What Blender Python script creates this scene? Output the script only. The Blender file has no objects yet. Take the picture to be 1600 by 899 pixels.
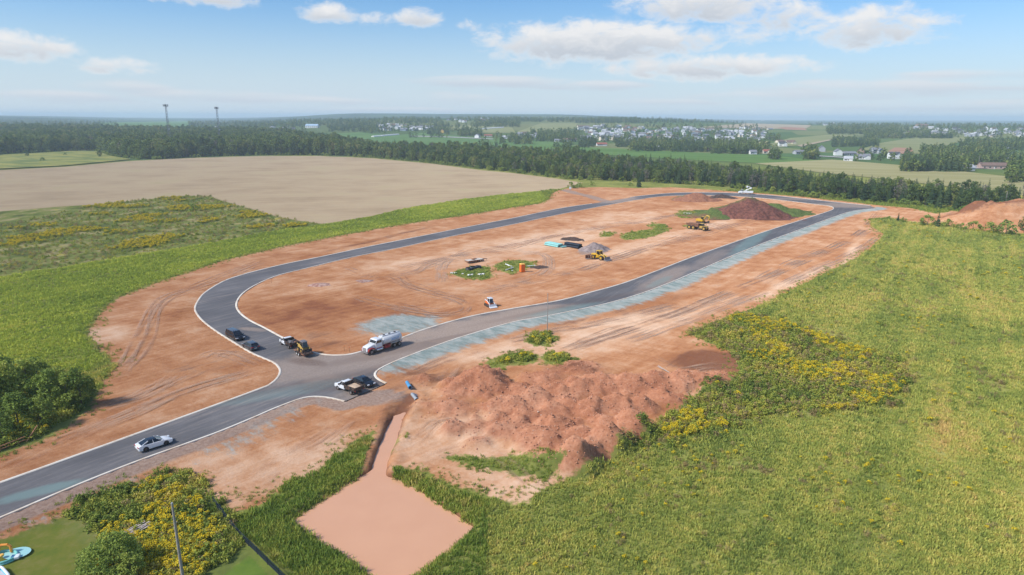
import bpy, bmesh, math, random
import numpy as np
from mathutils import Vector, Matrix, geometry as mgeo
R_ = math.radians
random.seed(7)
rng = np.random.default_rng(11)
sc = bpy.context.scene
C = sc.collection

# ------------------------------------------------------------------ camera
CAM_H, FPX, PITCH, ROLL = 48.0, 1067.0, 14.0, 0.22
cam_d = bpy.data.cameras.new('camera')
cam = bpy.data.objects.new('camera', cam_d)
C.objects.link(cam)
cam_d.sensor_width = 36.0
cam_d.lens = 24.0
cam_d.clip_start = 0.5
cam_d.clip_end = 60000
CAM_M = Matrix.Rotation(R_(90 - PITCH), 3, 'X') @ Matrix.Rotation(R_(ROLL), 3, 'Z')
cam.matrix_world = Matrix.Translation((0, 0, CAM_H)) @ CAM_M.to_4x4()
sc.camera = cam

# ------------------------------------------------------------------ light
SUN_EL, SUN_AZ = 42.0, 246.0        # azimuth clockwise from +Y (the way the camera looks)
sun_d = bpy.data.lights.new('sun', 'SUN')
sun_d.energy = 3.1
sun_d.angle = R_(8)
sun_d.color = (1.0, 0.95, 0.87)
sun = bpy.data.objects.new('sun', sun_d)
C.objects.link(sun)
sdir = Vector((math.sin(R_(SUN_AZ)) * math.cos(R_(SUN_EL)), math.cos(R_(SUN_AZ)) * math.cos(R_(SUN_EL)), math.sin(R_(SUN_EL))))
sun.rotation_euler = sdir.to_track_quat('Z', 'Y').to_euler()
sun.location = (0, -30, 200)

sc.view_settings.view_transform = 'Standard'
sc.view_settings.look = 'None'
sc.view_settings.gamma = 1
sc.view_settings.use_curve_mapping = False
sc.view_settings.exposure = 0.68
sc.render.engine = 'CYCLES'
sc.cycles.max_bounces = 5
sc.cycles.diffuse_bounces = 2
sc.cycles.glossy_bounces = 2
sc.cycles.transmission_bounces = 2
sc.cycles.transparent_max_bounces = 32
sc.cycles.volume_bounces = 1
sc.cycles.use_denoising = True

HAZE_DENSITY = 0.00015
SKY_STRENGTH = 0.079
SKY_TINT = (0.62, 0.91, 1.20)
VEIL = (5.5, 6.2, 6.95)
CLOUD_DARK, CLOUD_LIT = (4.2, 4.6, 5.2), (7.0, 6.95, 6.95)
STRAT_DARK, STRAT_LIT = (4.7, 5.1, 5.8), (6.2, 6.25, 6.5)
def ray(px, py):
    u = (px - 800.0) / FPX
    v = (449.5 - py) / FPX
    return CAM_M @ Vector((u, v, -1.0))
def azel(px, py):
    d = ray(px, py).normalized()
    return math.atan2(d.x, d.y), math.asin(d.z)

world = bpy.data.worlds.new('World')
sc.world = world
world.use_nodes = True
wt = world.node_tree
wt.nodes.clear()
class NT:
    """small helper to write node trees as expressions"""
    def __init__(s, t): s.t = t
    def n(s, typ, **kw):
        nd = s.t.nodes.new(typ)
        for k, v in kw.items(): setattr(nd, k, v)
        return nd
    def put(s, sock, v):
        if hasattr(v, 'is_linked'): s.t.links.new(v, sock)
        elif isinstance(v, (tuple, list)) and len(v) == 3 and sock.type == 'RGBA': sock.default_value = (*v, 1)
        else: sock.default_value = v
    def m(s, op, a, b=None, c=None, clamp=False):
        nd = s.n('ShaderNodeMath', operation=op, use_clamp=clamp)
        for i, v in enumerate((a, b, c)):
            if v is not None: s.put(nd.inputs[i], v)
        return nd.outputs[0]
    def mix(s, f, a, b, typ='MIX'):
        nd = s.n('ShaderNodeMix', data_type='RGBA', blend_type=typ)
        nd.clamp_factor = True
        s.put(nd.inputs[0], f); s.put(nd.inputs[6], a); s.put(nd.inputs[7], b)
        return nd.outputs[2]
    def rng(s, v, a, b, c=0.0, d=1.0, smooth=True):
        nd = s.n('ShaderNodeMapRange', interpolation_type='SMOOTHSTEP' if smooth else 'LINEAR')
        for i, x in enumerate((v, a, b, c, d)): s.put(nd.inputs[i], x)
        return nd.outputs[0]
    def noise(s, vec, scale, detail=3, rough=0.5, dist=0.0):
        nd = s.n('ShaderNodeTexNoise')
        if vec is not None: s.put(nd.inputs['Vector'], vec)
        nd.inputs['Scale'].default_value = scale
        nd.inputs['Detail'].default_value = detail
        nd.inputs['Roughness'].default_value = rough
        nd.inputs['Distortion'].default_value = dist
        return nd.outputs[0]
    def voro(s, vec, scale, out='Distance'):
        nd = s.n('ShaderNodeTexVoronoi')
        s.put(nd.inputs['Vector'], vec)
        nd.inputs['Scale'].default_value = scale
        return nd.outputs[out]
    def vec(s, x, y, z=0.0):
        nd = s.n('ShaderNodeCombineXYZ')
        for i, v in enumerate((x, y, z)): s.put(nd.inputs[i], v)
        return nd.outputs[0]
    def sep(s, v):
        nd = s.n('ShaderNodeSeparateXYZ'); s.put(nd.inputs[0], v)
        return nd.outputs
    def mapv(s, v, loc=(0, 0, 0), rot=(0, 0, 0), scale=(1, 1, 1)):
        if rot != (0, 0, 0) and scale != (1, 1, 1): v = s.mapv(v, loc, rot); loc = (0, 0, 0); rot = (0, 0, 0)   # turn first, stretch after
        nd = s.n('ShaderNodeMapping')
        s.put(nd.inputs[0], v)
        nd.inputs[1].default_value = loc; nd.inputs[2].default_value = rot; nd.inputs[3].default_value = scale
        return nd.outputs[0]
    def attr(s, name, typ='GEOMETRY'):
        nd = s.n('ShaderNodeAttribute', attribute_name=name, attribute_type=typ)
        return nd.outputs['Fac']
    def ramp(s, f, stops):
        nd = s.n('ShaderNodeValToRGB')
        cr = nd.color_ramp
        while len(cr.elements) < len(stops): cr.elements.new(0.5)
        for e, (p, c) in zip(cr.elements, stops):
            e.position = p; e.color = (*c, 1)
        s.put(nd.inputs[0], f)
        return nd.outputs[0]
    def ellipse(s, P, cx, cy, rx, ry, rot=0.0, soft=0.5, wob=None):
        """1 inside an ellipse on the ground (metres), 0 outside"""
        q = s.mapv(P, loc=(-cx, -cy, 0))
        q = s.mapv(q, rot=(0, 0, -rot))
        x, y, _ = s.sep(q)
        d = s.m('ADD', s.m('POWER', s.m('ABSOLUTE', s.m('DIVIDE', x, rx)), 2.0), s.m('POWER', s.m('ABSOLUTE', s.m('DIVIDE', y, ry)), 2.0))
        if wob is not None: d = s.m('ADD', d, wob)
        return s.rng(d, 1.0 + soft, 1.0 - soft)

def build_sky():
    N = NT(wt)
    sky = N.n('ShaderNodeTexSky', sky_type='NISHITA')
    sky.sun_disc = False
    sky.sun_elevation = R_(SUN_EL)
    sky.sun_rotation = R_(SUN_AZ)
    sky.altitude = 60
    sky.air_density = 1.0
    sky.dust_density = 0.7
    sky.ozone_density = 1.6
    tc = N.n('ShaderNodeTexCoord').outputs['Generated']
    x, y, z = N.sep(tc)
    az = N.m('ARCTAN2', x, y)
    el = N.m('ARCSINE', z)
    AE = N.vec(az, el, 0.0)
    def vm(op, *a):
        nd = N.n('ShaderNodeVectorMath', operation=op)
        for i, v in enumerate(a): N.put(nd.inputs[i], v)
        return nd
    n1 = N.noise(vm('MULTIPLY', AE, (26.0, 50.0, 0)).outputs[0], 1.0, 8, 0.64, 0.35)
    # px x, px y, half width, half height, strength
    clouds = [(930, 66, 190, 36, 1.3), (850, 66, 95, 26, .9), (1060, 58, 120, 22, .7), (1095, 105, 170, 20, 1.05), (1105, 6, 130, 30, 1.1),
              (1215, 24, 78, 24, .85), (1185, 56, 34, 13, .5), (1362, 44, 95, 30, 1.0), (1390, 24, 42, 17, .5), (510, 21, 46, 16, 1.0),
              (652, 28, 38, 16, 1.0), (590, 30, 26, 10, .4), (735, 40, 17, 8, .35), (335, -4, 60, 15, 1.0), (240, -6, 20, 8, .5),
              (40, 74, 64, 20, .95), (170, 102, 62, 11, .6), (235, 108, 15, 5, .3)]
    strat = [(780, 128, 135, 10, .8), (915, 134, 90, 9, .7), (1400, 137, 195, 14, .8), (1530, 117, 115, 8, .7),
             (200, 137, 72, 9, .55), (330, 150, 135, 9, .55), (90, 150, 105, 10, .5), (715, 154, 52, 10, .45), (480, 158, 125, 7, .4),
             (1250, 150, 155, 9, .45), (620, 172, 145, 5, .4), (1450, 165, 165, 8, .4), (1000, 160, 125, 6, .35)]
    def group(lst):
        Q = W = V = None
        for (cx, cy, w, h, st) in lst:
            a0, e0 = azel(cx, cy)
            iw, ih = FPX / w, FPX / h
            d = vm('MULTIPLY_ADD', AE, (iw, ih, 0), (-a0 * iw, -e0 * ih, 0)).outputs[0]
            q = N.m('MULTIPLY_ADD', vm('DOT_PRODUCT', d, d).outputs['Value'], -st, st)
            wq = N.m('MAXIMUM', q, 0.0)
            Q = q if Q is None else N.m('MAXIMUM', Q, q)
            W = wq if W is None else N.m('ADD', W, wq)
            V = vm('MULTIPLY', d, wq).outputs[0] if V is None else vm('MULTIPLY_ADD', d, wq, V).outputs[0]
        return Q, N.m('DIVIDE', N.sep(V)[1], N.m('ADD', W, 0.02))
    Q, S = group(clouds)
    Q2, S2 = group(strat)
    dens = N.m('ADD', Q, N.m('MULTIPLY', N.m('SUBTRACT', n1, 0.50), 3.0))
    a1 = N.m('MULTIPLY', N.rng(dens, -0.12, 1.05), N.rng(Q, -1.1, 0.1))
    n3 = N.noise(vm('MULTIPLY', AE, (9.0, 70.0, 0)).outputs[0], 1.0, 4, 0.55, 0.3)
    dens2 = N.m('ADD', Q2, N.m('MULTIPLY', N.m('SUBTRACT', n3, 0.5), 2.6))
    a2 = N.m('MULTIPLY', N.m('MULTIPLY', N.rng(dens2, -0.2, 0.9), N.rng(Q2, -1.2, 0.1)), 0.72)
    shade = N.m('ADD', N.m('MULTIPLY', S, 0.55), N.m('MULTIPLY', N.m('SUBTRACT', n1, 0.5), 1.0))
    thick = N.rng(dens, 0.2, 1.2)
    f = N.rng(shade, -0.34, 0.34)
    f = N.m('SUBTRACT', 1.0, N.m('MULTIPLY', N.m('SUBTRACT', 1.0, f), thick))
    ccol = N.mix(f, CLOUD_DARK, CLOUD_LIT)
    # clear sky: the physical sky, with the thin veil that pales it towards the horizon
    clear = N.mix(1.0, sky.outputs[0], SKY_TINT, 'MULTIPLY')
    clear = N.mix(N.m('MULTIPLY', N.rng(el, 0.17, -0.01), 0.86), clear, VEIL)
    c = N.mix(a2, clear, N.mix(N.rng(S2, -0.5, 0.5), STRAT_DARK, STRAT_LIT))
    c = N.mix(N.m('MULTIPLY', a1, 0.96), c, ccol)
    # the same scattered cumulus goes on over the rest of the sky, outside the view
    zc = N.m('MAXIMUM', z, 0.06)
    n4 = N.noise(N.vec(N.m('DIVIDE', x, zc), N.m('DIVIDE', y, zc), 0.0), 0.9, 4, 0.58, 0.0)
    away = N.m('MAXIMUM', N.rng(el, 0.20, 0.34), N.rng(N.m('ABSOLUTE', az), 0.70, 0.95))
    a3 = N.m('MULTIPLY', N.m('MULTIPLY', N.rng(n4, 0.53, 0.66), away), N.rng(el, 0.02, 0.12))
    rest = N.mix(a3, clear, (6.0, 6.1, 6.3))
    view = N.m('MULTIPLY', N.m('LESS_THAN', N.m('ABSOLUTE', az), 0.95), N.m('LESS_THAN', el, 0.34))
    c = N.mix(a3, c, (6.0, 6.1, 6.3))
    bg2 = N.n('ShaderNodeBackground'); N.put(bg2.inputs[0], rest); bg2.inputs[1].default_value = SKY_STRENGTH
    bg = N.n('ShaderNodeBackground')
    N.put(bg.inputs[0], c)
    bg.inputs[1].default_value = SKY_STRENGTH
    out = N.n('ShaderNodeOutputWorld')
    mx = N.n('ShaderNodeMixShader')       # only one of the two is evaluated in any direction
    N.put(mx.inputs[0], view)
    wt.links.new(bg2.outputs[0], mx.inputs[1]); wt.links.new(bg.outputs[0], mx.inputs[2])
    wt.links.new(mx.outputs[0], out.inputs[0])
build_sky()
world.cycles.sampling_method = 'MANUAL'
world.cycles.sample_map_resolution = 512

# ------------------------------------------------------------------ helpers
def smooth(a, b, x):
    t = np.clip((x - a) / (b - a), 0, 1)
    return t * t * (3 - 2 * t)
def _hash(ix, iy, seed):
    n = (ix.astype(np.int64) * 374761393 + iy.astype(np.int64) * 668265263 + seed * 974711) & 0x7fffffff
    n = ((n ^ (n >> 13)) * 1274126177) & 0x7fffffff
    return ((n ^ (n >> 16)) & 0xffff) / 65535.0
def vnoise(x, y, scale, seed=0, octaves=3, rough=0.5):
    x = np.asarray(x, float) * scale; y = np.asarray(y, float) * scale
    tot = 0; amp = 1; s = 0
    for o in range(octaves):
        ix = np.floor(x); iy = np.floor(y)
        fx = x - ix; fy = y - iy
        fx = fx * fx * (3 - 2 * fx); fy = fy * fy * (3 - 2 * fy)
        a = _hash(ix, iy, seed + o); b = _hash(ix + 1, iy, seed + o)
        c = _hash(ix, iy + 1, seed + o); d = _hash(ix + 1, iy + 1, seed + o)
        tot = tot + amp * ((a * (1 - fx) + b * fx) * (1 - fy) + (c * (1 - fx) + d * fx) * fy)
        s += amp; amp *= rough; x = x * 2.03 + 11.3; y = y * 2.03 + 5.7
    return tot / s

def far_h(x, y):
    """the land lies flat round the site and rises to the hills behind the town"""
    x = np.asarray(x, float); y = np.asarray(y, float)
    r = np.hypot(x, y)
    az = np.degrees(np.arctan2(x, y))
    k = 0.42 + 0.58 * smooth(-24, -10, az) * (1 - 0.72 * smooth(10, 21, az))
    k = np.where(y < 0, 0.3, k)
    crest = 43 * smooth(1000, 2900, r) * k
    hills = np.maximum(smooth(-23, -12, az) * (1 - smooth(3, 15, az)), 0.72 * (1 - smooth(-37, -27, az)))
    far = (52 * hills + 30 * (vnoise(x, y, 1 / 2300., 15, 2) - .35)) * smooth(3300, 6200, r)
    und = (vnoise(x, y, 1 / 900., 5, 2) - 0.5) * 12 * smooth(1200, 2400, r)
    return crest * (1 - 0.35 * smooth(3200, 4300, r)) + far * 0.8 + und * 0.6
def at(px, py, z=None):
    """photo pixel -> point on the land (or on the plane z)"""
    d = ray(px, py)
    if z is not None:
        t = (z - CAM_H) / d.z
        return Vector((d.x * t, d.y * t, z))
    def above(t): return CAM_H + d.z * t - float(far_h(d.x * t, d.y * t))
    t0, t = 0.0, 40.0
    while above(t) > 0 and t < 11000:
        t0 = t; t *= 1.03
    a, b = t0, t
    for _ in range(24):
        m = 0.5 * (a + b)
        if above(m) > 0: a = m
        else: b = m
    p = d * b
    return Vector((p.x, p.y, float(far_h(p.x, p.y))))
def at_many(px, py):
    """the same for many pixels at once"""
    px = np.asarray(px, float); py = np.asarray(py, float)
    Mx = np.array(CAM_M)
    D = np.stack([(px - 800.0) / FPX, (449.5 - py) / FPX, -np.ones(len(px))], 1) @ Mx.T
    a = np.zeros(len(px)); b = np.full(len(px), 11000.0); found = np.zeros(len(px), bool)
    t = 60.0
    while t < 11000:
        hit = ~found & (CAM_H + D[:, 2] * t - far_h(D[:, 0] * t, D[:, 1] * t) <= 0)
        b[hit] = t; found |= hit
        a[~found] = t
        if found.all(): break
        t *= 1.03
    for _ in range(18):
        m = 0.5 * (a + b)
        up = CAM_H + D[:, 2] * m - far_h(D[:, 0] * m, D[:, 1] * m) > 0
        a = np.where(up, m, a); b = np.where(up, b, m)
    X, Y = D[:, 0] * b, D[:, 1] * b
    return np.stack([X, Y, far_h(X, Y)], 1)
def poly(pts, z=0.0):
    return np.array([tuple(at(x, y, z))[:2] for x, y in pts])
def inside(P, poly_):
    x, y = P[:, 0], P[:, 1]
    r = np.zeros(len(P), bool)
    n = len(poly_)
    for i in range(n):
        x0, y0 = poly_[i]; x1, y1 = poly_[(i + 1) % n]
        c = ((y0 > y) != (y1 > y))
        if not c.any(): continue
        with np.errstate(divide='ignore', invalid='ignore'):
            xi = (x1 - x0) * (y - y0) / (y1 - y0) + x0
        r ^= c & (x < xi)
    return r
def dist_line(P, line, closed=False, clip=60.0, tile=24.0):
    """distance to a polyline, exact up to clip metres; points are worked tile by tile"""
    L = np.asarray(line, float)
    A = L if closed else L[:-1]
    B = np.roll(L, -1, 0) if closed else L[1:]
    AB = B - A; LL = (AB ** 2).sum(1) + 1e-12
    out = np.full(len(P), float(clip))
    if not len(P): return out
    mn = P.min(0)
    ti = np.floor((P - mn) / tile).astype(np.int64)
    key = ti[:, 0] * 100003 + ti[:, 1]
    order = np.argsort(key, kind='stable')
    ks = key[order]
    cuts = np.flatnonzero(np.diff(ks)) + 1
    lo = np.minimum(A, B) - clip; hi = np.maximum(A, B) + clip
    for idx in np.split(order, cuts):
        q = P[idx]
        a0, a1 = q.min(0), q.max(0)
        sel = (lo[:, 0] < a1[0]) & (hi[:, 0] > a0[0]) & (lo[:, 1] < a1[1]) & (hi[:, 1] > a0[1])
        if not sel.any(): continue
        a, ab, l = A[sel], AB[sel], LL[sel]
        best = np.full(len(q), clip * clip)
        for k in range(0, len(a), 64):
            dx = q[:, None, 0] - a[None, k:k + 64, 0]; dy = q[:, None, 1] - a[None, k:k + 64, 1]
            t = np.clip((dx * ab[None, k:k + 64, 0] + dy * ab[None, k:k + 64, 1]) / l[None, k:k + 64], 0, 1)
            dx = dx - t * ab[None, k:k + 64, 0]; dy = dy - t * ab[None, k:k + 64, 1]
            best = np.minimum(best, (dx * dx + dy * dy).min(1))
        out[idx] = np.sqrt(best)
    return out
def sdf(P, poly_, clip=40.0):
    """positive inside, metres; far points are only signed"""
    mn = poly_.min(0) - clip; mx = poly_.max(0) + clip
    near = (P[:, 0] > mn[0]) & (P[:, 0] < mx[0]) & (P[:, 1] > mn[1]) & (P[:, 1] < mx[1])
    out = np.full(len(P), -clip)
    Q = P[near]
    if len(Q):
        d = dist_line(Q, poly_, True, clip)
        out[near] = np.where(inside(Q, poly_), d, -d)
    return out
def curve(pts, step=1.5, closed=False):
    """Catmull-Rom through ground points, resampled to even steps"""
    P = [np.array(p, float) for p in pts]
    n = len(P); out = []
    for i in range(n if closed else n - 1):
        p0 = P[(i - 1) % n] if closed or i > 0 else 2 * P[0] - P[1]
        p1 = P[i]; p2 = P[(i + 1) % n]
        p3 = P[(i + 2) % n] if closed or i + 2 < n else 2 * P[-1] - P[-2]
        k = max(2, int(np.linalg.norm(p2 - p1) / step))
        for j in range(k):
            t = j / k
            out.append(0.5 * ((2 * p1) + (-p0 + p2) * t + (2 * p0 - 5 * p1 + 4 * p2 - p3) * t * t + (-p0 + 3 * p1 - 3 * p2 + p3) * t ** 3))
    if not closed: out.append(P[-1])
    return np.array(out)

def tag(o, label=None, cat=None, group=None, kind=None):
    if label: o['label'] = label
    if cat: o['category'] = cat
    if group: o['group'] = group
    if kind: o['kind'] = kind
    return o
def link(name, me, mat=None, parent=None, loc=None, rz=0.0):
    o = bpy.data.objects.new(name, me)
    C.objects.link(o)
    if mat is not None and me is not None and not me.materials: me.materials.append(mat)
    if parent is not None: o.parent = parent
    if loc is not None: o.location = loc
    if rz: o.rotation_euler = (0, 0, rz)
    return o
def empty(name, loc, rz=0.0, label=None, cat=None, group=None, scale=1.0):
    o = bpy.data.objects.new(name, None)
    o.empty_display_size = 0.3
    C.objects.link(o)
    o.location = loc; o.rotation_euler = (0, 0, rz); o.scale = (scale,) * 3
    return tag(o, label, cat, group)
def np_mesh(name, V, F, smooth_=False, attrs=None):
    """mesh from numpy arrays; F is (n,3) or (n,4)"""
    V = np.asarray(V, np.float32); F = np.asarray(F, np.int32)
    me = bpy.data.meshes.new(name)
    me.vertices.add(len(V)); me.vertices.foreach_set('co', V.ravel())
    k = F.shape[1]
    me.loops.add(F.size); me.loops.foreach_set('vertex_index', F.ravel())
    me.polygons.add(len(F))
    me.polygons.foreach_set('loop_start', np.arange(len(F), dtype=np.int32) * k)
    me.polygons.foreach_set('use_smooth', np.full(len(F), smooth_))
    if attrs:
        for a, v in attrs.items():
            at_ = me.attributes.new(a, 'FLOAT', 'POINT')
            at_.data.foreach_set('value', np.asarray(v, np.float32))
    me.update(calc_edges=True)
    me.validate()
    return me

class MB:
    """collects shapes into one mesh"""
    def __init__(s): s.v = []; s.f = []
    def add(s, V, F):
        b = len(s.v)
        s.v += [tuple(p) for p in V]
        s.f += [tuple(i + b for i in f) for f in F]
        return s
    def box(s, c, d, rz=0.0, ry=0.0, taper=(1, 1)):
        M = Matrix.Rotation(rz, 3, 'Z') @ Matrix.Rotation(ry, 3, 'Y')
        V = []
        for z in (-1, 1):
            tx, ty = taper if z > 0 else (1, 1)
            for x, y in ((-1, -1), (1, -1), (1, 1), (-1, 1)):
                V.append(Vector(c) + M @ Vector((x * d[0] / 2 * tx, y * d[1] / 2 * ty, z * d[2] / 2)))
        return s.add(V, [(3, 2, 1, 0), (4, 5, 6, 7), (0, 1, 5, 4), (1, 2, 6, 5), (2, 3, 7, 6), (3, 0, 4, 7)])
    def cyl(s, a, b, r0, r1=None, n=14, caps=True):
        r1 = r0 if r1 is None else r1
        a = Vector(a); b = Vector(b)
        q = (b - a).to_track_quat('Z', 'Y')
        V = []
        for p, r in ((a, r0), (b, r1)):
            for i in range(n):
                t = 2 * math.pi * i / n
                V.append(p + q @ Vector((math.cos(t) * r, math.sin(t) * r, 0)))
        F = [(i, (i + 1) % n, n + (i + 1) % n, n + i) for i in range(n)]
        if caps: F += [tuple(reversed(range(n))), tuple(range(n, 2 * n))]
        return s.add(V, F)
    def tube(s, pts, r, n=8):
        for p, q in zip(pts[:-1], pts[1:]): s.cyl(p, q, r, r, n)
        return s
    def prism(s, prof, y0, y1, edge=0.0, inset=0.04, top=None):
        """side profile (x, z) drawn out across y with softened flanks; top = half-width factor as a function of z"""
        n = len(prof)
        cx = sum(p[0] for p in prof) / n; cz = sum(p[1] for p in prof) / n
        ys = [y0, y1] if edge == 0 else [y0, y0 + edge, y1 - edge, y1]
        ym = 0.5 * (y0 + y1)
        V = []
        for k, y in enumerate(ys):
            outer = edge and k in (0, 3)
            for x, z in prof:
                if outer:
                    L = math.hypot(x - cx, z - cz) or 1
                    x = x - (x - cx) / L * inset; z = z - (z - cz) / L * inset
                yy = y if top is None else ym + (y - ym) * top(z)
                V.append((x, yy, z))
        F = []
        for k in range(len(ys) - 1):
            for i in range(n):
                j = (i + 1) % n
                F.append((k * n + i, k * n + j, (k + 1) * n + j, (k + 1) * n + i))
        F.append(tuple(range(n - 1, -1, -1)))
        F.append(tuple(range((len(ys) - 1) * n, len(ys) * n)))
        return s.add(V, F)
    def build(s, name, mat, parent=None, smooth_=False, bevel=0.0, loc=None, rz=0.0):
        return link(name, s.mesh(name, smooth_, bevel), mat, parent, loc, rz)
    def mesh(s, name, smooth_=False, bevel=0.0):
        me = bpy.data.meshes.new(name)
        me.from_pydata([tuple(v) for v in s.v], [], s.f)
        bm = bmesh.new(); bm.from_mesh(me)
        bmesh.ops.recalc_face_normals(bm, faces=bm.faces)
        if bevel:
            ed = [e for e in bm.edges if len(e.link_faces) == 2 and e.calc_face_angle(0) > 0.5]
            bmesh.ops.bevel(bm, geom=ed, offset=bevel, segments=2, profile=0.6, affect='EDGES', clamp_overlap=True)
        if smooth_:
            for f in bm.faces: f.smooth = True
            for e in bm.edges:
                if len(e.link_faces) == 2 and e.calc_face_angle(0) > 0.7: e.smooth = False
        bm.to_mesh(me); bm.free()
        return me
def copy_tree(o, loc, rz, label=None, group=None, scale=None):
    r = o.copy(); C.objects.link(r)
    r.location = loc; r.rotation_euler = (0, 0, rz)
    if scale is not None: r.scale = scale
    if label: r['label'] = label
    if group: r['group'] = group
    for ch in o.children:
        c = ch.copy(); C.objects.link(c); c.parent = r
        for g in ch.children:
            d = g.copy(); C.objects.link(d); d.parent = c
    return r
# ------------------------------------------------------------------ layout traced on the ground (photo pixels -> metres)
K_ENTR_N = [(-420, 905), (-200, 828), (0, 756), (95, 722), (225, 675), (400, 611), (425, 600), (437, 588), (439, 577), (430, 567), (412, 559), (392, 550), (362, 532), (337, 516),
            (320, 503), (310, 492), (306, 482), (311, 470), (322, 457), (350, 440), (375, 431), (400, 424), (450, 412), (500, 402), (575, 386), (650, 371), (725, 356), (800, 341.5),
            (875, 326), (925, 318.5)]
K_FAR_N = [(985, 309), (1000, 306.5), (1050, 302), (1100, 301), (1150, 302), (1200, 305), (1250, 310), (1300, 315.5), (1360, 321.5)]
K_RIGHT_S = [(1368, 325.5), (1332, 330), (1300, 340), (1250, 358.5), (1200, 377), (1150, 397), (1100, 418.5), (1050, 440), (1000, 459), (950, 473.5), (900, 484.5), (850, 494.5), (800, 503.5),
             (725, 525), (675, 542), (625, 561), (600, 572), (587, 580), (584, 587), (590, 594), (602, 600)]
K_ENTR_S = [(540, 627), (520, 622), (500, 619.5), (482, 620), (462, 625), (425, 639), (400, 650), (342, 674), (287, 694), (225, 716), (150, 745), (75, 776), (0, 808), (-200, 890), (-420, 985)]
K_INNER = [(400, 444.5), (380, 457), (370, 469), (368, 480), (375, 491), (390, 502), (410, 512), (432, 524), (455, 536), (472, 545), (490, 552), (510, 555.5), (530, 556), (550, 554), (575, 547), (622, 531), (662, 516), (712, 501),
           (750, 492), (800, 483), (875, 470), (925, 457), (975, 443), (1025, 424.5), (1075, 405), (1125, 387), (1200, 361), (1250, 345), (1295, 330.5), (1303, 326), (1298, 322.5),
           (1275, 319.5), (1225, 313.5), (1175, 308.5), (1125, 306), (1075, 305.5), (1035, 307), (1000, 311.5), (950, 320.5), (875, 335), (800, 351), (700, 370.5), (625, 387), (550, 402), (475, 420), (432, 431)]
kerb_a = curve(poly(K_ENTR_N), 1.2)
kerb_b = curve(poly(K_FAR_N), 3.0)
kerb_c = curve(poly(K_RIGHT_S), 1.2)
kerb_d = curve(poly(K_ENTR_S), 1.2)
kerb_i = curve(poly(K_INNER), 1.2, True)
road_outer = np.vstack([kerb_a, kerb_b, kerb_c, kerb_d])
road_sdf = np.vstack([curve(poly(k), 2.6) for k in (K_ENTR_N, K_FAR_N, K_RIGHT_S, K_ENTR_S)])
inner_sdf = curve(poly(K_INNER), 2.6, True)

DIRT = poly([(-300, 800), (-120, 752), (0, 711), (50, 695), (85, 680), (112, 660), (140, 642), (150, 620), (160, 598), (180, 575), (170, 560), (150, 540), (136, 522), (150, 502), (163, 482), (187, 465), (250, 440), (300, 424), (350, 407),
             (400, 395), (450, 384), (525, 370), (600, 356), (675, 344), (725, 337), (800, 325), (845, 318), (858, 312), (862, 303), (875, 297), (890, 294), (937, 292.5), (1000, 294.5), (1050, 292.5), (1100, 296), (1150, 300),
             (1200, 303.5), (1260, 308), (1330, 316), (1360, 320), (1425, 326), (1462, 334), (1512, 337), (1537, 332), (1562, 327), (1600, 324), (1700, 322), (1700, 372), (1600, 367), (1525, 361), (1475, 351), (1442, 349), (1420, 348),
             (1390, 341), (1360, 344), (1362, 354), (1380, 366), (1374, 376), (1340, 402), (1300, 422), (1250, 447), (1200, 470), (1180, 481), (1150, 491), (1117, 503), (1072, 520), (1100, 533), (1135, 546), (1155, 560),
             (1157, 587), (1137, 602), (1100, 610), (1087, 620), (1062, 640), (1050, 655), (1012, 665), (1012, 677), (997, 690), (962, 708), (950, 721), (925, 735), (900, 746), (880, 750), (850, 764), (825, 784), (800, 786),
             (750, 774), (690, 756), (650, 741), (625, 733), (612, 729), (606, 740), (590, 742), (572, 740), (575, 719), (585, 686), (585, 673), (540, 697), (515, 719), (505, 734), (450, 754), (400, 792), (362, 799), (325, 771), (290, 745), (260, 741), (225, 751),
             (175, 764), (125, 786), (105, 804), (62, 821), (0, 841), (-300, 960)])
TILL = poly([(-260, 278), (0, 266), (100, 261), (200, 252), (300, 247), (400, 244), (500, 244), (575, 247), (675, 256), (750, 266), (800, 270.5), (875, 280), (912, 286), (875, 295), (848, 299), (800, 302.5), (725, 311.5),
             (650, 323), (575, 339), (507, 350.5), (470, 346), (437, 340), (400, 329), (350, 315), (325, 306), (287, 306), (225, 312), (150, 320), (75, 325), (0, 331), (-260, 352)])
MEADOW = poly([(-260, 352), (0, 331), (75, 325), (150, 320), (225, 312), (287, 306), (325, 306), (350, 315), (400, 329), (437, 340), (470, 346), (507, 350.5), (450, 358), (400, 367), (300, 385), (200, 400), (100, 417), (0, 431), (-260, 470)])
CROP_L = poly([(-260, 470), (0, 431), (100, 417), (200, 400), (300, 385), (400, 367), (450, 358), (507, 350.5), (575, 339), (650, 323), (725, 311.5), (800, 302.5), (848, 299), (858, 312), (845, 318), (800, 325), (725, 337), (675, 344),
               (600, 356), (525, 370), (450, 384), (400, 395), (350, 407), (300, 424), (250, 440), (187, 465), (163, 482), (150, 502), (136, 522), (150, 540), (170, 560), (140, 590), (60, 575), (0, 570), (-300, 600)])
THICKET = poly([(-300, 620), (0, 575), (60, 580), (130, 592), (146, 620), (138, 640), (112, 658), (85, 678), (50, 693), (0, 709), (-120, 748), (-300, 790)])
WEED_R = poly([(1072, 521), (1117, 503), (1160, 492), (1200, 497), (1230, 505), (1290, 525), (1350, 545), (1400, 562), (1425, 580), (1425, 605), (1400, 632), (1360, 645), (1310, 648), (1250, 648), (1200, 655), (1120, 676), (1060, 692), (1005, 702), (975, 708), (997, 690), (1012, 677), (1012, 665),
               (1050, 655), (1062, 640), (1087, 620), (1100, 610), (1137, 602), (1157, 587), (1155, 560), (1135, 546), (1100, 533)])
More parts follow.
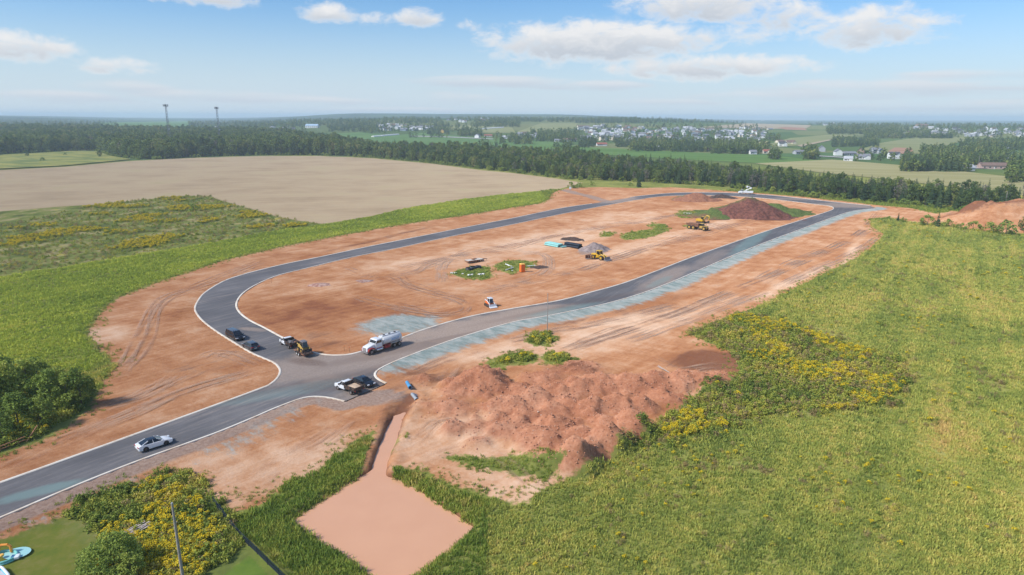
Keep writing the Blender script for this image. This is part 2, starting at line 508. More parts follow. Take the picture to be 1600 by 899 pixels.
WEED_BL = poly([(105, 804), (125, 787), (175, 764), (225, 751), (260, 741), (290, 745), (325, 775), (355, 815), (385, 858), (335, 899), (300, 940), (130, 940), (138, 880), (140, 838), (118, 822)])
LAWN_A = poly([(-300, 965), (0, 843), (62, 823), (105, 808), (138, 838), (136, 880), (128, 940), (-300, 1100)])
LAWN_B = poly([(335, 900), (386, 860), (400, 866), (440, 905), (480, 960), (300, 960)])
POND = poly([(466, 812), (500, 791), (530, 771), (560, 752), (577, 744), (588, 742), (597, 749), (615, 752), (650, 771), (700, 804), (731, 826), (717, 839), (687, 864), (652, 886), (637, 899), (612, 916), (585, 895), (550, 871), (512, 847), (468, 818)], -0.5)
CHAN = poly([(588, 746), (594, 724), (606, 692), (616, 667), (624, 650), (633, 636), (641, 625)], -0.5)
CH_A, CH_B = at(618, 662, 0).y, at(634, 634, 0).y
TEAL_E = poly([(300, 705), (340, 685), (400, 655), (455, 631), (490, 623), (505, 626), (470, 650), (420, 682), (360, 715), (310, 722)])
TEAL_B = poly([(100, 806), (60, 822), (0, 842), (-60, 866), (-60, 856), (0, 834), (60, 814), (120, 784), (180, 760), (240, 742), (225, 753), (150, 778)])
# green patches that were left inside the works
PATCHES = [[(702, 428), (715, 421), (735, 417), (758, 415), (768, 422), (772, 434), (755, 438), (735, 437), (715, 433)],
           [(770, 415), (785, 408), (810, 406), (835, 409), (838, 414), (815, 424), (800, 430), (785, 426), (775, 421)],
           [(967, 372), (975, 365), (1000, 360), (1018, 358), (1025, 349), (1040, 350), (1047, 359), (1030, 367), (1005, 373), (980, 376)],
           [(935, 370), (945, 362), (960, 364), (955, 371)], [(1055, 334), (1066, 329), (1090, 330), (1098, 338), (1080, 342), (1060, 341)],
           [(1012, 352), (1020, 348), (1028, 352), (1018, 356)], [(1068, 352), (1078, 348), (1085, 354), (1074, 358)],
           [(818, 534), (828, 522), (850, 517), (868, 522), (874, 532), (860, 540), (835, 541)],
           [(756, 570), (765, 560), (790, 551), (825, 547), (845, 553), (848, 566), (820, 571), (795, 573), (770, 580)],
           [(843, 556), (855, 547), (875, 553), (902, 560), (895, 569), (870, 574), (850, 568)],
           [(690, 715), (720, 708), (760, 715), (800, 710), (850, 725), (878, 722), (878, 745), (850, 752), (810, 746), (760, 735), (715, 728)],
           [(640, 735), (660, 728), (690, 750), (750, 768), (800, 784), (760, 790), (700, 770), (655, 752)],
           [(600, 700), (615, 680), (628, 680), (620, 700), (606, 716)]]
PATCHES = [poly(p) for p in PATCHES]

HEAPS = [(755, 604, 5.5, 2.3), (722, 612, 4.5, 1.1), (700, 640, 6, .7), (800, 640, 4.2, 1.1), (838, 628, 4.5, 1.4), (868, 618, 4, 1.2), (905, 612, 4.5, 1.5), (940, 606, 5, 1.6), (985, 610, 4.6, 1.7), (1020, 604, 5, 1.5), (1060, 602, 4.5, 1.5),
         (1095, 600, 4.5, 1.3), (1128, 594, 3.5, 1.1), (820, 655, 3.6, .9), (858, 648, 3.6, 1.3), (890, 640, 3.4, 1.2), (925, 646, 3.6, 1.6), (963, 640, 3.8, 1.7), (1000, 640, 3.2, 1.5), (1035, 626, 3.6, 1.3), (985, 672, 3.6, 2.1), (940, 668, 3.2, 1.5), (948, 696, 3.7, 2.3),
         (898, 728, 3.3, 2.7), (922, 712, 2.6, 1.3), (905, 690, 3.2, 1.5), (868, 700, 3.6, 1.5), (870, 672, 3.6, 1.4), (830, 690, 4, 1.2), (790, 675, 4.2, .9), (845, 722, 3.2, .9), (775, 640, 3.8, .9), (810, 615, 4.5, 1.1), (850, 596, 5, .9), (900, 580, 6, .8), (745, 670, 4, .5), (660, 595, 3, .6)]
_hr = random.Random(5)
_area = poly([(660, 610), (760, 575), (900, 600), (1050, 585), (1130, 590), (1090, 612), (1040, 648), (1000, 672), (960, 700), (910, 730), (850, 740), (780, 700), (690, 690)])
_n = 0
HEAPS_SMALL = []
while _n < 75:
    q_ = (_hr.uniform(-25, 50), _hr.uniform(85, 150))
    if inside(np.array([q_]), _area)[0]:
        HEAPS_SMALL.append((q_[0], q_[1], _hr.uniform(1.4, 2.6), _hr.uniform(.35, 1.0))); _n += 1
HEAPS_XY = HEAPS_SMALL + [(*tuple(at(x, y, 0.0))[:2], r, h) for x, y, r, h in HEAPS]
BANK = [(*tuple(at(x, y, 0.0))[:2], r, h) for x, y, r, h in [(1575, 350, 27, 7.0), (1640, 345, 36, 8.0), (1530, 352, 18, 2.8)]]

def near_fields(x, y):
    """height of the worked ground; x, y 1-D arrays"""
    P = np.stack([x, y], 1)
    z = np.zeros(len(x))
    near = (np.abs(x) < 420) & (y > 20) & (y < 520)
    Q = P[near]
    zz = np.zeros(len(Q))
    dr = -sdf(Q, road_sdf, 12.0)
    di = sdf(Q, inner_sdf, 12.0)
    droad = np.maximum(dr, di)           # >0 outside the carriageway
    dirt = sdf(Q, DIRT, 12.0)
    amp = smooth(0.5, 6, droad)
    rough = (vnoise(Q[:, 0], Q[:, 1], 1 / 14., 3, 4, .55) - .5) * 0.7 + (vnoise(Q[:, 0], Q[:, 1], 1 / 2.6, 9, 3, .6) - .5) * 0.22
    zz += rough * amp * smooth(-2, 3, dirt)
    zz += (vnoise(Q[:, 0], Q[:, 1], 1 / 30., 21, 3) - .5) * 0.8 * amp * (1 - smooth(-2, 3, dirt))
    heap = np.zeros(len(Q))
    for hx, hy, r, h in HEAPS_XY:
        dx = Q[:, 0] - hx; dy = Q[:, 1] - hy
        s = (dx * dx + dy * dy) < (r * 2.6) ** 2
        if not s.any(): continue
        wob = (vnoise(Q[s, 0], Q[s, 1], 1 / 2.2, int(hx * 7) & 255, 3, .6) - .5) * 0.75
        d = np.hypot(dx[s], dy[s]) / r + wob
        c = h * np.clip(1.25 - d, 0, 1.05) ** 1.25
        heap[s] = np.maximum(heap[s], c) + 0.25 * np.minimum(heap[s], c)
    rid = 1 - np.abs(2 * vnoise(Q[:, 0], Q[:, 1], 1 / 2.4, 35, 3, .6) - 1)
    fine = ((vnoise(Q[:, 0], Q[:, 1], 1 / 1.1, 33, 3, .65) - .5) * 0.7 + (rid - .7) * 0.55) * smooth(.08, .7, heap)
    zz += (heap * 1.4 + fine * 1.2) * smooth(0.5, 4, droad)
    for hx, hy, r, h in BANK:
        d = np.hypot(Q[:, 0] - hx, Q[:, 1] - hy) / r + (vnoise(Q[:, 0], Q[:, 1], 1 / 9., 44, 3) - .5) * .5
        zz += h * np.clip(1.2 - d, 0, 1) ** 1.1 * smooth(-1, 5, dirt)
    zz = np.where(droad < 0.25, -0.18, zz)
    # the lip behind the kerb stands level with it
    zz += 0.07 * smooth(0.25, 0.5, droad) * (1 - smooth(3, 8, droad))
    # pond and its feeder trench
    pd = sdf(Q, POND, 12.0)
    zz = zz * (1 - smooth(-4, -1, pd)) + (-1.6 + 1.6 * smooth(0.9, -1.9, pd)) * smooth(-4, -1, pd)
    ch = dist_line(Q, CHAN, False, 14.0) + (vnoise(Q[:, 0], Q[:, 1], 1 / 1.6, 61, 2) - .5) * 0.35
    w = 0.5 + 0.2 * smooth(60, 100, Q[:, 1])
    cut = smooth(w + 0.9, w * 0.8, ch)
    berm = 0.55 * np.exp(-((ch - w - 1.7) / 0.9) ** 2) * (vnoise(Q[:, 0], Q[:, 1], 1 / 2.0, 71, 2))
    bed = -1.15 + 0.85 * smooth(CH_A - 2, CH_B, Q[:, 1] + (vnoise(Q[:, 0], Q[:, 1], 1 / 1.3, 141, 2) - .5) * 5)
    zz = np.minimum(zz + berm * smooth(0, 2, -pd), zz * (1 - cut) + bed * cut + berm * (1 - cut))
    z[near] = zz
    extra = dict(near=near, droad=np.full(len(x), 12.0), dirt=np.full(len(x), -12.0), heap=np.zeros(len(x)), pond=np.full(len(x), -12.0), chan=np.full(len(x), 12.0))
    for k, v in (('droad', droad), ('dirt', dirt), ('heap', heap), ('pond', pd), ('chan', ch)): extra[k][near] = v
    return z, extra
def ground_z(x, y):
    x = np.atleast_1d(np.asarray(x, float)); y = np.atleast_1d(np.asarray(y, float))
    return near_fields(x, y)[0] + far_h(x, y)
def gz(p): return float(ground_z(p[0], p[1])[0])

# ------------------------------------------------------------------ materials
def mat_new(name):
    m = bpy.data.materials.new(name); m.use_nodes = True
    m.node_tree.nodes.clear()
    N = NT(m.node_tree)
    out = N.n('ShaderNodeOutputMaterial')
    return m, N, out
def finish(N, out, col, rough=0.8, bump=None, bstr=0.4, bdist=0.1, metal=0.0, spec=0.3, transl=None):
    b = N.n('ShaderNodeBsdfPrincipled')
    N.put(b.inputs['Base Color'], col); N.put(b.inputs['Roughness'], rough)
    N.put(b.inputs['Metallic'], metal); N.put(b.inputs['Specular IOR Level'], spec)
    if bump is not None:
        bn = N.n('ShaderNodeBump'); bn.inputs['Strength'].default_value = bstr; bn.inputs['Distance'].default_value = bdist
        N.put(bn.inputs['Height'], bump); N.t.links.new(bn.outputs[0], b.inputs['Normal'])
    sh = b.outputs[0]
    if transl:
        t = N.n('ShaderNodeBsdfTranslucent'); N.put(t.inputs[0], col)
        mx = N.n('ShaderNodeMixShader'); mx.inputs[0].default_value = transl
        N.t.links.new(sh, mx.inputs[1]); N.t.links.new(t.outputs[0], mx.inputs[2]); sh = mx.outputs[0]
    N.t.links.new(sh, out.inputs[0])
    return b
def simple(name, col, rough=0.6, metal=0.0, var=0.12, scale=3.0, spec=0.4, dirt=0.0, dcol=(0.32, 0.16, 0.09)):
    """plain coloured surface with a little uneven wear and, where asked, site dust"""
    m, N, out = mat_new(name)
    P = N.n('ShaderNodeTexCoord').outputs['Object']
    n = N.noise(P, scale, 4, 0.6)
    c = N.mix(N.rng(n, .3, .7), tuple(x * (1 - var) for x in col), tuple(min(1, x * (1 + var)) for x in col))
    if dirt:
        n2 = N.noise(N.mapv(P, loc=(4, 2, 9)), scale * 0.7, 4, 0.65)
        c = N.mix(N.m('MULTIPLY', N.rng(n2, .42, .68), dirt), c, dcol)
    finish(N, out, c, rough, metal=metal, spec=spec)
    return m
def gloss(name, col, rough=0.25, coat=0.5):
    m, N, out = mat_new(name)
    P = N.n('ShaderNodeTexCoord').outputs['Object']
    n = N.noise(P, 5.0, 3, 0.6)
    b = finish(N, out, N.mix(N.rng(n, .3, .8), col, tuple(x * .93 for x in col)), rough, spec=0.5)
    b.inputs['Coat Weight'].default_value = coat
    b.inputs['Coat Roughness'].default_value = 0.1
    return m
M = {}
M['white_paint'] = gloss('white_paint', (0.72, 0.73, 0.75))
M['black_paint'] = gloss('black_paint', (0.012, 0.013, 0.017), 0.2, 0.6)
M['grey_paint'] = gloss('grey_paint', (0.045, 0.055, 0.07), 0.25, 0.6)
M['glass'] = gloss('vehicle_glass', (0.012, 0.015, 0.02), 0.08, 0.4)
M['rubber'] = simple('tyre_rubber', (0.022, 0.021, 0.02), 0.85, dirt=0.45)
M['rubber_clean'] = simple('tyre_rubber_clean', (0.016, 0.016, 0.017), 0.8)
M['rim'] = simple('wheel_rim', (0.35, 0.35, 0.36), 0.4, 0.6, dirt=0.3)
M['rim_dark'] = simple('dark_rim', (0.05, 0.05, 0.055), 0.4, 0.3)
M['yellow'] = simple('machine_yellow', (0.62, 0.37, 0.015), 0.45, dirt=0.35)
M['dull_yellow'] = simple('dusty_yellow', (0.50, 0.33, 0.06), 0.55, dirt=0.5)
M['dark_metal'] = simple('dark_metal', (0.03, 0.03, 0.032), 0.6, 0.2, dirt=0.35)
M['steel'] = simple('worn_steel', (0.24, 0.23, 0.23), 0.5, 0.5, dirt=0.3)
M['chrome'] = simple('polished_steel', (0.6, 0.6, 0.62), 0.25, 0.9)
M['tank_white'] = simple('tank_white', (0.66, 0.67, 0.68), 0.32, 0.0, 0.05, dirt=0.12)
M['red'] = simple('truck_red', (0.36, 0.02, 0.025), 0.4, dirt=0.3)
M['blue_print'] = simple('blue_print', (0.06, 0.30, 0.62), 0.5)
M['lamp_red'] = gloss('tail_lamp', (0.45, 0.01, 0.01))
M['lamp_clear'] = gloss('head_lamp', (0.6, 0.62, 0.65), 0.1)
M['rust'] = simple('rusty_deck', (0.22, 0.11, 0.07), 0.8, dirt=0.5)
M['orange'] = simple('orange_plastic', (0.78, 0.16, 0.02), 0.5)
M['orange_roof'] = simple('pale_orange_plastic', (0.85, 0.48, 0.10), 0.5)
M['wood_grey'] = simple('weathered_wood', (0.30, 0.27, 0.245), 0.85, 0, .2, 6)
M['wood_red'] = simple('raw_wood', (0.40, 0.20, 0.10), 0.8, 0, .2, 6)
M['plank'] = simple('old_plank', (0.46, 0.39, 0.36), 0.85, 0, .25, 8)
M['pipe_teal'] = simple('teal_pipe', (0.25, 0.55, 0.53), 0.45, dirt=.15)
M['pipe_black'] = simple('black_pipe', (0.012, 0.018, 0.032), 0.4)
M['pipe_blue'] = simple('blue_pipe', (0.07, 0.28, 0.52), 0.4, dirt=.2)
M['pvc'] = simple('white_pipe', (0.75, 0.75, 0.73), 0.5, dirt=.2)
M['concrete'] = simple('pale_concrete', (0.58, 0.53, 0.47), 0.85, 0, .12, 2.0, dirt=.3, dcol=(.45, .28, .19))
M['galv'] = simple('galvanised_steel', (0.40, 0.42, 0.44), 0.5, 0.4)

def soil_nodes(N, P, pale=0.0):
    """red island soil: patches, scrape marks, fine clods"""
    big = N.noise(P, 0.035, 4, 0.55)
    mid = N.noise(N.mapv(P, loc=(31, 7, 0)), 0.16, 4, 0.62)
    a = N.noise(N.mapv(P, rot=(0, 0, R_(-50)), scale=(0.055, 0.62, 1)), 1.0, 4, 0.62, 0.0)
    b = N.noise(N.mapv(P, rot=(0, 0, R_(28)), scale=(0.07, 0.7, 1)), 1.0, 3, 0.6, 0.0)
    fine = N.noise(P, 1.7, 4, 0.7)
    v = N.m('ADD', N.m('MULTIPLY', big, 0.30), N.m('MULTIPLY', mid, 0.36))
    v = N.m('ADD', v, N.m('MULTIPLY', a, 0.22))
    v = N.m('ADD', v, N.m('MULTIPLY', b, 0.10))
    v = N.m('ADD', v, N.m('MULTIPLY', fine, 0.16))
    v = N.m('ADD', v, pale)
    return v, fine, mid, a
SOIL = [(0.40, (0.25, 0.096, 0.050)), (0.50, (0.37, 0.160, 0.074)), (0.58, (0.465, 0.228, 0.116)), (0.66, (0.56, 0.325, 0.195)), (0.77, (0.66, 0.45, 0.31))]

def ground_material():
    m, N, out = mat_new('ground_cover')
    P = N.n('ShaderNodeNewGeometry').outputs['Position']
    v, fine, mid, streak = soil_nodes(N, P, N.m('MULTIPLY', N.attr('pale'), 0.165))
    edge = N.m('MULTIPLY', N.m('SUBTRACT', N.noise(P, 0.5, 6, 0.72), 0.5), 4.4)
    soil = N.ramp(v, SOIL)
    red = N.ramp(N.m('ADD', N.m('MULTIPLY', mid, .5), N.m('MULTIPLY', fine, .5)), [(0.33, (0.275, 0.105, 0.060)), (0.5, (0.43, 0.188, 0.108)), (0.68, (0.57, 0.305, 0.195))])
    soil = N.mix(N.m('MULTIPLY', N.rng(N.attr('heap'), 0.05, 0.7), 0.85), soil, red)
    stone = N.rng(N.voro(P, 1.3), 0.10, 0.05)
    soil = N.mix(N.m('MULTIPLY', stone, N.rng(N.attr('heap'), 0.2, 0.9)), soil, (0.52, 0.36, 0.28))
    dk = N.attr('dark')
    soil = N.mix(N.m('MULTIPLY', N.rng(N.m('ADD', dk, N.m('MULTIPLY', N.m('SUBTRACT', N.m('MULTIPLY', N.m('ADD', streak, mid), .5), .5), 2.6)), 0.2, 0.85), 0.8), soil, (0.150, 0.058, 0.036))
    # blue-green seed spray
    spray = N.noise(N.mapv(P, rot=(0, 0, R_(42)), scale=(0.16, 0.42, 1)), 1.0, 6, 0.75)
    tq = N.m('ADD', N.attr('teal'), N.m('MULTIPLY', N.m('SUBTRACT', spray, 0.5), 1.9))
    tf = N.m('MULTIPLY', N.rng(tq, 0.18, 0.75), N.rng(N.attr('teal'), 0.02, 0.2))
    tcol = N.mix(N.rng(spray, .35, .65), (0.150, 0.235, 0.235), (0.36, 0.405, 0.39))
    tcol = N.mix(N.m('MULTIPLY', N.rng(fine, .5, .72), .55), tcol, (0.33, 0.25, 0.20))
    soil = N.mix(N.m('MULTIPLY', tf, 0.9), soil, tcol)
    # gravel shoulder beside the entrance
    gq = N.m('ADD', N.attr('gravel'), N.m('MULTIPLY', N.m('SUBTRACT', streak, 0.5), 1.0))
    gcol = N.mix(N.rng(fine, .35, .65), (0.225, 0.175, 0.15), (0.33, 0.265, 0.23))
    soil = N.mix(N.m('MULTIPLY', N.rng(gq, 0.3, 0.7), 0.75), soil, gcol)
    # plants: soil shows between the stalks
    g1 = N.noise(P, 0.05, 4, 0.6); g2 = N.noise(N.mapv(P, loc=(9, 3, 0)), 0.6, 5, 0.7)
    gv = N.m('ADD', N.m('MULTIPLY', g1, 0.55), N.m('MULTIPLY', g2, 0.5))
    green = N.ramp(gv, [(0.36, (0.105, 0.125, 0.034)), (0.5, (0.18, 0.195, 0.050)), (0.60, (0.25, 0.25, 0.068)), (0.72, (0.31, 0.265, 0.11))])
    lawn = N.ramp(gv, [(0.38, (0.12, 0.17, 0.030)), (0.52, (0.18, 0.19, 0.040)), (0.68, (0.27, 0.225, 0.085))])
    green = N.mix(N.rng(N.m('ADD', N.attr('lawn'), N.m('MULTIPLY', edge, .2)), -0.4, 0.4), green, lawn)
    fresh = N.ramp(gv, [(0.38, (0.09, 0.16, 0.028)), (0.60, (0.15, 0.22, 0.04))])
    green = N.mix(N.rng(N.attr('fresh'), -0.3, 0.3), green, fresh)
    mn = N.noise(N.mapv(P, scale=(1, 0.55, 1)), 0.11, 6, 0.68)
    mead = N.ramp(mn, [(0.34, (0.095, 0.095, 0.045)), (0.43, (0.125, 0.150, 0.045)), (0.50, (0.180, 0.205, 0.055)), (0.56, (0.250, 0.225, 0.085)), (0.61, (0.330, 0.280, 0.150)), (0.66, (0.400, 0.340, 0.040)), (0.74, (0.190, 0.215, 0.060))])
    # bare stubble field
    rows = N.noise(N.mapv(P, rot=(0, 0, R_(-13)), scale=(0.006, 0.55, 1)), 1.0, 4, 0.7)
    tn = N.m('ADD', N.m('MULTIPLY', N.noise(P, 0.02, 6, 0.66), 0.55), N.m('MULTIPLY', rows, 0.55))
    till = N.ramp(tn, [(0.36, (0.275, 0.205, 0.125)), (0.48, (0.375, 0.275, 0.175)), (0.60, (0.445, 0.335, 0.215)), (0.72, (0.35, 0.30, 0.155))])
    # farmland in the distance
    fn = N.n('ShaderNodeTexVoronoi'); N.put(fn.inputs['Vector'], P); fn.inputs['Scale'].default_value = 0.0028
    forest = N.mix(N.rng(N.noise(P, 0.004, 4, .7), .4, .62), (0.030, 0.055, 0.028), (0.070, 0.100, 0.045))
    fcol = N.ramp(N.sep(fn.outputs['Color'])[0], [(0.1, (0.06, 0.11, 0.04)), (0.45, (0.10, 0.14, 0.05)), (0.7, (0.17, 0.18, 0.08)), (0.95, (0.07, 0.13, 0.05))])
    fcol = N.mix(N.m('MULTIPLY', N.attr('wooded'), N.rng(N.noise(P, 0.0016, 3, .5), .62, .50)), fcol, forest)
    df = N.rng(N.m('ADD', N.attr('dirt'), edge), -0.4, 0.4)
    pq = N.m('ADD', N.attr('patch'), N.m('SUBTRACT', N.m('MULTIPLY', edge, 1.3), .3))
    df = N.m('MULTIPLY', df, N.rng(pq, 0.4, -0.4))
    bn = N.n('ShaderNodeBump'); bn.inputs['Strength'].default_value = 0.55; bn.inputs['Distance'].default_value = 0.22
    N.put(bn.inputs['Height'], N.m('ADD', fine, N.m('MULTIPLY', streak, 0.7)))
    def dif(c, bump=False):
        d = N.n('ShaderNodeBsdfDiffuse'); N.put(d.inputs[0], c); d.inputs[1].default_value = 0.6
        if bump: N.t.links.new(bn.outputs[0], d.inputs['Normal'])
        return d.outputs[0]
    def mx(f, a, b):
        n = N.n('ShaderNodeMixShader'); N.put(n.inputs[0], f); N.t.links.new(a, n.inputs[1]); N.t.links.new(b, n.inputs[2])
        return n.outputs[0]
    plants = mx(N.rng(N.m('ADD', N.attr('meadow'), N.m('MULTIPLY', edge, 1.3)), -1.2, 1.2), dif(green), dif(mead))
    plants = mx(N.rng(N.m('ADD', N.attr('till'), N.m('MULTIPLY', edge, 1.0)), -1.0, 1.0), plants, dif(till))
    plants = mx(N.attr('far'), plants, dif(fcol))
    N.t.links.new(mx(df, plants, dif(soil, True)), out.inputs[0])
    return m
M['ground'] = ground_material()

def road_material():
    m, N, out = mat_new('asphalt')
    P = N.n('ShaderNodeNewGeometry').outputs['Position']
    fine = N.noise(P, 2.4, 5, 0.7)
    big = N.noise(P, 0.06, 4, 0.6)
    la = N.noise(N.mapv(P, rot=(0, 0, R_(-48)), scale=(0.03, 0.85, 1)), 1.0, 5, 0.68, 0.5)
    lb = N.noise(N.mapv(P, rot=(0, 0, R_(-62)), scale=(0.025, 1.1, 1)), 1.0, 5, 0.68, 0.3)
    v = N.m('ADD', N.m('MULTIPLY', big, 0.4), N.m('MULTIPLY', N.m('ADD', la, lb), 0.25))
    v = N.m('ADD', v, N.m('MULTIPLY', fine, 0.12))
    col = N.ramp(v, [(0.36, (0.078, 0.075, 0.080)), (0.5, (0.118, 0.113, 0.118)), (0.64, (0.195, 0.182, 0.182))])
    wob = N.m('MULTIPLY', N.m('SUBTRACT', N.noise(P, 0.18, 5, 0.65), 0.5), 2.6)
    dust = None
    for (x, y, rx, ry, rot, k) in [(735, 512, 21, 6.5, 38, 1.0), (805, 494, 17, 5, 34, 1.0), (700, 525, 8, 5, 30, .6), (1040, 434, 20, 3.5, 58, .7), (1110, 405, 20, 3, 58, .4), (505, 570, 14, 9, 30, .7), (560, 568, 13, 6, 30, .7), (600, 556, 15, 5, 38, .75), (650, 538, 16, 5, 38, .7),
                                   (965, 313, 20, 7, 50, .9), (1325, 321, 20, 11, 0, .8), (1240, 311, 16, 6, 0, .5), (395, 515, 3.5, 1.2, -20, .6), (590, 612, 7, 3.5, 20, .6), (470, 585, 10, 4, 30, .3)]:
        p = at(x, y, 0.0)
        e = N.m('MULTIPLY', N.ellipse(P, p.x, p.y, rx, ry, R_(rot), 0.75, wob), k)
        dust = e if dust is None else N.m('MAXIMUM', dust, e)
    dust = N.m('MAXIMUM', dust, N.m('MULTIPLY', N.rng(N.m('ADD', N.m('MULTIPLY', la, .6), N.m('MULTIPLY', lb, .4)), 0.52, 0.68), 0.45))
    dcol = N.mix(N.rng(fine, .3, .7), (0.30, 0.215, 0.165), (0.42, 0.325, 0.26))
    col = N.mix(N.m('MULTIPLY', dust, 0.85), col, dcol)
    tl = None
    for (x, y, rx, ry, rot, k) in [(62, 768, 5, 1.3, 35, .55), (1175, 377, 34, 3.0, 60, .55), (880, 484, 12, 2.0, 35, .5), (1030, 441, 9, 1.6, 57, .4), (450, 612, 12, 2.4, 30, .30)]:
        p = at(x, y, 0.0)
        e = N.m('MULTIPLY', N.ellipse(P, p.x, p.y, rx, ry, R_(rot), 0.8, wob), k)
        tl = e if tl is None else N.m('MAXIMUM', tl, e)
    col = N.mix(tl, col, (0.17, 0.27, 0.26))
    mud = None
    for (x, y, rx, ry, rot, k) in [(480, 566, 4.5, 1.8, 160, .8), (560, 585, 11, 2.0, 40, .5), (620, 548, 16, 2.2, 36, .45), (470, 600, 16, 1.6, 36, .35), (540, 600, 9, 3, 10, .5), (900, 476, 30, 1.6, 36, .35), (690, 530, 12, 1.0, 36, .5)]:
        p = at(x, y, 0.0)
        e = N.m('MULTIPLY', N.ellipse(P, p.x, p.y, rx, ry, R_(rot), 0.9, wob), k)
        mud = e if mud is None else N.m('MAXIMUM', mud, e)
    col = N.mix(N.m('MULTIPLY', mud, N.rng(fine, .3, .6)), col, (0.12, 0.075, 0.058))
    finish(N, out, col, 0.85, fine, 0.2, 0.02, spec=0.3)
    return m
M['road'] = road_material()

def kerb_material():
    m, N, out = mat_new('kerb_concrete')
    P = N.n('ShaderNodeNewGeometry').outputs['Position']
    n = N.noise(P, 0.35, 5, 0.65)
    col = N.mix(N.rng(n, .42, .7), (0.68, 0.62, 0.54), (0.56, 0.44, 0.33))
    finish(N, out, col, 0.85, spec=0.2)
    return m
M['kerb'] = kerb_material()

def water_material():
    m, N, out = mat_new('muddy_water')
    P = N.n('ShaderNodeNewGeometry').outputs['Position']
    n = N.noise(P, 0.25, 4, 0.6)
    r = N.noise(P, 3.0, 3, 0.6)
    b = finish(N, out, N.mix(N.rng(n, .3, .7), (0.615, 0.325, 0.190), (0.635, 0.34, 0.20)), 0.06, r, 0.03, 0.02, spec=0.5)
    return m
M['water'] = water_material()

# ------------------------------------------------------------------ ground sheet
def axis(lo, hi, d0, d1, dense, mid_lo, mid_hi, mid):
    a = list(np.arange(d0, d1 + 1e-6, dense))
    s, v = dense, a[-1]
    while v < hi:
        s = min(s * 1.05, mid) if v < mid_hi else s * 1.055
        v += s; a.append(v)
    s, v, b = dense, a[0], []
    while v > lo:
        s = min(s * 1.05, mid) if v > mid_lo else s * 1.055
        v -= s; b.append(v)
    return np.array(b[::-1] + a)
gx = axis(-13000, 13000, -30, 62, 0.46, -320, 330, 1.5)
gy = axis(-4000, 13000, 58, 165, 0.46, 40, 440, 1.4)
GX, GY = np.meshgrid(gx, gy)
fx, fy = GX.ravel(), GY.ravel()
gz_all, ex = near_fields(fx, fy)
gz_all = gz_all + far_h(fx, fy)
GP = np.stack([fx, fy], 1)
nr = ex['near']
def field(fn, default):
    o = np.full(len(fx), float(default)); o[nr] = fn(GP[nr]); return o
# seed spray along the right-hand road, thinning outwards
kc = kerb_c[np.r_[0:len(kerb_c) - 6]]
def teal_f(Q):
    d = dist_line(Q, kc[::2], False, 14.0)
    t = (1 - smooth(2.6, 9.0, d)) * 1.0
    # not on the stub end, fading
    return t * smooth(at(600, 585, 0).y - 6, at(640, 560, 0).y, Q[:, 1])
teal = field(teal_f, 0)
teal = np.maximum(teal, field(lambda Q: 0.42 * smooth(-2.5, 2.5, sdf(Q, TEAL_E, 10)), 0))
teal = np.maximum(teal, field(lambda Q: 0.55 * smooth(-.6, .6, sdf(Q, TEAL_B, 10)), 0))
def blob(px, py, rx, ry, rot, k=1.0):
    c = at(px, py, 0.0)
    def f(Q):
        dx, dy = Q[:, 0] - c.x, Q[:, 1] - c.y
        cs, sn = math.cos(R_(rot)), math.sin(R_(rot))
        u = (dx * cs + dy * sn) / rx; v = (-dx * sn + dy * cs) / ry
        return k * (1 - smooth(0.35, 1.15, np.hypot(u, v)))
    return f
teal = np.maximum(teal, field(blob(625, 507, 13, 11, 35, .85), 0))
teal[ex['droad'] < 0.3] = 0
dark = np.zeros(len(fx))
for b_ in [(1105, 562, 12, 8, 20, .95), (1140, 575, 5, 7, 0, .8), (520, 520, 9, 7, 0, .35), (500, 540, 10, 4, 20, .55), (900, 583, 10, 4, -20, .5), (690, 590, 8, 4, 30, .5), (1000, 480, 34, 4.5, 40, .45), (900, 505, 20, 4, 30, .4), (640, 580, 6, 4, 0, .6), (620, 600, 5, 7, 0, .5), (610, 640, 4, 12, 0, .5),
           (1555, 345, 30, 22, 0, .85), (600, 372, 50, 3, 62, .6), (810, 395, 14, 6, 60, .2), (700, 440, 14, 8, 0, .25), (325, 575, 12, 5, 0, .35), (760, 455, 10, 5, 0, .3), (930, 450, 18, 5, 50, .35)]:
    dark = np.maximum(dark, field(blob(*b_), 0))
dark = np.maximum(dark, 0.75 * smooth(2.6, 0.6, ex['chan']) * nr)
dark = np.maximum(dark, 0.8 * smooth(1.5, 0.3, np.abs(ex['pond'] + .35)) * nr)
pale = np.zeros(len(fx))
for b_ in [(760, 395, 45, 18, 60, .8), (660, 410, 35, 13, 50, .6), (870, 375, 55, 20, 60, .85), (1000, 385, 60, 9, 55, .7), (1120, 350, 50, 6, 50, .7), (850, 530, 40, 7, 35, .7), (950, 515, 38, 8, 40, .9), (1040, 500, 40, 7, 45, .8), (900, 545, 22, 7, 20, .6), (700, 690, 16, 11, 0, .75), (470, 720, 15, 9, 30, .6),
           (770, 740, 12, 10, 0, .55), (1330, 400, 45, 3.0, 60, 1.0), (1240, 440, 40, 3.0, 48, 1.0), (160, 525, 7, 9, 0, .8), (250, 480, 25, 10, 30, .35), (560, 760, 4, 6, 0, .4), (980, 340, 40, 20, 60, .6), (350, 740, 10, 9, 0, .5), (500, 450, 26, 5, 40, .35), (800, 775, 6, 6, 0, .9)]:
    pale = np.maximum(pale, field(blob(*b_), 0))
pale -= field(blob(430, 480, 45, 20, 0, .35), 0) + field(blob(540, 490, 30, 14, 0, .35), 0)
grav = field(lambda Q: (1 - smooth(2.5, 5.5, dist_line(Q, kerb_d[::2], False, 14.0))) * 0.9 + 0.0, 0)
grav = np.maximum(grav, field(blob(590, 622, 7, 5, 20, .8), 0))
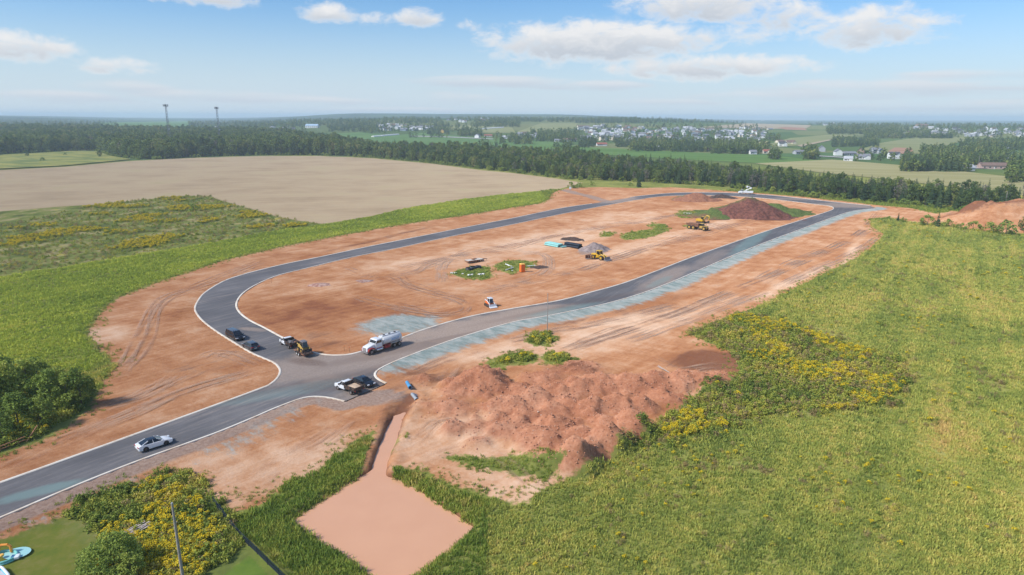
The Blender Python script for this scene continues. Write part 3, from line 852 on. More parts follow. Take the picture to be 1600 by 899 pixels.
# side track that runs off the loop towards the field
SIDE = poly([(950, 316), (925, 308), (900, 302), (880, 297), (862, 296)])
grav = np.maximum(grav, field(lambda Q: 1.1 * (1 - smooth(2.5, 4.5, dist_line(Q, SIDE, False, 14.0))), 0))
grav = np.maximum(grav, field(blob(928, 392, 12, 7, 60, .9), 0))
patch = np.full(len(fx), -6.0)
for p_ in PATCHES: patch = np.maximum(patch, field(lambda Q: sdf(Q, p_, 6.0), -6))
dirt_a = ex['dirt'].copy()
# bare banks of pond edge and trench
dirt_a = np.maximum(dirt_a, np.where(nr, 1.2 - np.abs(ex['pond'] + 0.2) * 1.6, -12))
dirt_a = np.maximum(dirt_a, np.where(ex['pond'] > 0, 4, -12))
dirt_a = np.maximum(dirt_a, np.where(nr, 2.2 - ex['chan'], -12))
attrs = dict(dirt=np.clip(dirt_a, -12, 12), teal=teal, dark=dark, pale=pale, gravel=grav, heap=np.clip(ex['heap'], 0, 3), patch=patch,
             lawn=field(lambda Q: sdf(Q, LAWN_A, 8), -8), fresh=field(lambda Q: sdf(Q, LAWN_B, 8), -8),
             meadow=np.maximum(field(lambda Q: sdf(Q, MEADOW, 20), -20), np.maximum(field(lambda Q: sdf(Q, WEED_R, 20), -20), field(lambda Q: sdf(Q, WEED_BL, 20), -20))),
             wooded=smooth(2300, 3400, np.hypot(fx, fy)), till=sdf(GP, TILL, 20.0), far=smooth(560, 900, np.hypot(fx, fy)) * smooth(-4, -12, sdf(GP, TILL, 20.0)))
nxg, nyg = len(gx), len(gy)
ii = np.arange(nxg * nyg).reshape(nyg, nxg)
GF = np.stack([ii[:-1, :-1], ii[:-1, 1:], ii[1:, 1:], ii[1:, :-1]], -1).reshape(-1, 4)
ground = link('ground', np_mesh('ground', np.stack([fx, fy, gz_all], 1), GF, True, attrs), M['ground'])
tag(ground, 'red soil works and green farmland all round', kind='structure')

# ------------------------------------------------------------------ road, kerbs, water
def flat_poly(name, loops, z, mat, label=None):
    vs = [Vector((p[0], p[1], z)) for l in loops for p in l]
    tris = mgeo.tessellate_polygon([[Vector((p[0], p[1], z)) for p in l] for l in loops])
    me = bpy.data.meshes.new(name)
    me.from_pydata([tuple(v) for v in vs], [], [tuple(t) for t in tris])
    bm = bmesh.new(); bm.from_mesh(me)
    for f in bm.faces:
        if f.normal.z < 0: f.normal_flip()
    bm.to_mesh(me); bm.free()
    o = link(name, me, mat)
    return tag(o, label, kind='structure')
flat_poly('road', [road_outer, kerb_i[::-1]], 0.012, M['road'], 'new grey asphalt loop road with dust and seed spray stains')
def kerb(line, side, closed, label):
    """kerb stone strip: 0.42 wide, stands 0.13 above the asphalt; side picks the outer flank"""
    L = np.asarray(line); n = len(L)
    if closed: t = np.roll(L, -1, 0) - np.roll(L, 1, 0)
    else: t = np.gradient(L, axis=0)
    t /= np.linalg.norm(t, axis=1)[:, None] + 1e-9
    nm = np.stack([-t[:, 1], t[:, 0]], 1) * side
    w = 0.44
    prof = [(-0.02, -0.1), (-0.02, 0.05), (0.10, 0.125), (w - 0.03, 0.13), (w, 0.10), (w, -0.1)]
    V = []
    for off, z in prof: V.append(np.column_stack([L + nm * off, np.full(n, z)]))
    V = np.stack(V, 1).reshape(-1, 3)
    k = len(prof); F = []
    for i in range(n if closed else n - 1):
        j = (i + 1) % n
        for a in range(k - 1): F.append((i * k + a, j * k + a, j * k + a + 1, i * k + a + 1))
    return tag(link('kerb', np_mesh('kerb', V, F), M['kerb']), label, kind='structure')
def area(p): return 0.5 * np.sum(p[:, 0] * np.roll(p[:, 1], -1) - np.roll(p[:, 0], -1) * p[:, 1])
so = 1 if area(road_outer) < 0 else -1
kerb(kerb_a, so, False, 'pale concrete kerb on the field side of the loop road')
kerb(kerb_b, so, False, 'pale concrete kerb at the far end by the trees')
kerb(kerb_c, so, False, 'pale concrete kerb beside the blue-green sprayed verge')
kerb(kerb_d, so, False, 'pale concrete kerb on the near side of the entrance road')
kerb(kerb_i, 1 if area(kerb_i) > 0 else -1, True, 'pale concrete kerb round the middle of the loop')
side_l = curve(SIDE, 2.0)
flat_poly('pond_water', [np.vstack([POND + (POND - POND.mean(0)) * 0.10])], -0.5, M['water'], 'muddy orange-brown water of the settling pond')
tr = curve(CHAN, 0.8)
tn_ = np.gradient(tr, axis=0); tn_ /= np.linalg.norm(tn_, axis=1)[:, None]
nn_ = np.stack([-tn_[:, 1], tn_[:, 0]], 1)
k_ = int(len(tr) * 0.92)
flat_poly('trench_water', [np.vstack([tr[:k_] + nn_[:k_] * 1.7, (tr[:k_] - nn_[:k_] * 1.7)[::-1]])], -0.494, M['water'], 'narrow channel of muddy water that feeds the pond')

# tyre tracks pressed into the loose soil
def track_material():
    m, N, out = mat_new('tyre_track_soil')
    P = N.n('ShaderNodeNewGeometry').outputs['Position']
    n = N.noise(P, 0.5, 4, 0.7); n2 = N.noise(P, 0.06, 3, 0.5)
    tone = N.attr('tone')
    col = N.mix(tone, (0.215, 0.085, 0.045), (0.62, 0.40, 0.27))
    t = N.n('ShaderNodeBsdfTransparent')
    b = N.n('ShaderNodeBsdfPrincipled'); N.put(b.inputs['Base Color'], col); b.inputs['Roughness'].default_value = 0.95
    mx = N.n('ShaderNodeMixShader')
    f = N.m('MULTIPLY', N.m('MULTIPLY', N.rng(n, .15, .6), N.rng(n2, .36, .6)), N.m('MULTIPLY', N.attr('fade'), 0.40))
    N.put(mx.inputs[0], f); N.t.links.new(t.outputs[0], mx.inputs[1]); N.t.links.new(b.outputs[0], mx.inputs[2])
    N.t.links.new(mx.outputs[0], out.inputs[0])
    return m
def tracks():
    lanes = []
    def lane(pts, jit=0.0, tone=None, gauge=2.0, w=0.62):
        q = poly([(x + random.uniform(-jit, jit), y + random.uniform(-jit, jit) * 0.4) for x, y in pts])
        lanes.append((curve(q, 1.0), random.choice([0.35, 0.8, 1.0, 1.0]) if tone is None else tone, gauge, w))
    for i in range(9): lane([(1380, 335), (1335, 370), (1250, 412), (1150, 455), (1050, 495), (960, 522), (880, 545)], 13)
    for i in range(6): lane([(1372, 372), (1330, 398), (1250, 432), (1180, 462), (1100, 492), (1040, 512), (980, 535)], 5, 1.0)
    for i in range(7): lane([(590, 610), (660, 575), (760, 540), (860, 520), (960, 500), (1060, 475)], 9)
    for i in range(8): lane([(1180, 340), (1080, 368), (980, 398), (900, 425), (820, 445), (740, 460)], 10)
    for i in range(7): lane([(1090, 330), (1000, 345), (900, 362), (800, 385), (700, 405), (620, 420), (560, 440)], 9)
    for i in range(5): lane([(690, 440), (690, 412), (730, 400), (790, 395), (850, 400), (850, 425), (800, 445), (740, 448)], 7, 1.0)
    for i in range(6): lane([(610, 432), (660, 455), (720, 470), (700, 490), (620, 480), (560, 465)], 16)
    for i in range(5): lane([(540, 420), (580, 432), (640, 428), (680, 410), (740, 390)], 8)
    for i in range(6): lane([(160, 640), (230, 610), (300, 575), (350, 555), (400, 570)], 14, None)
    for i in range(5): lane([(180, 600), (220, 530), (260, 470), (330, 440), (420, 410)], 12)
    for i in range(6): lane([(0, 735), (100, 690), (200, 650), (300, 610), (400, 580)], 7)
    for i in range(5): lane([(640, 700), (690, 660), (740, 690), (790, 720), (830, 760)], 10, None, 1.6, .4)
    for i in range(5): lane([(660, 720), (720, 700), (780, 690), (830, 700)], 10, 1.0, 1.6, .4)
    for i in range(4): lane([(960, 545), (1010, 560), (1060, 580), (1100, 575), (1140, 570)], 8, None)
    for i in range(4): lane([(690, 600), (720, 570), (770, 550), (830, 540)], 6)
    for i in range(4): lane([(400, 760), (440, 720), (500, 690), (560, 650)], 12)
    V, F, fade, tone = [], [], [], []
    for li, (ln, tv, g, w) in enumerate(lanes):
        t = np.gradient(ln, axis=0); t /= np.linalg.norm(t, axis=1)[:, None] + 1e-9
        nm = np.stack([-t[:, 1], t[:, 0]], 1)
        for s in (-1, 1):
            a = ln + nm * (s * g / 2 - w / 2); b = ln + nm * (s * g / 2 + w / 2)
            P2 = np.vstack([a, b]); z, e2 = near_fields(P2[:, 0], P2[:, 1])
            ok = (e2['droad'] > 0.7) & (e2['dirt'] > 0.5) & (e2['pond'] < -2.5) & (e2['chan'] > 3.0) & (e2['heap'] < 0.6)
            n = len(ln); base = len(V)
            V += [(P2[i, 0], P2[i, 1], z[i] + 0.03 + 0.0015 * li + 0.0007 * (s > 0)) for i in range(2 * n)]
            fd = np.minimum(1, np.minimum(np.arange(n), np.arange(n)[::-1]) / 6.0)
            fade += list(np.tile(fd, 2) * ok); tone += [tv] * (2 * n)
            F += [(base + i, base + i + 1, base + n + i + 1, base + n + i) for i in range(n - 1) if ok[i] and ok[i + 1] and ok[n + i] and ok[n + i + 1]]
    o = link('tyre_tracks', np_mesh('tyre_tracks', V, F, True, dict(fade=fade, tone=tone)), track_material())
    tag(o, 'crossing tyre tracks pressed into the red soil', 'tracks', kind='stuff')
tracks()
# ------------------------------------------------------------------ vegetation
def foliage(name, stops, patch=0.03, wr=0.45, wp=0.55, leaf=0.25, leaf_scale=0.9, transl=0.25, rows=False):
    """leaf colour: differs from plant to plant, in broad patches over the land and from clump to clump"""
    m, N, out = mat_new(name)
    oi = N.n('ShaderNodeObjectInfo')
    loc = oi.outputs['Location']
    pn = N.noise(loc, patch, 3, 0.6)
    if rows:      # drill rows run away from the camera; broad patches lie over them
        pn = N.m('ADD', N.m('MULTIPLY', N.noise(N.mapv(loc, rot=(0, 0, R_(-56)), scale=(0.012, 0.24, 0)), 1.0, 3, 0.6), 0.42), N.m('MULTIPLY', N.noise(N.mapv(loc, loc=(50, 9, 0)), patch * 0.5, 5, 0.68), 0.58))
    ln = N.noise(N.n('ShaderNodeNewGeometry').outputs['Position'], leaf_scale, 2, 0.6)
    v = N.m('ADD', N.m('MULTIPLY', oi.outputs['Random'], wr * 0.55), N.m('MULTIPLY', N.rng(pn, .25, .75, 0, 1, False), wp))
    v = N.m('ADD', v, N.m('MULTIPLY', N.m('SUBTRACT', ln, 0.5), leaf * 2))
    v = N.m('ADD', v, wr * 0.225 + 0.5 - (wr * 0.5 + wp * 0.5))     # centred on the middle of the ramp
    finish(N, out, N.ramp(v, stops), 0.75, spec=0.15, transl=transl)
    return m
M['crop'] = foliage('crop_leaves', [(0.15, (0.151, 0.217, 0.055)), (0.35, (0.293, 0.350, 0.079)), (0.52, (0.452, 0.471, 0.103)), (0.68, (0.646, 0.560, 0.145)), (0.85, (0.702, 0.492, 0.182))], 0.06, wr=.5, wp=.85, leaf=.22, leaf_scale=.5, rows=True)
M['crop_left'] = foliage('young_crop_leaves', [(0.2, (0.215, 0.289, 0.053)), (0.45, (0.381, 0.451, 0.068)), (0.65, (0.562, 0.592, 0.089)), (0.85, (0.712, 0.620, 0.137))], 0.05, wr=.5, wp=.7, rows=True)
M['grass'] = foliage('grass_blades', [(0.2, (0.134, 0.207, 0.038)), (0.45, (0.242, 0.322, 0.054)), (0.65, (0.377, 0.394, 0.073)), (0.85, (0.591, 0.426, 0.154))], 0.12)
M['weed'] = foliage('weed_leaves', [(0.15, (0.110, 0.162, 0.041)), (0.4, (0.219, 0.280, 0.053)), (0.6, (0.404, 0.404, 0.069)), (0.78, (0.587, 0.460, 0.101)), (0.95, (0.641, 0.362, 0.173))], 0.10)
M['dry'] = foliage('dry_stalks', [(0.2, (0.239, 0.171, 0.083)), (0.6, (0.404, 0.300, 0.127)), (0.9, (0.299, 0.212, 0.122))], 0.1)
M['gold'] = foliage('goldenrod_bloom', [(0.2, (0.461, 0.389, 0.029)), (0.5, (0.740, 0.554, 0.025)), (0.85, (0.647, 0.527, 0.049))], 0.2)
M['leaf'] = foliage('broad_leaves', [(0.15, (0.065, 0.106, 0.036)), (0.4, (0.114, 0.171, 0.048)), (0.6, (0.179, 0.235, 0.060)), (0.8, (0.267, 0.288, 0.084)), (0.97, (0.341, 0.254, 0.157))], 0.02, wr=.8, leaf=0.3, leaf_scale=0.35)
M['needle'] = foliage('dark_needles', [(0.15, (0.040, 0.073, 0.035)), (0.5, (0.070, 0.119, 0.050)), (0.8, (0.112, 0.155, 0.063)), (0.97, (0.223, 0.184, 0.137))], 0.02, leaf=0.25, leaf_scale=0.4)
M['grey_twig'] = foliage('bare_twigs', [(0.2, (0.155, 0.146, 0.118)), (0.8, (0.273, 0.237, 0.200))], 0.05)
M['shrub_leaf'] = foliage('shrub_leaves', [(0.15, (0.128, 0.197, 0.045)), (0.45, (0.231, 0.309, 0.063)), (0.7, (0.371, 0.427, 0.085)), (0.95, (0.558, 0.506, 0.136))], 0.15, leaf=0.35, leaf_scale=0.8)
M['bark'] = simple('bark', (0.10, 0.085, 0.07), 0.9, 0, .3, 4)

def tuft_mesh(name, n, h, spread, w, lean, seed):
    r = np.random.default_rng(seed)
    V, F = [], []
    for i in range(n):
        a = r.uniform(0, 2 * np.pi); d = spread * math.sqrt(r.uniform())
        b = np.array([math.cos(a) * d, math.sin(a) * d, -0.08])
        hh = h * r.uniform(0.6, 1.1); ww = w * r.uniform(0.7, 1.3)
        t = r.uniform(0, 2 * np.pi); side = np.array([math.cos(t), math.sin(t), 0]) * ww / 2
        la = r.uniform(0, 2 * np.pi); ld = np.array([math.cos(la), math.sin(la), 0]) * lean * hh * r.uniform(.3, 1)
        m = b + ld * 0.35 + np.array([0, 0, hh * 0.6]); tip = b + ld + np.array([0, 0, hh])
        k = len(V)
        V += [b - side * .6, b + side * .6, m + side, m - side, tip + side * .35, tip - side * .35]
        F += [(k, k + 1, k + 2, k + 3), (k + 3, k + 2, k + 4, k + 5)]
    return np_mesh(name, np.array(V), np.array(F))
def leaf_quads(centers, size, r, up=0.4, jitter=0.4):
    """small folded leaf-clump faces round the given points"""
    n = len(centers)
    nrm = r.normal(size=(n, 3)); nrm[:, 2] = np.abs(nrm[:, 2]) + up
    nrm /= np.linalg.norm(nrm, axis=1)[:, None]
    a = np.cross(nrm, r.normal(size=(n, 3))); a /= np.linalg.norm(a, axis=1)[:, None] + 1e-9
    b = np.cross(nrm, a)
    s = size * r.uniform(1 - jitter, 1 + jitter, (n, 1))
    V = np.stack([centers - a * s, centers - b * s * .55 + nrm * s * .15, centers + a * s, centers + b * s * .55 + nrm * s * .15], 1).reshape(-1, 3)
    F = np.arange(4 * n).reshape(n, 4)
    return V, F
def clump_mesh(name, n, rad, h, size, seed, flower=0, mats=('weed', 'gold')):
    r = np.random.default_rng(seed)
    d = r.normal(size=(n, 3)); d /= np.linalg.norm(d, axis=1)[:, None]; d[:, 2] = np.abs(d[:, 2])
    rr = r.uniform(.45, 1, (n, 1)) ** .6
    lump = 1 + 0.35 * np.sin(d[:, :1] * 5 + seed) * np.cos(d[:, 1:2] * 4 + seed)
    c = d * rr * lump * np.array([rad, rad, h])
    V, F = leaf_quads(c, size, r)
    me_mats = [M[mats[0]]]
    if flower:
        a = r.uniform(0, 2 * np.pi, flower); q = rad * .9 * np.sqrt(r.uniform(size=flower))
        fc = np.stack([np.cos(a) * q, np.sin(a) * q, h * (1.08 - .35 * (q / rad) ** 2) + r.uniform(-.08, .12, flower) * h], 1)
        V2, F2 = leaf_quads(fc, size * .9, r, up=.8)
        F = np.vstack([F, F2 + len(V)]); V = np.vstack([V, V2]); me_mats.append(M[mats[1]])
    me = np_mesh(name, V, F)
    for m_ in me_mats: me.materials.append(m_)
    if flower:
        ix = np.zeros(len(F), np.int32); ix[n:] = 1
        me.polygons.foreach_set('material_index', ix)
    return me
def mesh_trunk(h, r0, limbs, seed, lean=0.05):
    r = random.Random(seed)
    b = MB()
    p = Vector((0, 0, -0.3)); top = Vector((r.uniform(-lean, lean) * h, r.uniform(-lean, lean) * h, h))
    k = 4; pts = [p.lerp(top, i / k) + Vector((r.uniform(-1, 1), r.uniform(-1, 1), 0)) * (0.02 * h if 0 < i < k else 0) for i in range(k + 1)]
    for i in range(k): b.cyl(pts[i], pts[i + 1], r0 * (1 - i / k * .85), r0 * (1 - (i + 1) / k * .85) + .01, 6, i == 0)
    ends = []
    for i in range(limbs):
        t = r.uniform(.3, .85); s = p.lerp(top, t); a = 2 * math.pi * (i + r.random() * .6) / limbs
        L = h * r.uniform(.2, .36) * (1.15 - t)
        e = s + Vector((math.cos(a) * L, math.sin(a) * L, L * r.uniform(.5, 1.1)))
        b.cyl(s, e, r0 * .38 * (1.1 - t), .02, 5, False); ends.append(e)
    return b, ends
def broad_tree(name, seed, h, cr, nclump, nleaf, size, mat, base=0.18, sparse=1.0):
    r = np.random.default_rng(seed)
    tb, ends = mesh_trunk(h * .9, h * .018 + .04, 7, seed)
    cs = []
    for i in range(nclump):
        u = r.uniform(); z = base + (1 - base) * (i + r.uniform()) / nclump
        prof = math.sin(math.pi * min(1, max(.08, (z - base) / (1 - base) * .82 + .14))) ** .75
        a = r.uniform(0, 2 * np.pi); q = cr * prof * (.35 + .65 * math.sqrt(u))
        cs.append((math.cos(a) * q, math.sin(a) * q, z * h * .93, cr * r.uniform(.24, .42)))
    cs = np.array(cs)
    per = max(4, nleaf // nclump)
    d = r.normal(size=(nclump, per, 3)); d /= np.linalg.norm(d, axis=2)[..., None]
    d *= r.uniform(.35, 1.0, (nclump, per, 1)) ** .5
    c = cs[:, None, :3] + d * cs[:, None, 3:4] * np.array([1, 1, .8])
    V, F = leaf_quads(c.reshape(-1, 3), size, r)
    crown = np_mesh(name + '_crown', V, F); crown.materials.append(mat)
    trunk = tb.mesh(name + '_trunk'); trunk.materials.append(M['bark'])
    return trunk, crown
def conifer_tree(name, seed, h, cr, levels, mat, narrow=1.0):
    r = np.random.default_rng(seed)
    tb = MB().cyl((0, 0, -.3), (0, 0, h * .97), h * .014 + .05, .03, 6)
    V, F = [], []
    for L in range(levels):
        t = (L + r.uniform(-.3, .3)) / levels
        z = h * (.06 + .93 * t); rad = cr * (1 - t) ** .85 * r.uniform(.72, 1.12) + .18
        nb = int(5 + 5 * (1 - t))
        for k in range(nb):
            a = 2 * np.pi * (k + r.uniform(-.35, .35)) / nb + L * .7
            q = rad * r.uniform(.65, 1.15)
            o = np.array([math.cos(a), math.sin(a), 0]); s = np.array([-math.sin(a), math.cos(a), 0])
            w = q * r.uniform(.26, .42) + .12; dr = q * r.uniform(.22, .5)
            p0 = np.array([0, 0, z + .12 * q]); p1 = o * q * .55 + np.array([0, 0, z - dr * .3]); p2 = o * q + np.array([0, 0, z - dr])
            i = len(V)
            V += [p0, p1 + s * w + [0, 0, -.12 * q], p2, p1 - s * w + [0, 0, -.12 * q]]
            F += [(i, i + 1, i + 2, i + 3)]
            i = len(V); w *= .7
            V += [p0 * .4 + p1 * .6 + [0, 0, .1], p1 + s * w * .2 + [0, 0, w * .55], p2 + [0, 0, .12], p1 - [0, 0, w * .8]]
            F += [(i, i + 1, i + 2, i + 3)]
    crown = np_mesh(name + '_crown', np.array(V), np.array(F)); crown.materials.append(mat)
    trunk = tb.mesh(name + '_trunk'); trunk.materials.append(M['bark'])
    return trunk, crown

def source_collection(name, meshes):
    """shapes to be scattered; the collection itself is not in the scene"""
    col = bpy.data.collections.new(name)
    for i, me in enumerate(meshes):
        o = bpy.data.objects.new('%s_%02d' % (name, i), me)
        col.objects.link(o)
    return col
def scatter(name, pts, scale, src, idx, label, cat, zscale=None):
    n = len(pts)
    me = bpy.data.meshes.new(name)
    me.vertices.add(n); me.vertices.foreach_set('co', np.asarray(pts, np.float32).ravel())
    for a, v in (('sc', scale), ('rz', rng.uniform(0, 6.283, n)), ('zs', np.ones(n) if zscale is None else zscale)):
        t = me.attributes.new(a, 'FLOAT', 'POINT'); t.data.foreach_set('value', np.asarray(v, np.float32))
    t = me.attributes.new('ix', 'INT', 'POINT'); t.data.foreach_set('value', np.asarray(idx, np.int32))
    o = link(name, me)
    ng = bpy.data.node_groups.new(name, 'GeometryNodeTree')
    ng.interface.new_socket('Geometry', in_out='INPUT', socket_type='NodeSocketGeometry')
    ng.interface.new_socket('Geometry', in_out='OUTPUT', socket_type='NodeSocketGeometry')
    gi = ng.nodes.new('NodeGroupInput'); go = ng.nodes.new('NodeGroupOutput')
    ci = ng.nodes.new('GeometryNodeCollectionInfo'); ci.inputs[0].default_value = src
    ci.inputs['Separate Children'].default_value = True; ci.inputs['Reset Children'].default_value = True
    ip = ng.nodes.new('GeometryNodeInstanceOnPoints')
    def na(nm, typ='FLOAT'):
        k = ng.nodes.new('GeometryNodeInputNamedAttribute'); k.data_type = typ; k.inputs[0].default_value = nm
        return k.outputs[0]
    cx = ng.nodes.new('ShaderNodeCombineXYZ'); ng.links.new(na('rz'), cx.inputs[2])
    cs = ng.nodes.new('ShaderNodeCombineXYZ')
    s_ = na('sc'); mz = ng.nodes.new('ShaderNodeMath'); mz.operation = 'MULTIPLY'
    ng.links.new(s_, mz.inputs[0]); ng.links.new(na('zs'), mz.inputs[1])
    ng.links.new(s_, cs.inputs[0]); ng.links.new(s_, cs.inputs[1]); ng.links.new(mz.outputs[0], cs.inputs[2])
    ng.links.new(gi.outputs[0], ip.inputs['Points']); ng.links.new(ci.outputs[0], ip.inputs['Instance'])
    ip.inputs['Pick Instance'].default_value = True
    ng.links.new(na('ix', 'INT'), ip.inputs['Instance Index'])
    ng.links.new(cx.outputs[0], ip.inputs['Rotation']); ng.links.new(cs.outputs[0], ip.inputs['Scale'])
    ng.links.new(ip.outputs[0], go.inputs[0])
    md = o.modifiers.new('scatter', 'NODES'); md.node_group = ng
    return tag(o, label, cat, kind='stuff')
def rand_pts(x0, x1, y0, y1, n):
    return np.stack([rng.uniform(x0, x1, n), rng.uniform(y0, y1, n)], 1)
def in_view(P, m=0.10):
    """roughly inside the picture, with room to step aside"""
    return (np.abs(P[:, 0]) < (0.75 + m) * (P[:, 1] * 0.97 + 12) + 8) & (P[:, 1] > 40)

# ---- low plants
crop_src = source_collection('crop_plant', [tuft_mesh('crop_plant', 12, .46 + .06 * (s % 2), .27, .075, .55, s) for s in range(4)])
for o_ in crop_src.objects: o_.data.materials.append(M['crop'])
cropl_src = source_collection('young_crop_plant', [tuft_mesh('young_crop_plant', 12, .40, .32, .085, .55, s + 10) for s in range(3)])
for o_ in cropl_src.objects: o_.data.materials.append(M['crop_left'])
grass_src = source_collection('grass_tuft', [tuft_mesh('grass_tuft', 14, .50, .30, .06, .6, s + 20) for s in range(3)])
for o_ in grass_src.objects: o_.data.materials.append(M['grass'])
weed_src = source_collection('weed_clump', [clump_mesh('weed_clump', 90, .55, .85, .13, s + 30) for s in range(3)]
                             + [clump_mesh('weed_clump', 80, .5, .8, .12, s + 40, 46) for s in range(3)]
                             + [clump_mesh('weed_clump', 60, .55, .7, .11, s + 50, 25, ('dry', 'dry')) for s in range(2)])

n0 = 2600000
P = rand_pts(-230, 330, 42, 470, n0)
d = np.hypot(P[:, 0], P[:, 1])
lam = 10.7 * np.minimum(1, (84 / d) ** 1.3)
P = P[(rng.uniform(size=n0) * (n0 / (560 * 428.)) < lam) & in_view(P)]
z, e = near_fields(P[:, 0], P[:, 1])
jit = (vnoise(P[:, 0], P[:, 1], .5, 77, 3) - .5) * 2.6
pat = np.full(len(P), -9.0)
for p_ in PATCHES: pat = np.maximum(pat, sdf(P, p_, 8))
green = (e['dirt'] + jit < -0.35) & (e['pond'] < -0.5) & (e['droad'] > 1) & (e['chan'] > 2.4)
s_till = sdf(P, TILL, 20); s_mead = sdf(P, MEADOW, 20); s_cl = sdf(P, CROP_L, 20)
s_wr = sdf(P, WEED_R, 20); s_wb = sdf(P, WEED_BL, 20); s_la = sdf(P, LAWN_A, 20); s_lb = sdf(P, LAWN_B, 20); s_th = sdf(P, THICKET, 20)
d = np.hypot(P[:, 0], P[:, 1])
grow = (np.maximum(d, 70) / 70) ** 0.38
def put(name, mask, src, ids, label, cat, smin=.75, smax=1.25, thin=1.0, probs=None, zs=None, mult=None):
    k = np.flatnonzero(mask & (rng.uniform(size=len(P)) < thin))
    sc_ = rng.uniform(smin, smax, len(k)) * grow[k]
    if mult is not None: sc_ = sc_ * mult[k]
    ix = rng.choice(ids, len(k), p=probs)
    scatter(name, np.column_stack([P[k], z[k]]), sc_, src, ix, label, cat, None if zs is None else zs[k])
lawn = (s_la > -.3) | (s_lb > -.3)
weedy = (s_wr + jit > 0.2) | (s_wb + jit * .5 > 0)
right = green & ~weedy & ~lawn & (s_till < 0) & (s_mead < 0) & (s_cl < .3) & (s_th < 0)
edge_x = at(640, 899, 0.0).x
bank = right & (P[:, 0] < at(735, 830, 0).x + 2) & (P[:, 1] < at(560, 690, 0).y) & (P[:, 0] > -60)
farstrip = right & (P[:, 1] > 330) & (P[:, 0] < 240)
hmul = 0.45 + 1.0 * vnoise(P[:, 0], P[:, 1], 1 / 7., 91, 4, .6)
bare = np.maximum(3.2 - dist_line(P, poly([(1503, 572), (1528, 582), (1548, 594), (1566, 612)]), False, 8.0) * 2.2, 4.0 - dist_line(P, poly([(1262, 514), (1290, 523), (1312, 528)]), False, 8.0) * 1.3)
bare = np.maximum(bare, 8 * (.30 - vnoise(P[:, 0], P[:, 1], 1 / 11., 151, 4, .6)))
stand = rng.uniform(size=len(P)) > np.clip(bare + jit * .5, 0, .85)
put('crop', right & ~bank & ~farstrip & stand, crop_src, [0, 1, 2, 3], 'tall yellow-green crop filling the big field on the right', 'crop', .6, 1.1, mult=hmul)
put('lodged_crop', right & ~bank & ~farstrip & (bare > .5), weed_src, [6, 7], 'dry flattened patches in the right-hand crop', 'crop', .35, .7, .12)
put('pond_bank_grass', bank, grass_src, [0, 1, 2], 'lush long grass on the banks round the muddy pond', 'grass', .8, 1.5, .8, mult=hmul)
put('verge_grass', farstrip, grass_src, [0, 1, 2], 'low green grass along the foot of the far trees', 'grass', .8, 1.5, .5)
put('young_crop', green & (s_cl > 0.2) & (s_mead < 0), cropl_src, [0, 1, 2], 'bright green crop strip beside the loop road on the left', 'crop', .8, 1.2, .85, mult=hmul)
put('meadow_weeds', (s_mead + jit > 0) & (rng.uniform(size=len(P)) < 0.12), weed_src, [0, 1, 2, 6, 7], 'dark weedy meadow between the bare field and the crop strip', 'weeds', .35, .7, .8)
gold = vnoise(P[:, 0], P[:, 1], 1 / 7., 101, 3) > .52
put('meadow_goldenrod', (s_mead + jit > 1) & (vnoise(P[:, 0], P[:, 1], 1 / 16., 111, 3) > .60), weed_src, [3, 4, 5], 'yellow goldenrod patches in the left meadow', 'goldenrod', .4, .75, .34)
put('crop_weeds', right & ~bank & ~farstrip & (vnoise(P[:, 0], P[:, 1], 1 / 6., 131, 3) > .5), weed_src, [0, 1, 2, 3, 6, 7], 'odd weeds standing among the right-hand crop', 'weeds', .4, .8, .05)
put('field_weeds', (s_wr + jit > 0.2), weed_src, [0, 1, 2, 6, 7], 'dark green weeds on the mound beside the spoil heaps', 'weeds', .6, 1.15, .28, [.27, .27, .2, .13, .13])
put('field_goldenrod', (s_wr > 0.8) & gold, weed_src, [3, 4, 5], 'yellow goldenrod among the weeds beside the spoil heaps', 'goldenrod', .55, 1.05, .25)
put('yard_weeds', (s_wb + jit * .5 > 0.1), weed_src, [0, 1, 2, 6], 'tangled green weeds round the nearest utility pole', 'weeds', .6, 1.2, .24, [.34, .3, .28, .08])
put('yard_goldenrod', (s_wb > 0.5) & (vnoise(P[:, 0], P[:, 1], 1 / 4., 121, 3) > .47), weed_src, [3, 4, 5], 'yellow goldenrod round the nearest utility pole', 'goldenrod', .55, 1.05, .25)
put('thicket_undergrowth', (s_th > 0) & (e['dirt'] < 0), weed_src, [0, 1, 2, 3], 'undergrowth at the foot of the left thicket', 'weeds', .7, 1.4, .3, [.3, .3, .3, .1])
put('island_grass', (pat + jit * .6 > 0.1) & (e['droad'] > 1) & (e['chan'] > 2.2), grass_src, [0, 1, 2], 'green grass left standing in patches on the red soil', 'grass', .5, 1.0, .42)
hp = ((sdf(P, PATCHES[7], 6) > 0.5) | (sdf(P, PATCHES[8], 6) > 1.0) | (sdf(P, PATCHES[9], 6) > .8))
put('hummock_weeds', hp, weed_src, [0, 1, 2, 3], 'weeds on the small hummocks below the sprayed verge', 'weeds', .6, 1.1, .3, [.3, .3, .2, .2])
# scattered sparse growth at the edges of the soil
put('sparse_grass', (e['dirt'] > 0) & (e['dirt'] + jit * 2.2 < 2.2) & (e['droad'] > 2.5) & (e['chan'] > 2.5) & (e['heap'] < .5), grass_src, [0, 1, 2], 'thin grass creeping over the edge of the red soil', 'grass', .4, .8, .22)

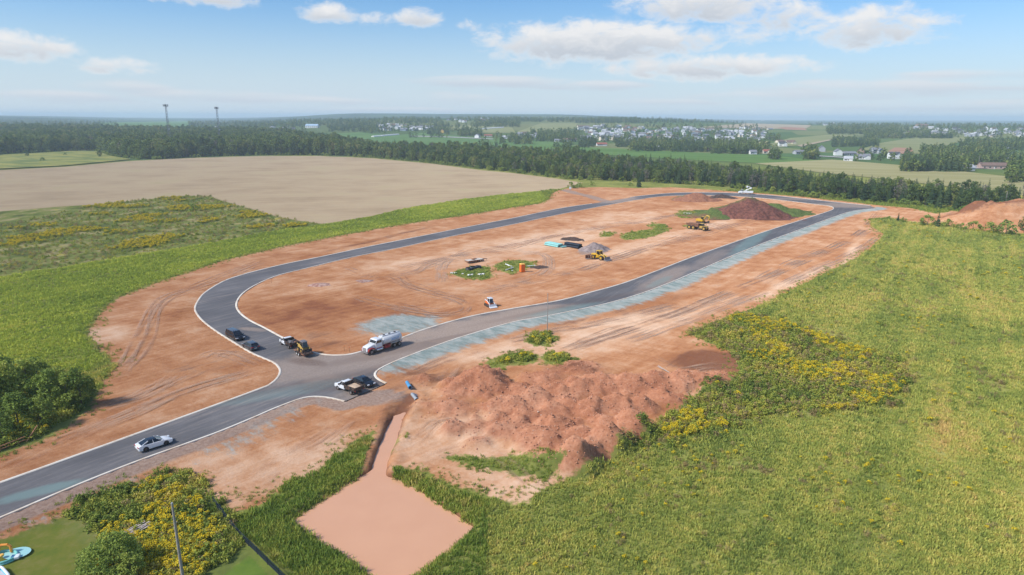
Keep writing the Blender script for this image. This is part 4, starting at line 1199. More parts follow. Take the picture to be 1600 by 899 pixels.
# ---- stones in the spoil
def stone_mesh(seed):
    bm = bmesh.new(); bmesh.ops.create_icosphere(bm, subdivisions=1, radius=.5)
    r = random.Random(seed)
    for v_ in bm.verts: v_.co *= r.uniform(.7, 1.15); v_.co.z *= .7
    me = bpy.data.meshes.new('stone'); bm.to_mesh(me); bm.free()
    me.materials.append(M['stone']); return me
M['stone'] = simple('sandstone', (0.50, 0.34, 0.26), 0.9, 0, .25, 3)
stone_src = source_collection('stone', [stone_mesh(s) for s in range(4)])
Ps = rand_pts(-25, 75, 78, 175, 16000)
zs_, es = near_fields(Ps[:, 0], Ps[:, 1])
k = np.flatnonzero((es['dirt'] > .5) & (es['droad'] > 4) & (rng.uniform(size=len(Ps)) < np.clip(es['heap'], .04, .8) * .22))
scatter('loose_stones', np.column_stack([Ps[k], zs_[k] + .03]), rng.uniform(.10, .24, len(k)) * (1 + (rng.uniform(size=len(k)) > .97)), stone_src, rng.integers(0, 4, len(k)), 'pale stones strewn over the spoil heaps', 'stones')

M['clod'] = simple('soil_clod', (0.46, 0.215, 0.130), 0.95, 0, .25, 2)
clod_src = source_collection('clod', [stone_mesh(s) for s in range(10, 15)])
for o_ in clod_src.objects: o_.data.materials.clear(); o_.data.materials.append(M['clod'])
Ps = rand_pts(-25, 75, 78, 175, 60000)
zs_, es = near_fields(Ps[:, 0], Ps[:, 1])
k = np.flatnonzero((es['dirt'] > .3) & (es['droad'] > 4) & (rng.uniform(size=len(Ps)) < np.clip(es['heap'], 0, 1) * .8))
scatter('soil_clods', np.column_stack([Ps[k], zs_[k] + .02]), .12 + .30 * rng.uniform(size=len(k)) ** 4, clod_src, rng.integers(0, 5, len(k)), 'rough clods of red soil covering the spoil heaps', 'soil')

# ---- trees
BT = [broad_tree('broad_tree', s, 12 + (s % 3), 3.9 + .5 * (s % 2), 30, 800, .50, M['leaf']) for s in range(5)]
GT = [broad_tree('grey_tree', s + 60, 12, 2.6, 18, 260, .32, M['grey_twig'], .3) for s in range(2)]
CT = [conifer_tree('conifer', s + 80, 13 + s % 3, 2.6 + .3 * (s % 2), 20, M['needle']) for s in range(4)]
SH = [broad_tree('bush', s + 100, 3.4, 2.1, 16, 520, .26, M['shrub_leaf'], .02) for s in range(3)]
TH = [broad_tree('thicket_tree', s + 120, 7.5, 2.9, 34, 3600, .21, M['shrub_leaf'], .06) for s in range(3)]
BIG = broad_tree('willow_bush', 140, 4.2, 3.0, 46, 9000, .13, M['shrub_leaf'], .0)
def plant_tree(name, pair, loc, scale, label, cat, group=None, zs=1.0):
    r = empty(name, loc, random.uniform(0, 6.28), label, cat, group)
    r.scale = (scale, scale, scale * zs)
    link('trunk', pair[0], None, r); link('crown', pair[1], None, r)
    return r
STEP = 0.0082
EDGE = [(-60, 248), (0, 241), (60, 239), (110, 236), (150, 236), (175, 244), (215, 249), (250, 249), (300, 246), (400, 243), (500, 243), (575, 246), (675, 255), (750, 264), (800, 269), (875, 278), (912, 281), (1000, 285), (1100, 290), (1200, 301), (1300, 311),
        (1360, 317), (1425, 322), (1512, 332), (1545, 328), (1600, 321), (1690, 320)]
edge_l = curve(poly(EDGE), 1.0)
seg = np.r_[0, np.cumsum(np.linalg.norm(np.diff(edge_l, axis=0), axis=1))]
out_n = np.gradient(edge_l, axis=0); out_n /= np.linalg.norm(out_n, axis=1)[:, None]
out_n = np.stack([-out_n[:, 1], out_n[:, 0]], 1)        # left of travel = away from the camera
WHERE = [(-9, 'by the far left meadow'), (-.53, 'at the left end of the bare field'), (-.40, 'behind the bare field below the masts'), (-.25, 'behind the middle of the bare field'), (-.06, 'behind the right end of the bare field'), (.07, 'near the field corner'),
         (.19, 'behind the lone spruce'), (.32, 'behind the big dark mound'), (.46, 'behind the far road corner'), (.60, 'above the red bank')]
nt = 0; t = 0.0
while t < seg[-1] and nt < 296:
    i = min(int(np.searchsorted(seg, t)), len(edge_l) - 1)
    p = edge_l[i] + out_n[i] * (random.uniform(0, 6) if nt % 2 else random.uniform(4, 13))
    dist = math.hypot(p[0], p[1])
    az_ = p[0] / p[1]
    con = 0.10 if az_ < -0.2 else (0.25 if az_ < 0.15 else 0.5)
    u_ = random.random()
    wh = [w for a_, w in WHERE if az_ >= a_][-1]
    loc = (p[0], p[1], float(far_h(p[0], p[1])))
    if u_ < con:
        plant_tree('spruce_tree', random.choice(CT), loc, random.uniform(.65, 1.0), 'dark pointed spruce edging the wood ' + wh, 'tree', 'spruces edging the wood ' + wh)
    elif u_ < con + (0.05 if az_ < 0 else 0.13):
        plant_tree('bare_tree', random.choice(GT), loc, random.uniform(.65, .95), 'grey thin-leaved tree edging the wood ' + wh, 'tree', 'grey trees edging the wood ' + wh)
    else:
        plant_tree('broadleaf_tree', random.choice(BT), loc, random.uniform(.6, 1.0) * (1.15 if az_ < -.25 else .95), 'bushy green broadleaf tree edging the wood ' + wh, 'tree', 'broadleaf trees edging the wood ' + wh)
    nt += 1
    t += random.uniform(.7, 1.3) * max(3.4, dist * STEP)
# wood behind the front row
def joined(pair, name):
    a, b = pair
    bm = bmesh.new(); bm.from_mesh(a); n = len(bm.faces); bm.from_mesh(b)
    bm.faces.ensure_lookup_table()
    for f in bm.faces[n:]: f.material_index = 1
    me = bpy.data.meshes.new(name); bm.to_mesh(me); bm.free()
    me.materials.append(a.materials[0]); me.materials.append(b.materials[0])
    return me
wood_src = source_collection('wood_tree', [joined(p_, 'wood_tree') for p_ in BT[:4] + CT[:3] + GT[:1]])
BACK = [(1690, 314), (1600, 311), (1540, 312), (1500, 309), (1450, 306), (1400, 303), (1350, 299), (1300, 291), (1250, 284), (1200, 279), (1150, 272), (1100, 268), (1050, 263), (1000, 261), (950, 257), (900, 246), (850, 249), (800, 245), (740, 241), (690, 240), (640, 239), (600, 237), (550, 230), (500, 227), (450, 219),
        (400, 216), (300, 215), (200, 214), (100, 213), (0, 213), (-90, 216)]
belt = np.vstack([poly(EDGE), poly(BACK)])
bb0, bb1 = belt.min(0), belt.max(0)
B = rand_pts(bb0[0], bb1[0], bb0[1], bb1[1], int((bb1[0] - bb0[0]) * (bb1[1] - bb0[1]) / 26.0))
sb = sdf(B, belt, 30)
rb = np.hypot(B[:, 0], B[:, 1])
keep = (sb > 4) & in_view(B, .06) & (rng.uniform(size=len(B)) < np.clip(620 / rb, .35, 1))
B, rb = B[keep], rb[keep]
ab = B[:, 0] / B[:, 1]
u = rng.uniform(size=len(B)); con = np.where(ab < -.2, .12, np.where(ab < .15, .27, .55))
ix = np.where(u < con, rng.integers(4, 7, len(B)), np.where(u < con + np.where(ab < 0, .06, .14), 7, rng.integers(0, 4, len(B))))
scatter('woodland', np.column_stack([B, far_h(B[:, 0], B[:, 1])]), rng.uniform(.55, 1.12, len(B)) * np.where(ab < -.25, 1.22, .98) * np.clip(rb / 700, .9, 1.3), wood_src, ix, 'dense mixed woodland belt behind the fields', 'woodland')

# low brush along the foot of the belt
kb = rng.choice(len(edge_l), 420)
Bq = edge_l[kb] + out_n[kb] * rng.uniform(-3.5, 3, (420, 1))
bush_src = source_collection('brush', [joined(p_, 'brush') for p_ in SH])
scatter('belt_brush', np.column_stack([Bq, far_h(Bq[:, 0], Bq[:, 1])]), rng.uniform(.5, 1.2, 420), bush_src, rng.integers(0, 3, 420), 'low brush along the foot of the woodland belt', 'brush')

# trees and bushes that stand on their own
def lone(px, py, kind, s, label, cat='tree', zs=1.0):
    p = at(px, py)
    pair = {'c': CT[0], 'c2': CT[2], 'b': BT[1], 'b2': BT[3], 's': SH[0], 's2': SH[1], 's3': SH[2], 't': TH[0], 't2': TH[1], 't3': TH[2], 'big': BIG}[kind]
    nm = {'c': 'spruce_tree', 'b': 'broadleaf_tree', 's': 'bush', 't': 'thicket_tree'}[kind[0]] if kind != 'big' else 'willow_bush'
    zz = gz(p) if abs(p.x) < 400 and p.y < 500 else p.z
    return plant_tree(nm, pair, (p.x, p.y, zz), s, label, cat, None, zs)
lone(998, 293, 'c', .85, 'lone dark spruce standing clear in front of the belt')
lone(893, 294, 's', 1.3, 'low dark bush beside the white marker at the field corner', 'bush')
lone(925, 290, 's2', .9, 'small bush on the grass strip right of the field corner', 'bush')
lone(905, 293, 's3', 1.0, 'small bush next to the white marker, on its right', 'bush')
lone(985, 291, 's2', .8, 'small bush just left of the lone spruce', 'bush')
lone(42, 245, 'b', .62, 'round pale tree at the left edge of the green meadow')
lone(66, 252, 's3', 1.2, 'grey-green bush in the middle of the far left meadow', 'bush')
lone(102, 243, 's', 1.0, 'small dark bush near the woods in the far left meadow', 'bush')
lone(155, 246, 'b2', .72, 'round tree standing out from the woods at the far left meadow')
lone(303, 330, 's2', 1.2, 'small dark bush alone in the weedy meadow', 'bush')
lone(1403, 347, 'c', .36, 'small young spruce at the far corner of the right crop')
lone(1412, 348, 's', .7, 'low bush beside the young spruce at the crop corner', 'bush')
lone(1388, 344, 's2', .55, 'tiny bush at the very corner of the right crop', 'bush')
lone(1449, 353, 's3', 1.35, 'round bush left of the pointed hedge spruce', 'bush', 1.1)
lone(1465, 355, 'c2', .52, 'pointed dark spruce in the hedge at the top of the crop')
lone(1478, 356, 's', 1.2, 'bush right of the pointed hedge spruce', 'bush')
lone(1500, 359, 's2', .9, 'low bush in the middle of the hedge gap', 'bush')
lone(1520, 361, 's3', 1.3, 'wide bush in the hedge in front of the red bank', 'bush')
lone(1549, 364, 's', 1.4, 'dark bush in the hedge near the right edge', 'bush')
lone(1571, 368, 's2', 1.7, 'large dark bush in the hedge near the right edge', 'bush', 1.1)
lone(1602, 365, 'b', .6, 'dark tree cut off by the right edge above the crop')
for i, (px, py, kd, s, zs, lb) in enumerate([(15, 640, 't', 1.15, 1, 'tall dark tree at the left edge in the thicket'), (48, 632, 't2', 1.05, 1, 'tall leafy tree in the middle of the left thicket'), (78, 640, 't3', .95, 1, 'leafy tree right of centre in the left thicket'), (108, 640, 't', .8, 1.1, 'smaller tree near the right end of the left thicket'),
                                             (128, 636, 't2', .72, 1.35, 'slim upright tree at the right end of the left thicket'), (-25, 650, 't3', 1.2, 1, 'tall tree half outside the left edge'), (30, 672, 't2', .85, 1, 'low tree at the front of the left thicket'), (65, 668, 't', .72, 1, 'low bushy tree at the front of the left thicket, further right'),
                                             (0, 618, 't2', 1.0, 1, 'tree at the back of the left thicket'), (95, 622, 't3', .75, 1, 'small tree at the back right of the left thicket'), (62, 612, 't', .85, 1, 'tree at the back of the left thicket, in the middle'), (5, 690, 't3', .6, 1, 'low shrub behind the fallen rails')]):
    lone(px, py, kd, s, lb, 'tree', zs)
lone(178, 893, 'big', 1.0, 'large feathery willow bush at the bottom left beside the lawn', 'bush')
lone(206, 905, 't3', .42, 'smaller bush against the right side of the willow bush', 'bush')
lone(272, 756, 's2', .42, 'dark bush at the top corner of the yard weeds', 'bush')

# far woods, seen over the valley
FAR = [(185, 186, 208, 189, 14, 0), (295, 187, 352, 197, 90, 0), (350, 189, 470, 199, 150, 0), (398, 187, 428, 197, 26, 1), (450, 188, 600, 197, 240, 0), (512, 197, 590, 206, 110, 1), (600, 186, 690, 193, 130, 0), (566, 202, 604, 209, 18, 0), (668, 197, 702, 211, 60, 1), (716, 206, 752, 214, 70, 0),
       (702, 185, 760, 190, 40, 0), (742, 184, 812, 199, 280, 0), (800, 183, 1000, 191, 420, 0), (900, 185, 1180, 193, 430, 1), (950, 185, 970, 190, 26, 1), (1182, 186, 1202, 190, 22, 0), (830, 206, 910, 222, 120, 0), (905, 220, 932, 231, 55, 1), (958, 217, 986, 230, 34, 1), (985, 222, 1060, 237, 170, 0),
       (1050, 222, 1112, 238, 150, 1), (1110, 225, 1186, 241, 190, 0), (800, 213, 830, 226, 40, 0), (1186, 226, 1202, 240, 16, 0), (1204, 186, 1226, 192, 18, 0), (1262, 185, 1337, 196, 150, 0), (1292, 196, 1402, 210, 330, 0), (1200, 214, 1218, 222, 14, 0), (1204, 236, 1216, 250, 10, 0), (1254, 234, 1278, 250, 28, 0),
       (1300, 219, 1372, 230, 120, 1), (1350, 207, 1450, 217, 190, 0), (1452, 213, 1488, 217, 40, 1), (1410, 252, 1512, 269, 260, 1), (1440, 234, 1572, 260, 330, 0), (1500, 222, 1620, 236, 150, 0), (1576, 244, 1640, 286, 100, 0), (1490, 189, 1524, 198, 60, 0), (1390, 192, 1640, 202, 170, 0),
       (640, 214, 700, 216, 8, 0), (1340, 240, 1420, 252, 14, 0), (930, 196, 1200, 224, 150, 0), (1400, 200, 1640, 216, 110, 0), (300, 196, 480, 208, 60, 0), (600, 194, 760, 206, 80, 0), (860, 228, 900, 234, 8, 0), (0, 186, 184, 200, 120, 0), (770, 213, 800, 224, 14, 0), (745, 222, 800, 232, 10, 0)]
far_src = source_collection('far_tree', [joined(broad_tree('far_tree', s + 200, 11, 4.4, 9, 110, 1.05, M['leaf'], .05), 'far_tree') for s in range(3)] + [joined(conifer_tree('far_conifer', s + 210, 13, 3.2, 9, M['needle']), 'far_conifer') for s in range(2)])
FX, FI = [], []
for (x0, y0, x1, y1, n, k) in FAR:
    n = int(n * 1.7)
    FX += [(random.uniform(x0, x1), random.uniform(y0, y1)) for _ in range(n)]
    FI += [random.choice([3, 4, 3, 0]) if k else random.choice([0, 1, 2, 0, 1, 3]) for _ in range(n)]
FX = np.array(FX); FI = np.array(FI)
FP = at_many(FX[:, 0], FX[:, 1])
ok = np.hypot(FP[:, 0], FP[:, 1]) < 7500
FP, FI = FP[ok], FI[ok]
scatter('far_woods', FP, rng.uniform(.65, 1.15, len(FP)), far_src, FI, 'far woods and garden trees spread across the valley and hills', 'woods')
# ------------------------------------------------------------------ far fields, roads and houses
def drape(name, pts, mat, up, label):
    px = np.array(pts, float)
    q = []
    for i in range(len(px)):
        a, b = px[i], px[(i + 1) % len(px)]
        for j in range(4): q.append(a + (b - a) * j / 4)
    q = np.array(q); G = at_many(q[:, 0], q[:, 1])
    bm = bmesh.new()
    vs = [bm.verts.new((p[0], p[1], 0)) for p in G]
    bm.faces.new(vs)
    bmesh.ops.triangulate(bm, faces=bm.faces)
    for _ in range(2): bmesh.ops.subdivide_edges(bm, edges=[e for e in bm.edges if e.calc_length() > 60], cuts=1, use_grid_fill=True)
    bmesh.ops.triangulate(bm, faces=bm.faces)
    co = np.array([v.co[:] for v in bm.verts]); zz = far_h(co[:, 0], co[:, 1]) + up
    for v, z_ in zip(bm.verts, zz): v.co.z = z_
    for f in bm.faces:
        if f.normal.z < 0: f.normal_flip()
    me = bpy.data.meshes.new(name); bm.to_mesh(me); bm.free()
    return tag(link(name, me, mat), label, kind='structure')
def field_mat(name, a, b, sx=0.004, sy=0.05, rot=20):
    m, N, out = mat_new(name)
    P = N.n('ShaderNodeNewGeometry').outputs['Position']
    n = N.noise(N.mapv(P, rot=(0, 0, R_(rot)), scale=(sx, sy, 1)), 1.0, 4, .6)
    finish(N, out, N.mix(N.rng(n, .35, .65), a, b), .95, spec=.1)
    return m
FM = dict(lush=field_mat('lush_field', (0.085, 0.165, 0.045), (0.125, 0.21, 0.06)), olive=field_mat('olive_field', (0.20, 0.22, 0.085), (0.27, 0.27, 0.12)),
          hay=field_mat('hay_field', (0.30, 0.27, 0.11), (0.38, 0.34, 0.17)), tan=field_mat('tan_field', (0.36, 0.29, 0.19), (0.44, 0.36, 0.25)), red=field_mat('red_field', (0.34, 0.17, 0.10), (0.42, 0.25, 0.17)),
          street=field_mat('pale_street', (0.36, 0.35, 0.35), (0.46, 0.44, 0.42)), rough=field_mat('rough_meadow', (0.13, 0.165, 0.045), (0.29, 0.27, 0.07), .025, .06), lawn=field_mat('green_lawn', (0.09, 0.17, 0.035), (0.13, 0.22, 0.05)))
fz = 0.30
for i, (pts, k, lb) in enumerate([
        ([(470, 217), (500, 211), (560, 207), (610, 212), (660, 208), (720, 213), (800, 218), (870, 222), (905, 231), (830, 240), (700, 234), (560, 228)], 'lush', 'green field behind the wood in the middle distance'),
        ([(800, 232), (860, 225), (930, 231), (1000, 234), (1090, 239), (1200, 243), (1290, 252), (1200, 256), (1080, 250), (960, 243), (850, 244)], 'lawn', 'bright green lawns in front of the valley houses'),
        ([(806, 207), (845, 193), (903, 193), (898, 201), (862, 208)], 'olive', 'pale green field on the hill left of the town'),
        ([(1180, 256), (1300, 250), (1400, 258), (1500, 268), (1640, 284), (1660, 312), (1560, 303), (1480, 292), (1380, 280), (1280, 270)], 'hay', 'yellow grass strip between the wood and the houses on the right'),
        ([(1200, 226), (1235, 216), (1290, 211.5), (1346, 211), (1300, 217), (1270, 226), (1210, 231)], 'olive', 'olive field with a track right of the town'),
        ([(1345, 234), (1375, 224), (1420, 217), (1520, 213.5), (1505, 221), (1470, 230), (1440, 241), (1390, 240)], 'olive', 'wide pale field behind the right-hand houses'),
        ([(1388, 237), (1398, 231), (1424, 232), (1428, 238), (1404, 242)], 'red', 'patch of bare red soil in the pale field'),
        ([(1095, 199), (1170, 193), (1268, 196), (1260, 201), (1190, 202)], 'tan', 'tan field on the crest right of the town'),
        ([(1205, 198), (1255, 200), (1262, 204), (1228, 203)], 'red', 'strip of turned red soil under the crest'),
        ([(150, 192), (300, 189), (290, 204), (150, 207)], 'lush', 'hazy green field left of the two masts'),
        ([(690, 199), (745, 196), (800, 200), (806, 208), (752, 208)], 'olive', 'pale field round the white tunnel'),
        ([(1160, 225), (1200, 221), (1200, 231), (1176, 236)], 'hay', 'small straw-coloured field right of the valley trees'),
        ([(1490, 258), (1545, 259), (1575, 240), (1583, 240), (1562, 264), (1490, 265)], 'street', 'pale street by the long pinkish house'),
        ([(640, 212.6), (700, 214), (770, 217.3), (770, 218.3), (700, 215.2), (640, 213.6)], 'street', 'pale road along the back of the green field'),
        ([(1245, 228), (1300, 218), (1302, 219), (1252, 230)], 'tan', 'bare track rising through the olive field'),
        ([(1280, 244), (1330, 247), (1330, 248.4), (1280, 245.2)], 'street', 'pale lane in front of the right-hand houses'),
        ([(-60, 250), (0, 243), (60, 240), (110, 237), (150, 237), (175, 245), (205, 250), (100, 260), (0, 265), (-60, 269)], 'rough', 'rough yellowish meadow at the far left below the woods')]):
    drape('field' if k != 'street' else 'street', pts, FM[k], fz + 0.035 * i, lb)

HW = {'white': (0.72, 0.72, 0.71), 'cream': (0.62, 0.56, 0.45), 'grey': (0.36, 0.38, 0.41), 'blue': (0.28, 0.34, 0.42), 'brown': (0.34, 0.24, 0.18), 'pink': (0.48, 0.34, 0.30), 'yellow': (0.68, 0.45, 0.12)}
HR = {'grey': (0.20, 0.205, 0.23), 'dark': (0.075, 0.075, 0.085), 'brown': (0.19, 0.125, 0.10), 'pale': (0.42, 0.43, 0.46), 'red': (0.30, 0.10, 0.07), 'blue': (0.35, 0.47, 0.60)}
WM = {k: simple('siding_' + k, v, .8, 0, .06, .3) for k, v in HW.items()}
RM = {k: simple('shingle_' + k, v, .85, 0, .12, .5) for k, v in HR.items()}
M['window'] = gloss('window_glass', (0.05, 0.06, 0.075), .15)
M['door_white'] = simple('door_white', (0.66, 0.66, 0.65), .6)
def gable_wall(b, L, W, h, rise, cx=0, cy=0, turn=False):
    """walls of a gabled block"""
    def P_(x, y, z): return (cx + y, cy + x, z) if turn else (cx + x, cy + y, z)
    V = [P_(x, y, z) for x in (-L / 2, L / 2) for (y, z) in ((-W / 2, -.8), (W / 2, -.8), (W / 2, h), (0, h + rise), (-W / 2, h))]
    F = [(0, 1, 2, 3, 4), (9, 8, 7, 6, 5)] + [(i, 5 + i, 5 + (i + 1) % 5, (i + 1) % 5) for i in range(5)]
    b.add(V, F)
def gable_roof(b, L, W, h, rise, cx=0, cy=0, turn=False, o=.5, t=.28):
    def P_(x, y, z): return (cx + y, cy + x, z) if turn else (cx + x, cy + y, z)
    sl = rise / (W / 2)
    for s in (-1, 1):
        V = []
        for x in (-L / 2 - o, L / 2 + o):
            V += [P_(x, 0, h + rise + .03), P_(x, s * (W / 2 + o), h - sl * o + .03), P_(x, s * (W / 2 + o), h - sl * o + t), P_(x, 0, h + rise + t)]
        b.add(V, [(0, 1, 2, 3), (7, 6, 5, 4), (0, 4, 5, 1), (1, 5, 6, 2), (2, 6, 7, 3), (3, 7, 4, 0)])
def house_kind(kind):
    """walls, roof, [(part name, mesh, material)]"""
    w, r, ex = MB(), MB(), []
    L, W, h, rise = {'bungalow': (17, 9, 3.0, 2.3), 'gable': (11, 9, 5.2, 3.2), 'garage': (15, 9.5, 3.4, 3.0), 'long': (30, 10, 3.4, 2.6), 'barn': (34, 15, 6, 4), 'small': (9, 7.5, 3.2, 2.4), 'two': (12, 9, 5.6, 2.6)}[kind]
    gable_wall(w, L, W, h, rise); gable_roof(r, L, W, h, rise)
    if kind in ('garage', 'two'):
        gable_wall(w, W * .62 + 3, 6.5, h * .9, 2.4, L * .24, -W * .5, True); gable_roof(r, W * .62 + 3, 6.5, h * .9, 2.4, L * .24, -W * .5, True)
        g = MB().box((L * .24, -W * .5 - (W * .62 + 3) / 2 - .05, 1.15), (4.8, .12, 2.3)); ex.append(('garage_door', g.mesh('garage_door'), 'door_white'))
    yf = -W / 2 - .04
    xs = [-L * .38, -L * .2, -L * .02] if kind not in ('long', 'barn') else [-L * .4 + i * L * .16 for i in range(6)]
    wn = MB().box((0, 0, 0), (1.5, .12, 1.2)).mesh('window')
    for zz in ([1.7] if h < 5 else [1.7, 4.2]):
        for x in xs: ex.append(('window', wn, 'window', (x, yf, zz)))
    ex.append(('door', MB().box((0, 0, 0), (1.0, .14, 2.1)).mesh('door'), 'door_white', (-L * .11, yf, 1.05)))
    if kind in ('bungalow', 'gable', 'two'): r.box((L * .2, W * .12, h + rise * .95), (.8, .8, 1.3))
    return w.mesh('wall'), r.mesh('roof'), ex
HK = {k: house_kind(k) for k in ('bungalow', 'gable', 'garage', 'long', 'barn', 'small', 'two')}
for k, (w, r, ex_) in HK.items():
    w.materials.append(WM['white']); r.materials.append(RM['grey'])
house_xy = []
def house(px, py, kind, wc, rc, rot, label, group=None, detail=False, s=1.0, loc=None, cat='house', name='house'):
    p = at(px, py) if loc is None else loc
    w, r, ex_ = HK[kind]
    o = empty(name, (p[0], p[1], p[2]), R_(rot), label, cat, group, s)
    for nm, me, mt in (('wall', w, WM[wc]), ('roof', r, RM[rc])):
        c = link(nm, me, None, o)
        c.material_slots[0].link = 'OBJECT'; c.material_slots[0].material = mt
    if detail:
        for e_ in ex_:
            if not e_[1].materials: e_[1].materials.append(M[e_[2]])
            link(e_[0], e_[1], None, o, e_[3] if len(e_) > 3 else None)
    house_xy.append((p[0], p[1]))
    return o
for a_ in [(1022, 233, 'bungalow', 'white', 'pale', 8, 'long white bungalow behind the bright lawn, widest in the valley row'), (1057, 231, 'small', 'pink', 'pale', -10, 'small pinkish house right of the long white bungalow'), (1109, 237, 'small', 'brown', 'brown', 15, 'small brown house tucked between tall valley trees'),
           (1158, 238, 'garage', 'grey', 'grey', -8, 'grey house at the right end of the valley trees'), (1176, 241, 'small', 'white', 'grey', 5, 'small white house just right of the grey valley house'), (1197, 240, 'small', 'cream', 'red', 0, 'cream house with red roof by the straw field'),
           (1222, 229, 'two', 'white', 'dark', -6, 'large white two-storey house with dark roof between round trees'), (1206, 241, 'small', 'cream', 'grey', 20, 'low cream house at the left of the right-hand row'), (1250, 241, 'bungalow', 'grey', 'grey', 10, 'low grey bungalow left of a dark round tree'),
           (1284, 237, 'gable', 'grey', 'grey', 70, 'tall grey gable house left of the white gable house'), (1309, 243, 'gable', 'white', 'grey', 80, 'white house with its gable towards us above the lane'), (1325, 252, 'small', 'white', 'pale', -20, 'small white house nearest the yellow grass strip'),
           (1326, 243, 'bungalow', 'grey', 'grey', 5, 'long grey roofed house behind the small white house'), (1348, 249, 'garage', 'white', 'grey', -15, 'white house with steep front gable in the right-hand row'), (1345, 241, 'gable', 'brown', 'dark', 60, 'brown gable house behind the steep white gable'),
           (1367, 240, 'two', 'grey', 'grey', 10, 'grey two-storey house behind the right-hand row'), (1396, 248, 'two', 'white', 'dark', -8, 'white house with dark roof beside the red soil patch'), (1512, 257, 'small', 'white', 'grey', 30, 'white cottage under the dark woods on the right'),
           (1512, 267, 'small', 'white', 'pale', 10, 'small white shed on the yellow grass at the street end'), (1556, 264, 'long', 'pink', 'brown', -12, 'long pinkish house with brown roof at the right'), (1564, 242, 'small', 'white', 'grey', 40, 'white house up the street, lower of two'), (1569, 235, 'small', 'white', 'pale', 20, 'white house up the street, upper of two'),
           (746, 216, 'gable', 'white', 'grey', 75, 'white farmhouse gable beside the dark trees'), (763, 214, 'bungalow', 'cream', 'red', 5, 'cream bungalow with reddish roof right of the farmhouse'), (791, 217, 'garage', 'grey', 'pale', -5, 'grey house left of a pair above the green field'),
           (808, 217, 'bungalow', 'white', 'grey', 10, 'white bungalow right of a pair above the green field'), (832, 215, 'garage', 'white', 'pale', -10, 'white house left of the valley tree clump'), (870, 222, 'small', 'white', 'grey', 0, 'tiny white house below the valley tree clump'),
           (888, 221, 'long', 'white', 'brown', 12, 'long white building with brown roof right of the tree clump'), (940, 228, 'bungalow', 'white', 'red', 5, 'white bungalow with red roof above the bright lawn'), (992, 226, 'bungalow', 'cream', 'grey', -5, 'cream bungalow left of the long white bungalow'),
           (691, 208, 'gable', 'yellow', 'brown', 85, 'yellow gable-end house among dark spruces'), (488, 200, 'barn', 'white', 'blue', -4, 'long white barn with pale blue roof in the hazy distance'), (1440, 199, 'barn', 'brown', 'brown', 2, 'long brown building on the far right skyline'),
           (1192, 189, 'long', 'white', 'pale', 0, 'white long house alone on the crest by the tan field'), (1078, 202, 'two', 'white', 'grey', -20, 'big white house standing highest at the middle of the town'), (1058, 203, 'gable', 'white', 'grey', 70, 'white gable house left of the highest big white house')]:
    house(*a_[:6], a_[6], None, True)
def estate(region, n, label, group, kinds=('bungalow', 'gable', 'garage', 'small', 'two'), gap=21):
    """rows of houses inside a region of the picture"""
    x0, y0, x1, y1, sl = region
    placed = 0
    us = [random.random() for _ in range(n * 7)]
    PP = at_many([x0 + (x1 - x0) * u_ for u_ in us], [random.uniform(y0, y1) + sl * (u_ - .5) for u_ in us])
    for p in PP:
        if placed >= n: break
        if math.hypot(p[0], p[1]) > 6500 or any((p[0] - a) ** 2 + (p[1] - b) ** 2 < gap * gap for a, b in house_xy): continue
        wc = random.choice(['white', 'white', 'white', 'cream', 'grey', 'blue', 'grey']); rc = random.choice(['grey', 'grey', 'dark', 'pale', 'pale', 'brown'])
        house(0, 0, random.choice(kinds), wc, rc, random.choice([0, 90, 20, -20, 70]) + random.uniform(-8, 8), '%s house with %s roof %s' % (wc, rc, label), group, False, random.uniform(.85, 1.15), p)
        placed += 1
estate((905, 200, 1075, 221, 4), 88, 'among the dense rows of the hillside town', 'houses of the hillside town')
estate((1070, 202, 1205, 221, -2), 56, 'in the right half of the hillside town', 'houses of the right half of the town')
estate((1395, 202, 1600, 216, 2), 44, 'in the spread-out suburb at the far right', 'houses of the far right suburb', gap=26)
estate((292, 199, 372, 206, 0), 16, 'in the small estate below the masts', 'houses below the masts')
estate((588, 195, 675, 206, 0), 22, 'in the hazy hamlet behind the green field', 'houses of the hazy hamlet')
estate((690, 187, 765, 192, 0), 14, 'on the far ridge in the middle', 'houses on the far ridge')
estate((1262, 193, 1302, 199, 0), 5, 'below the wooded knoll on the crest', 'houses below the wooded knoll')
estate((1215, 219, 1235, 226, 0), 2, 'by the track right of the town', 'houses by the track')
estate((410, 200, 470, 209, 0), 7, 'beside the hazy farm left of the barn', 'houses beside the hazy farm')
estate((810, 208, 840, 216, 0), 4, 'at the foot of the pale hill field', 'houses at the foot of the hill field')

# white plastic tunnels in the fields
def tunnel(x0, y0, x1, y1, label, r=3.5):
    a, b = at(x0, y0), at(x1, y1)
    d_ = (b - a); d_.z = 0; L = d_.length; d_.normalize(); n_ = Vector((-d_.y, d_.x, 0))
    mb = MB(); V, F = [], []
    k = 9; seg_ = 6
    for i in range(seg_ + 1):
        p = a.lerp(b, i / seg_)
        for j in range(k):
            t = math.pi * j / (k - 1)
            V.append(p + n_ * (math.cos(t) * r) + Vector((0, 0, math.sin(t) * r * .75 + .3)))
    for i in range(seg_):
        for j in range(k - 1): F.append((i * k + j, (i + 1) * k + j, (i + 1) * k + j + 1, i * k + j + 1))
    F += [tuple(range(k)), tuple(range(seg_ * k + k - 1, seg_ * k - 1, -1))]
    mb.add(V, F)
    o = mb.build('plastic_tunnel', M['pvc'], None, True)
    tag(o, label, 'tunnel')
tunnel(582, 214.5, 622, 211, 'long white plastic tunnel in the green field, nearer one')
tunnel(748, 202.5, 786, 200, 'long white plastic tunnel in the pale field beyond')

M['mast_steel'] = simple('mast_steel', (.16, .17, .19), .6, .3)
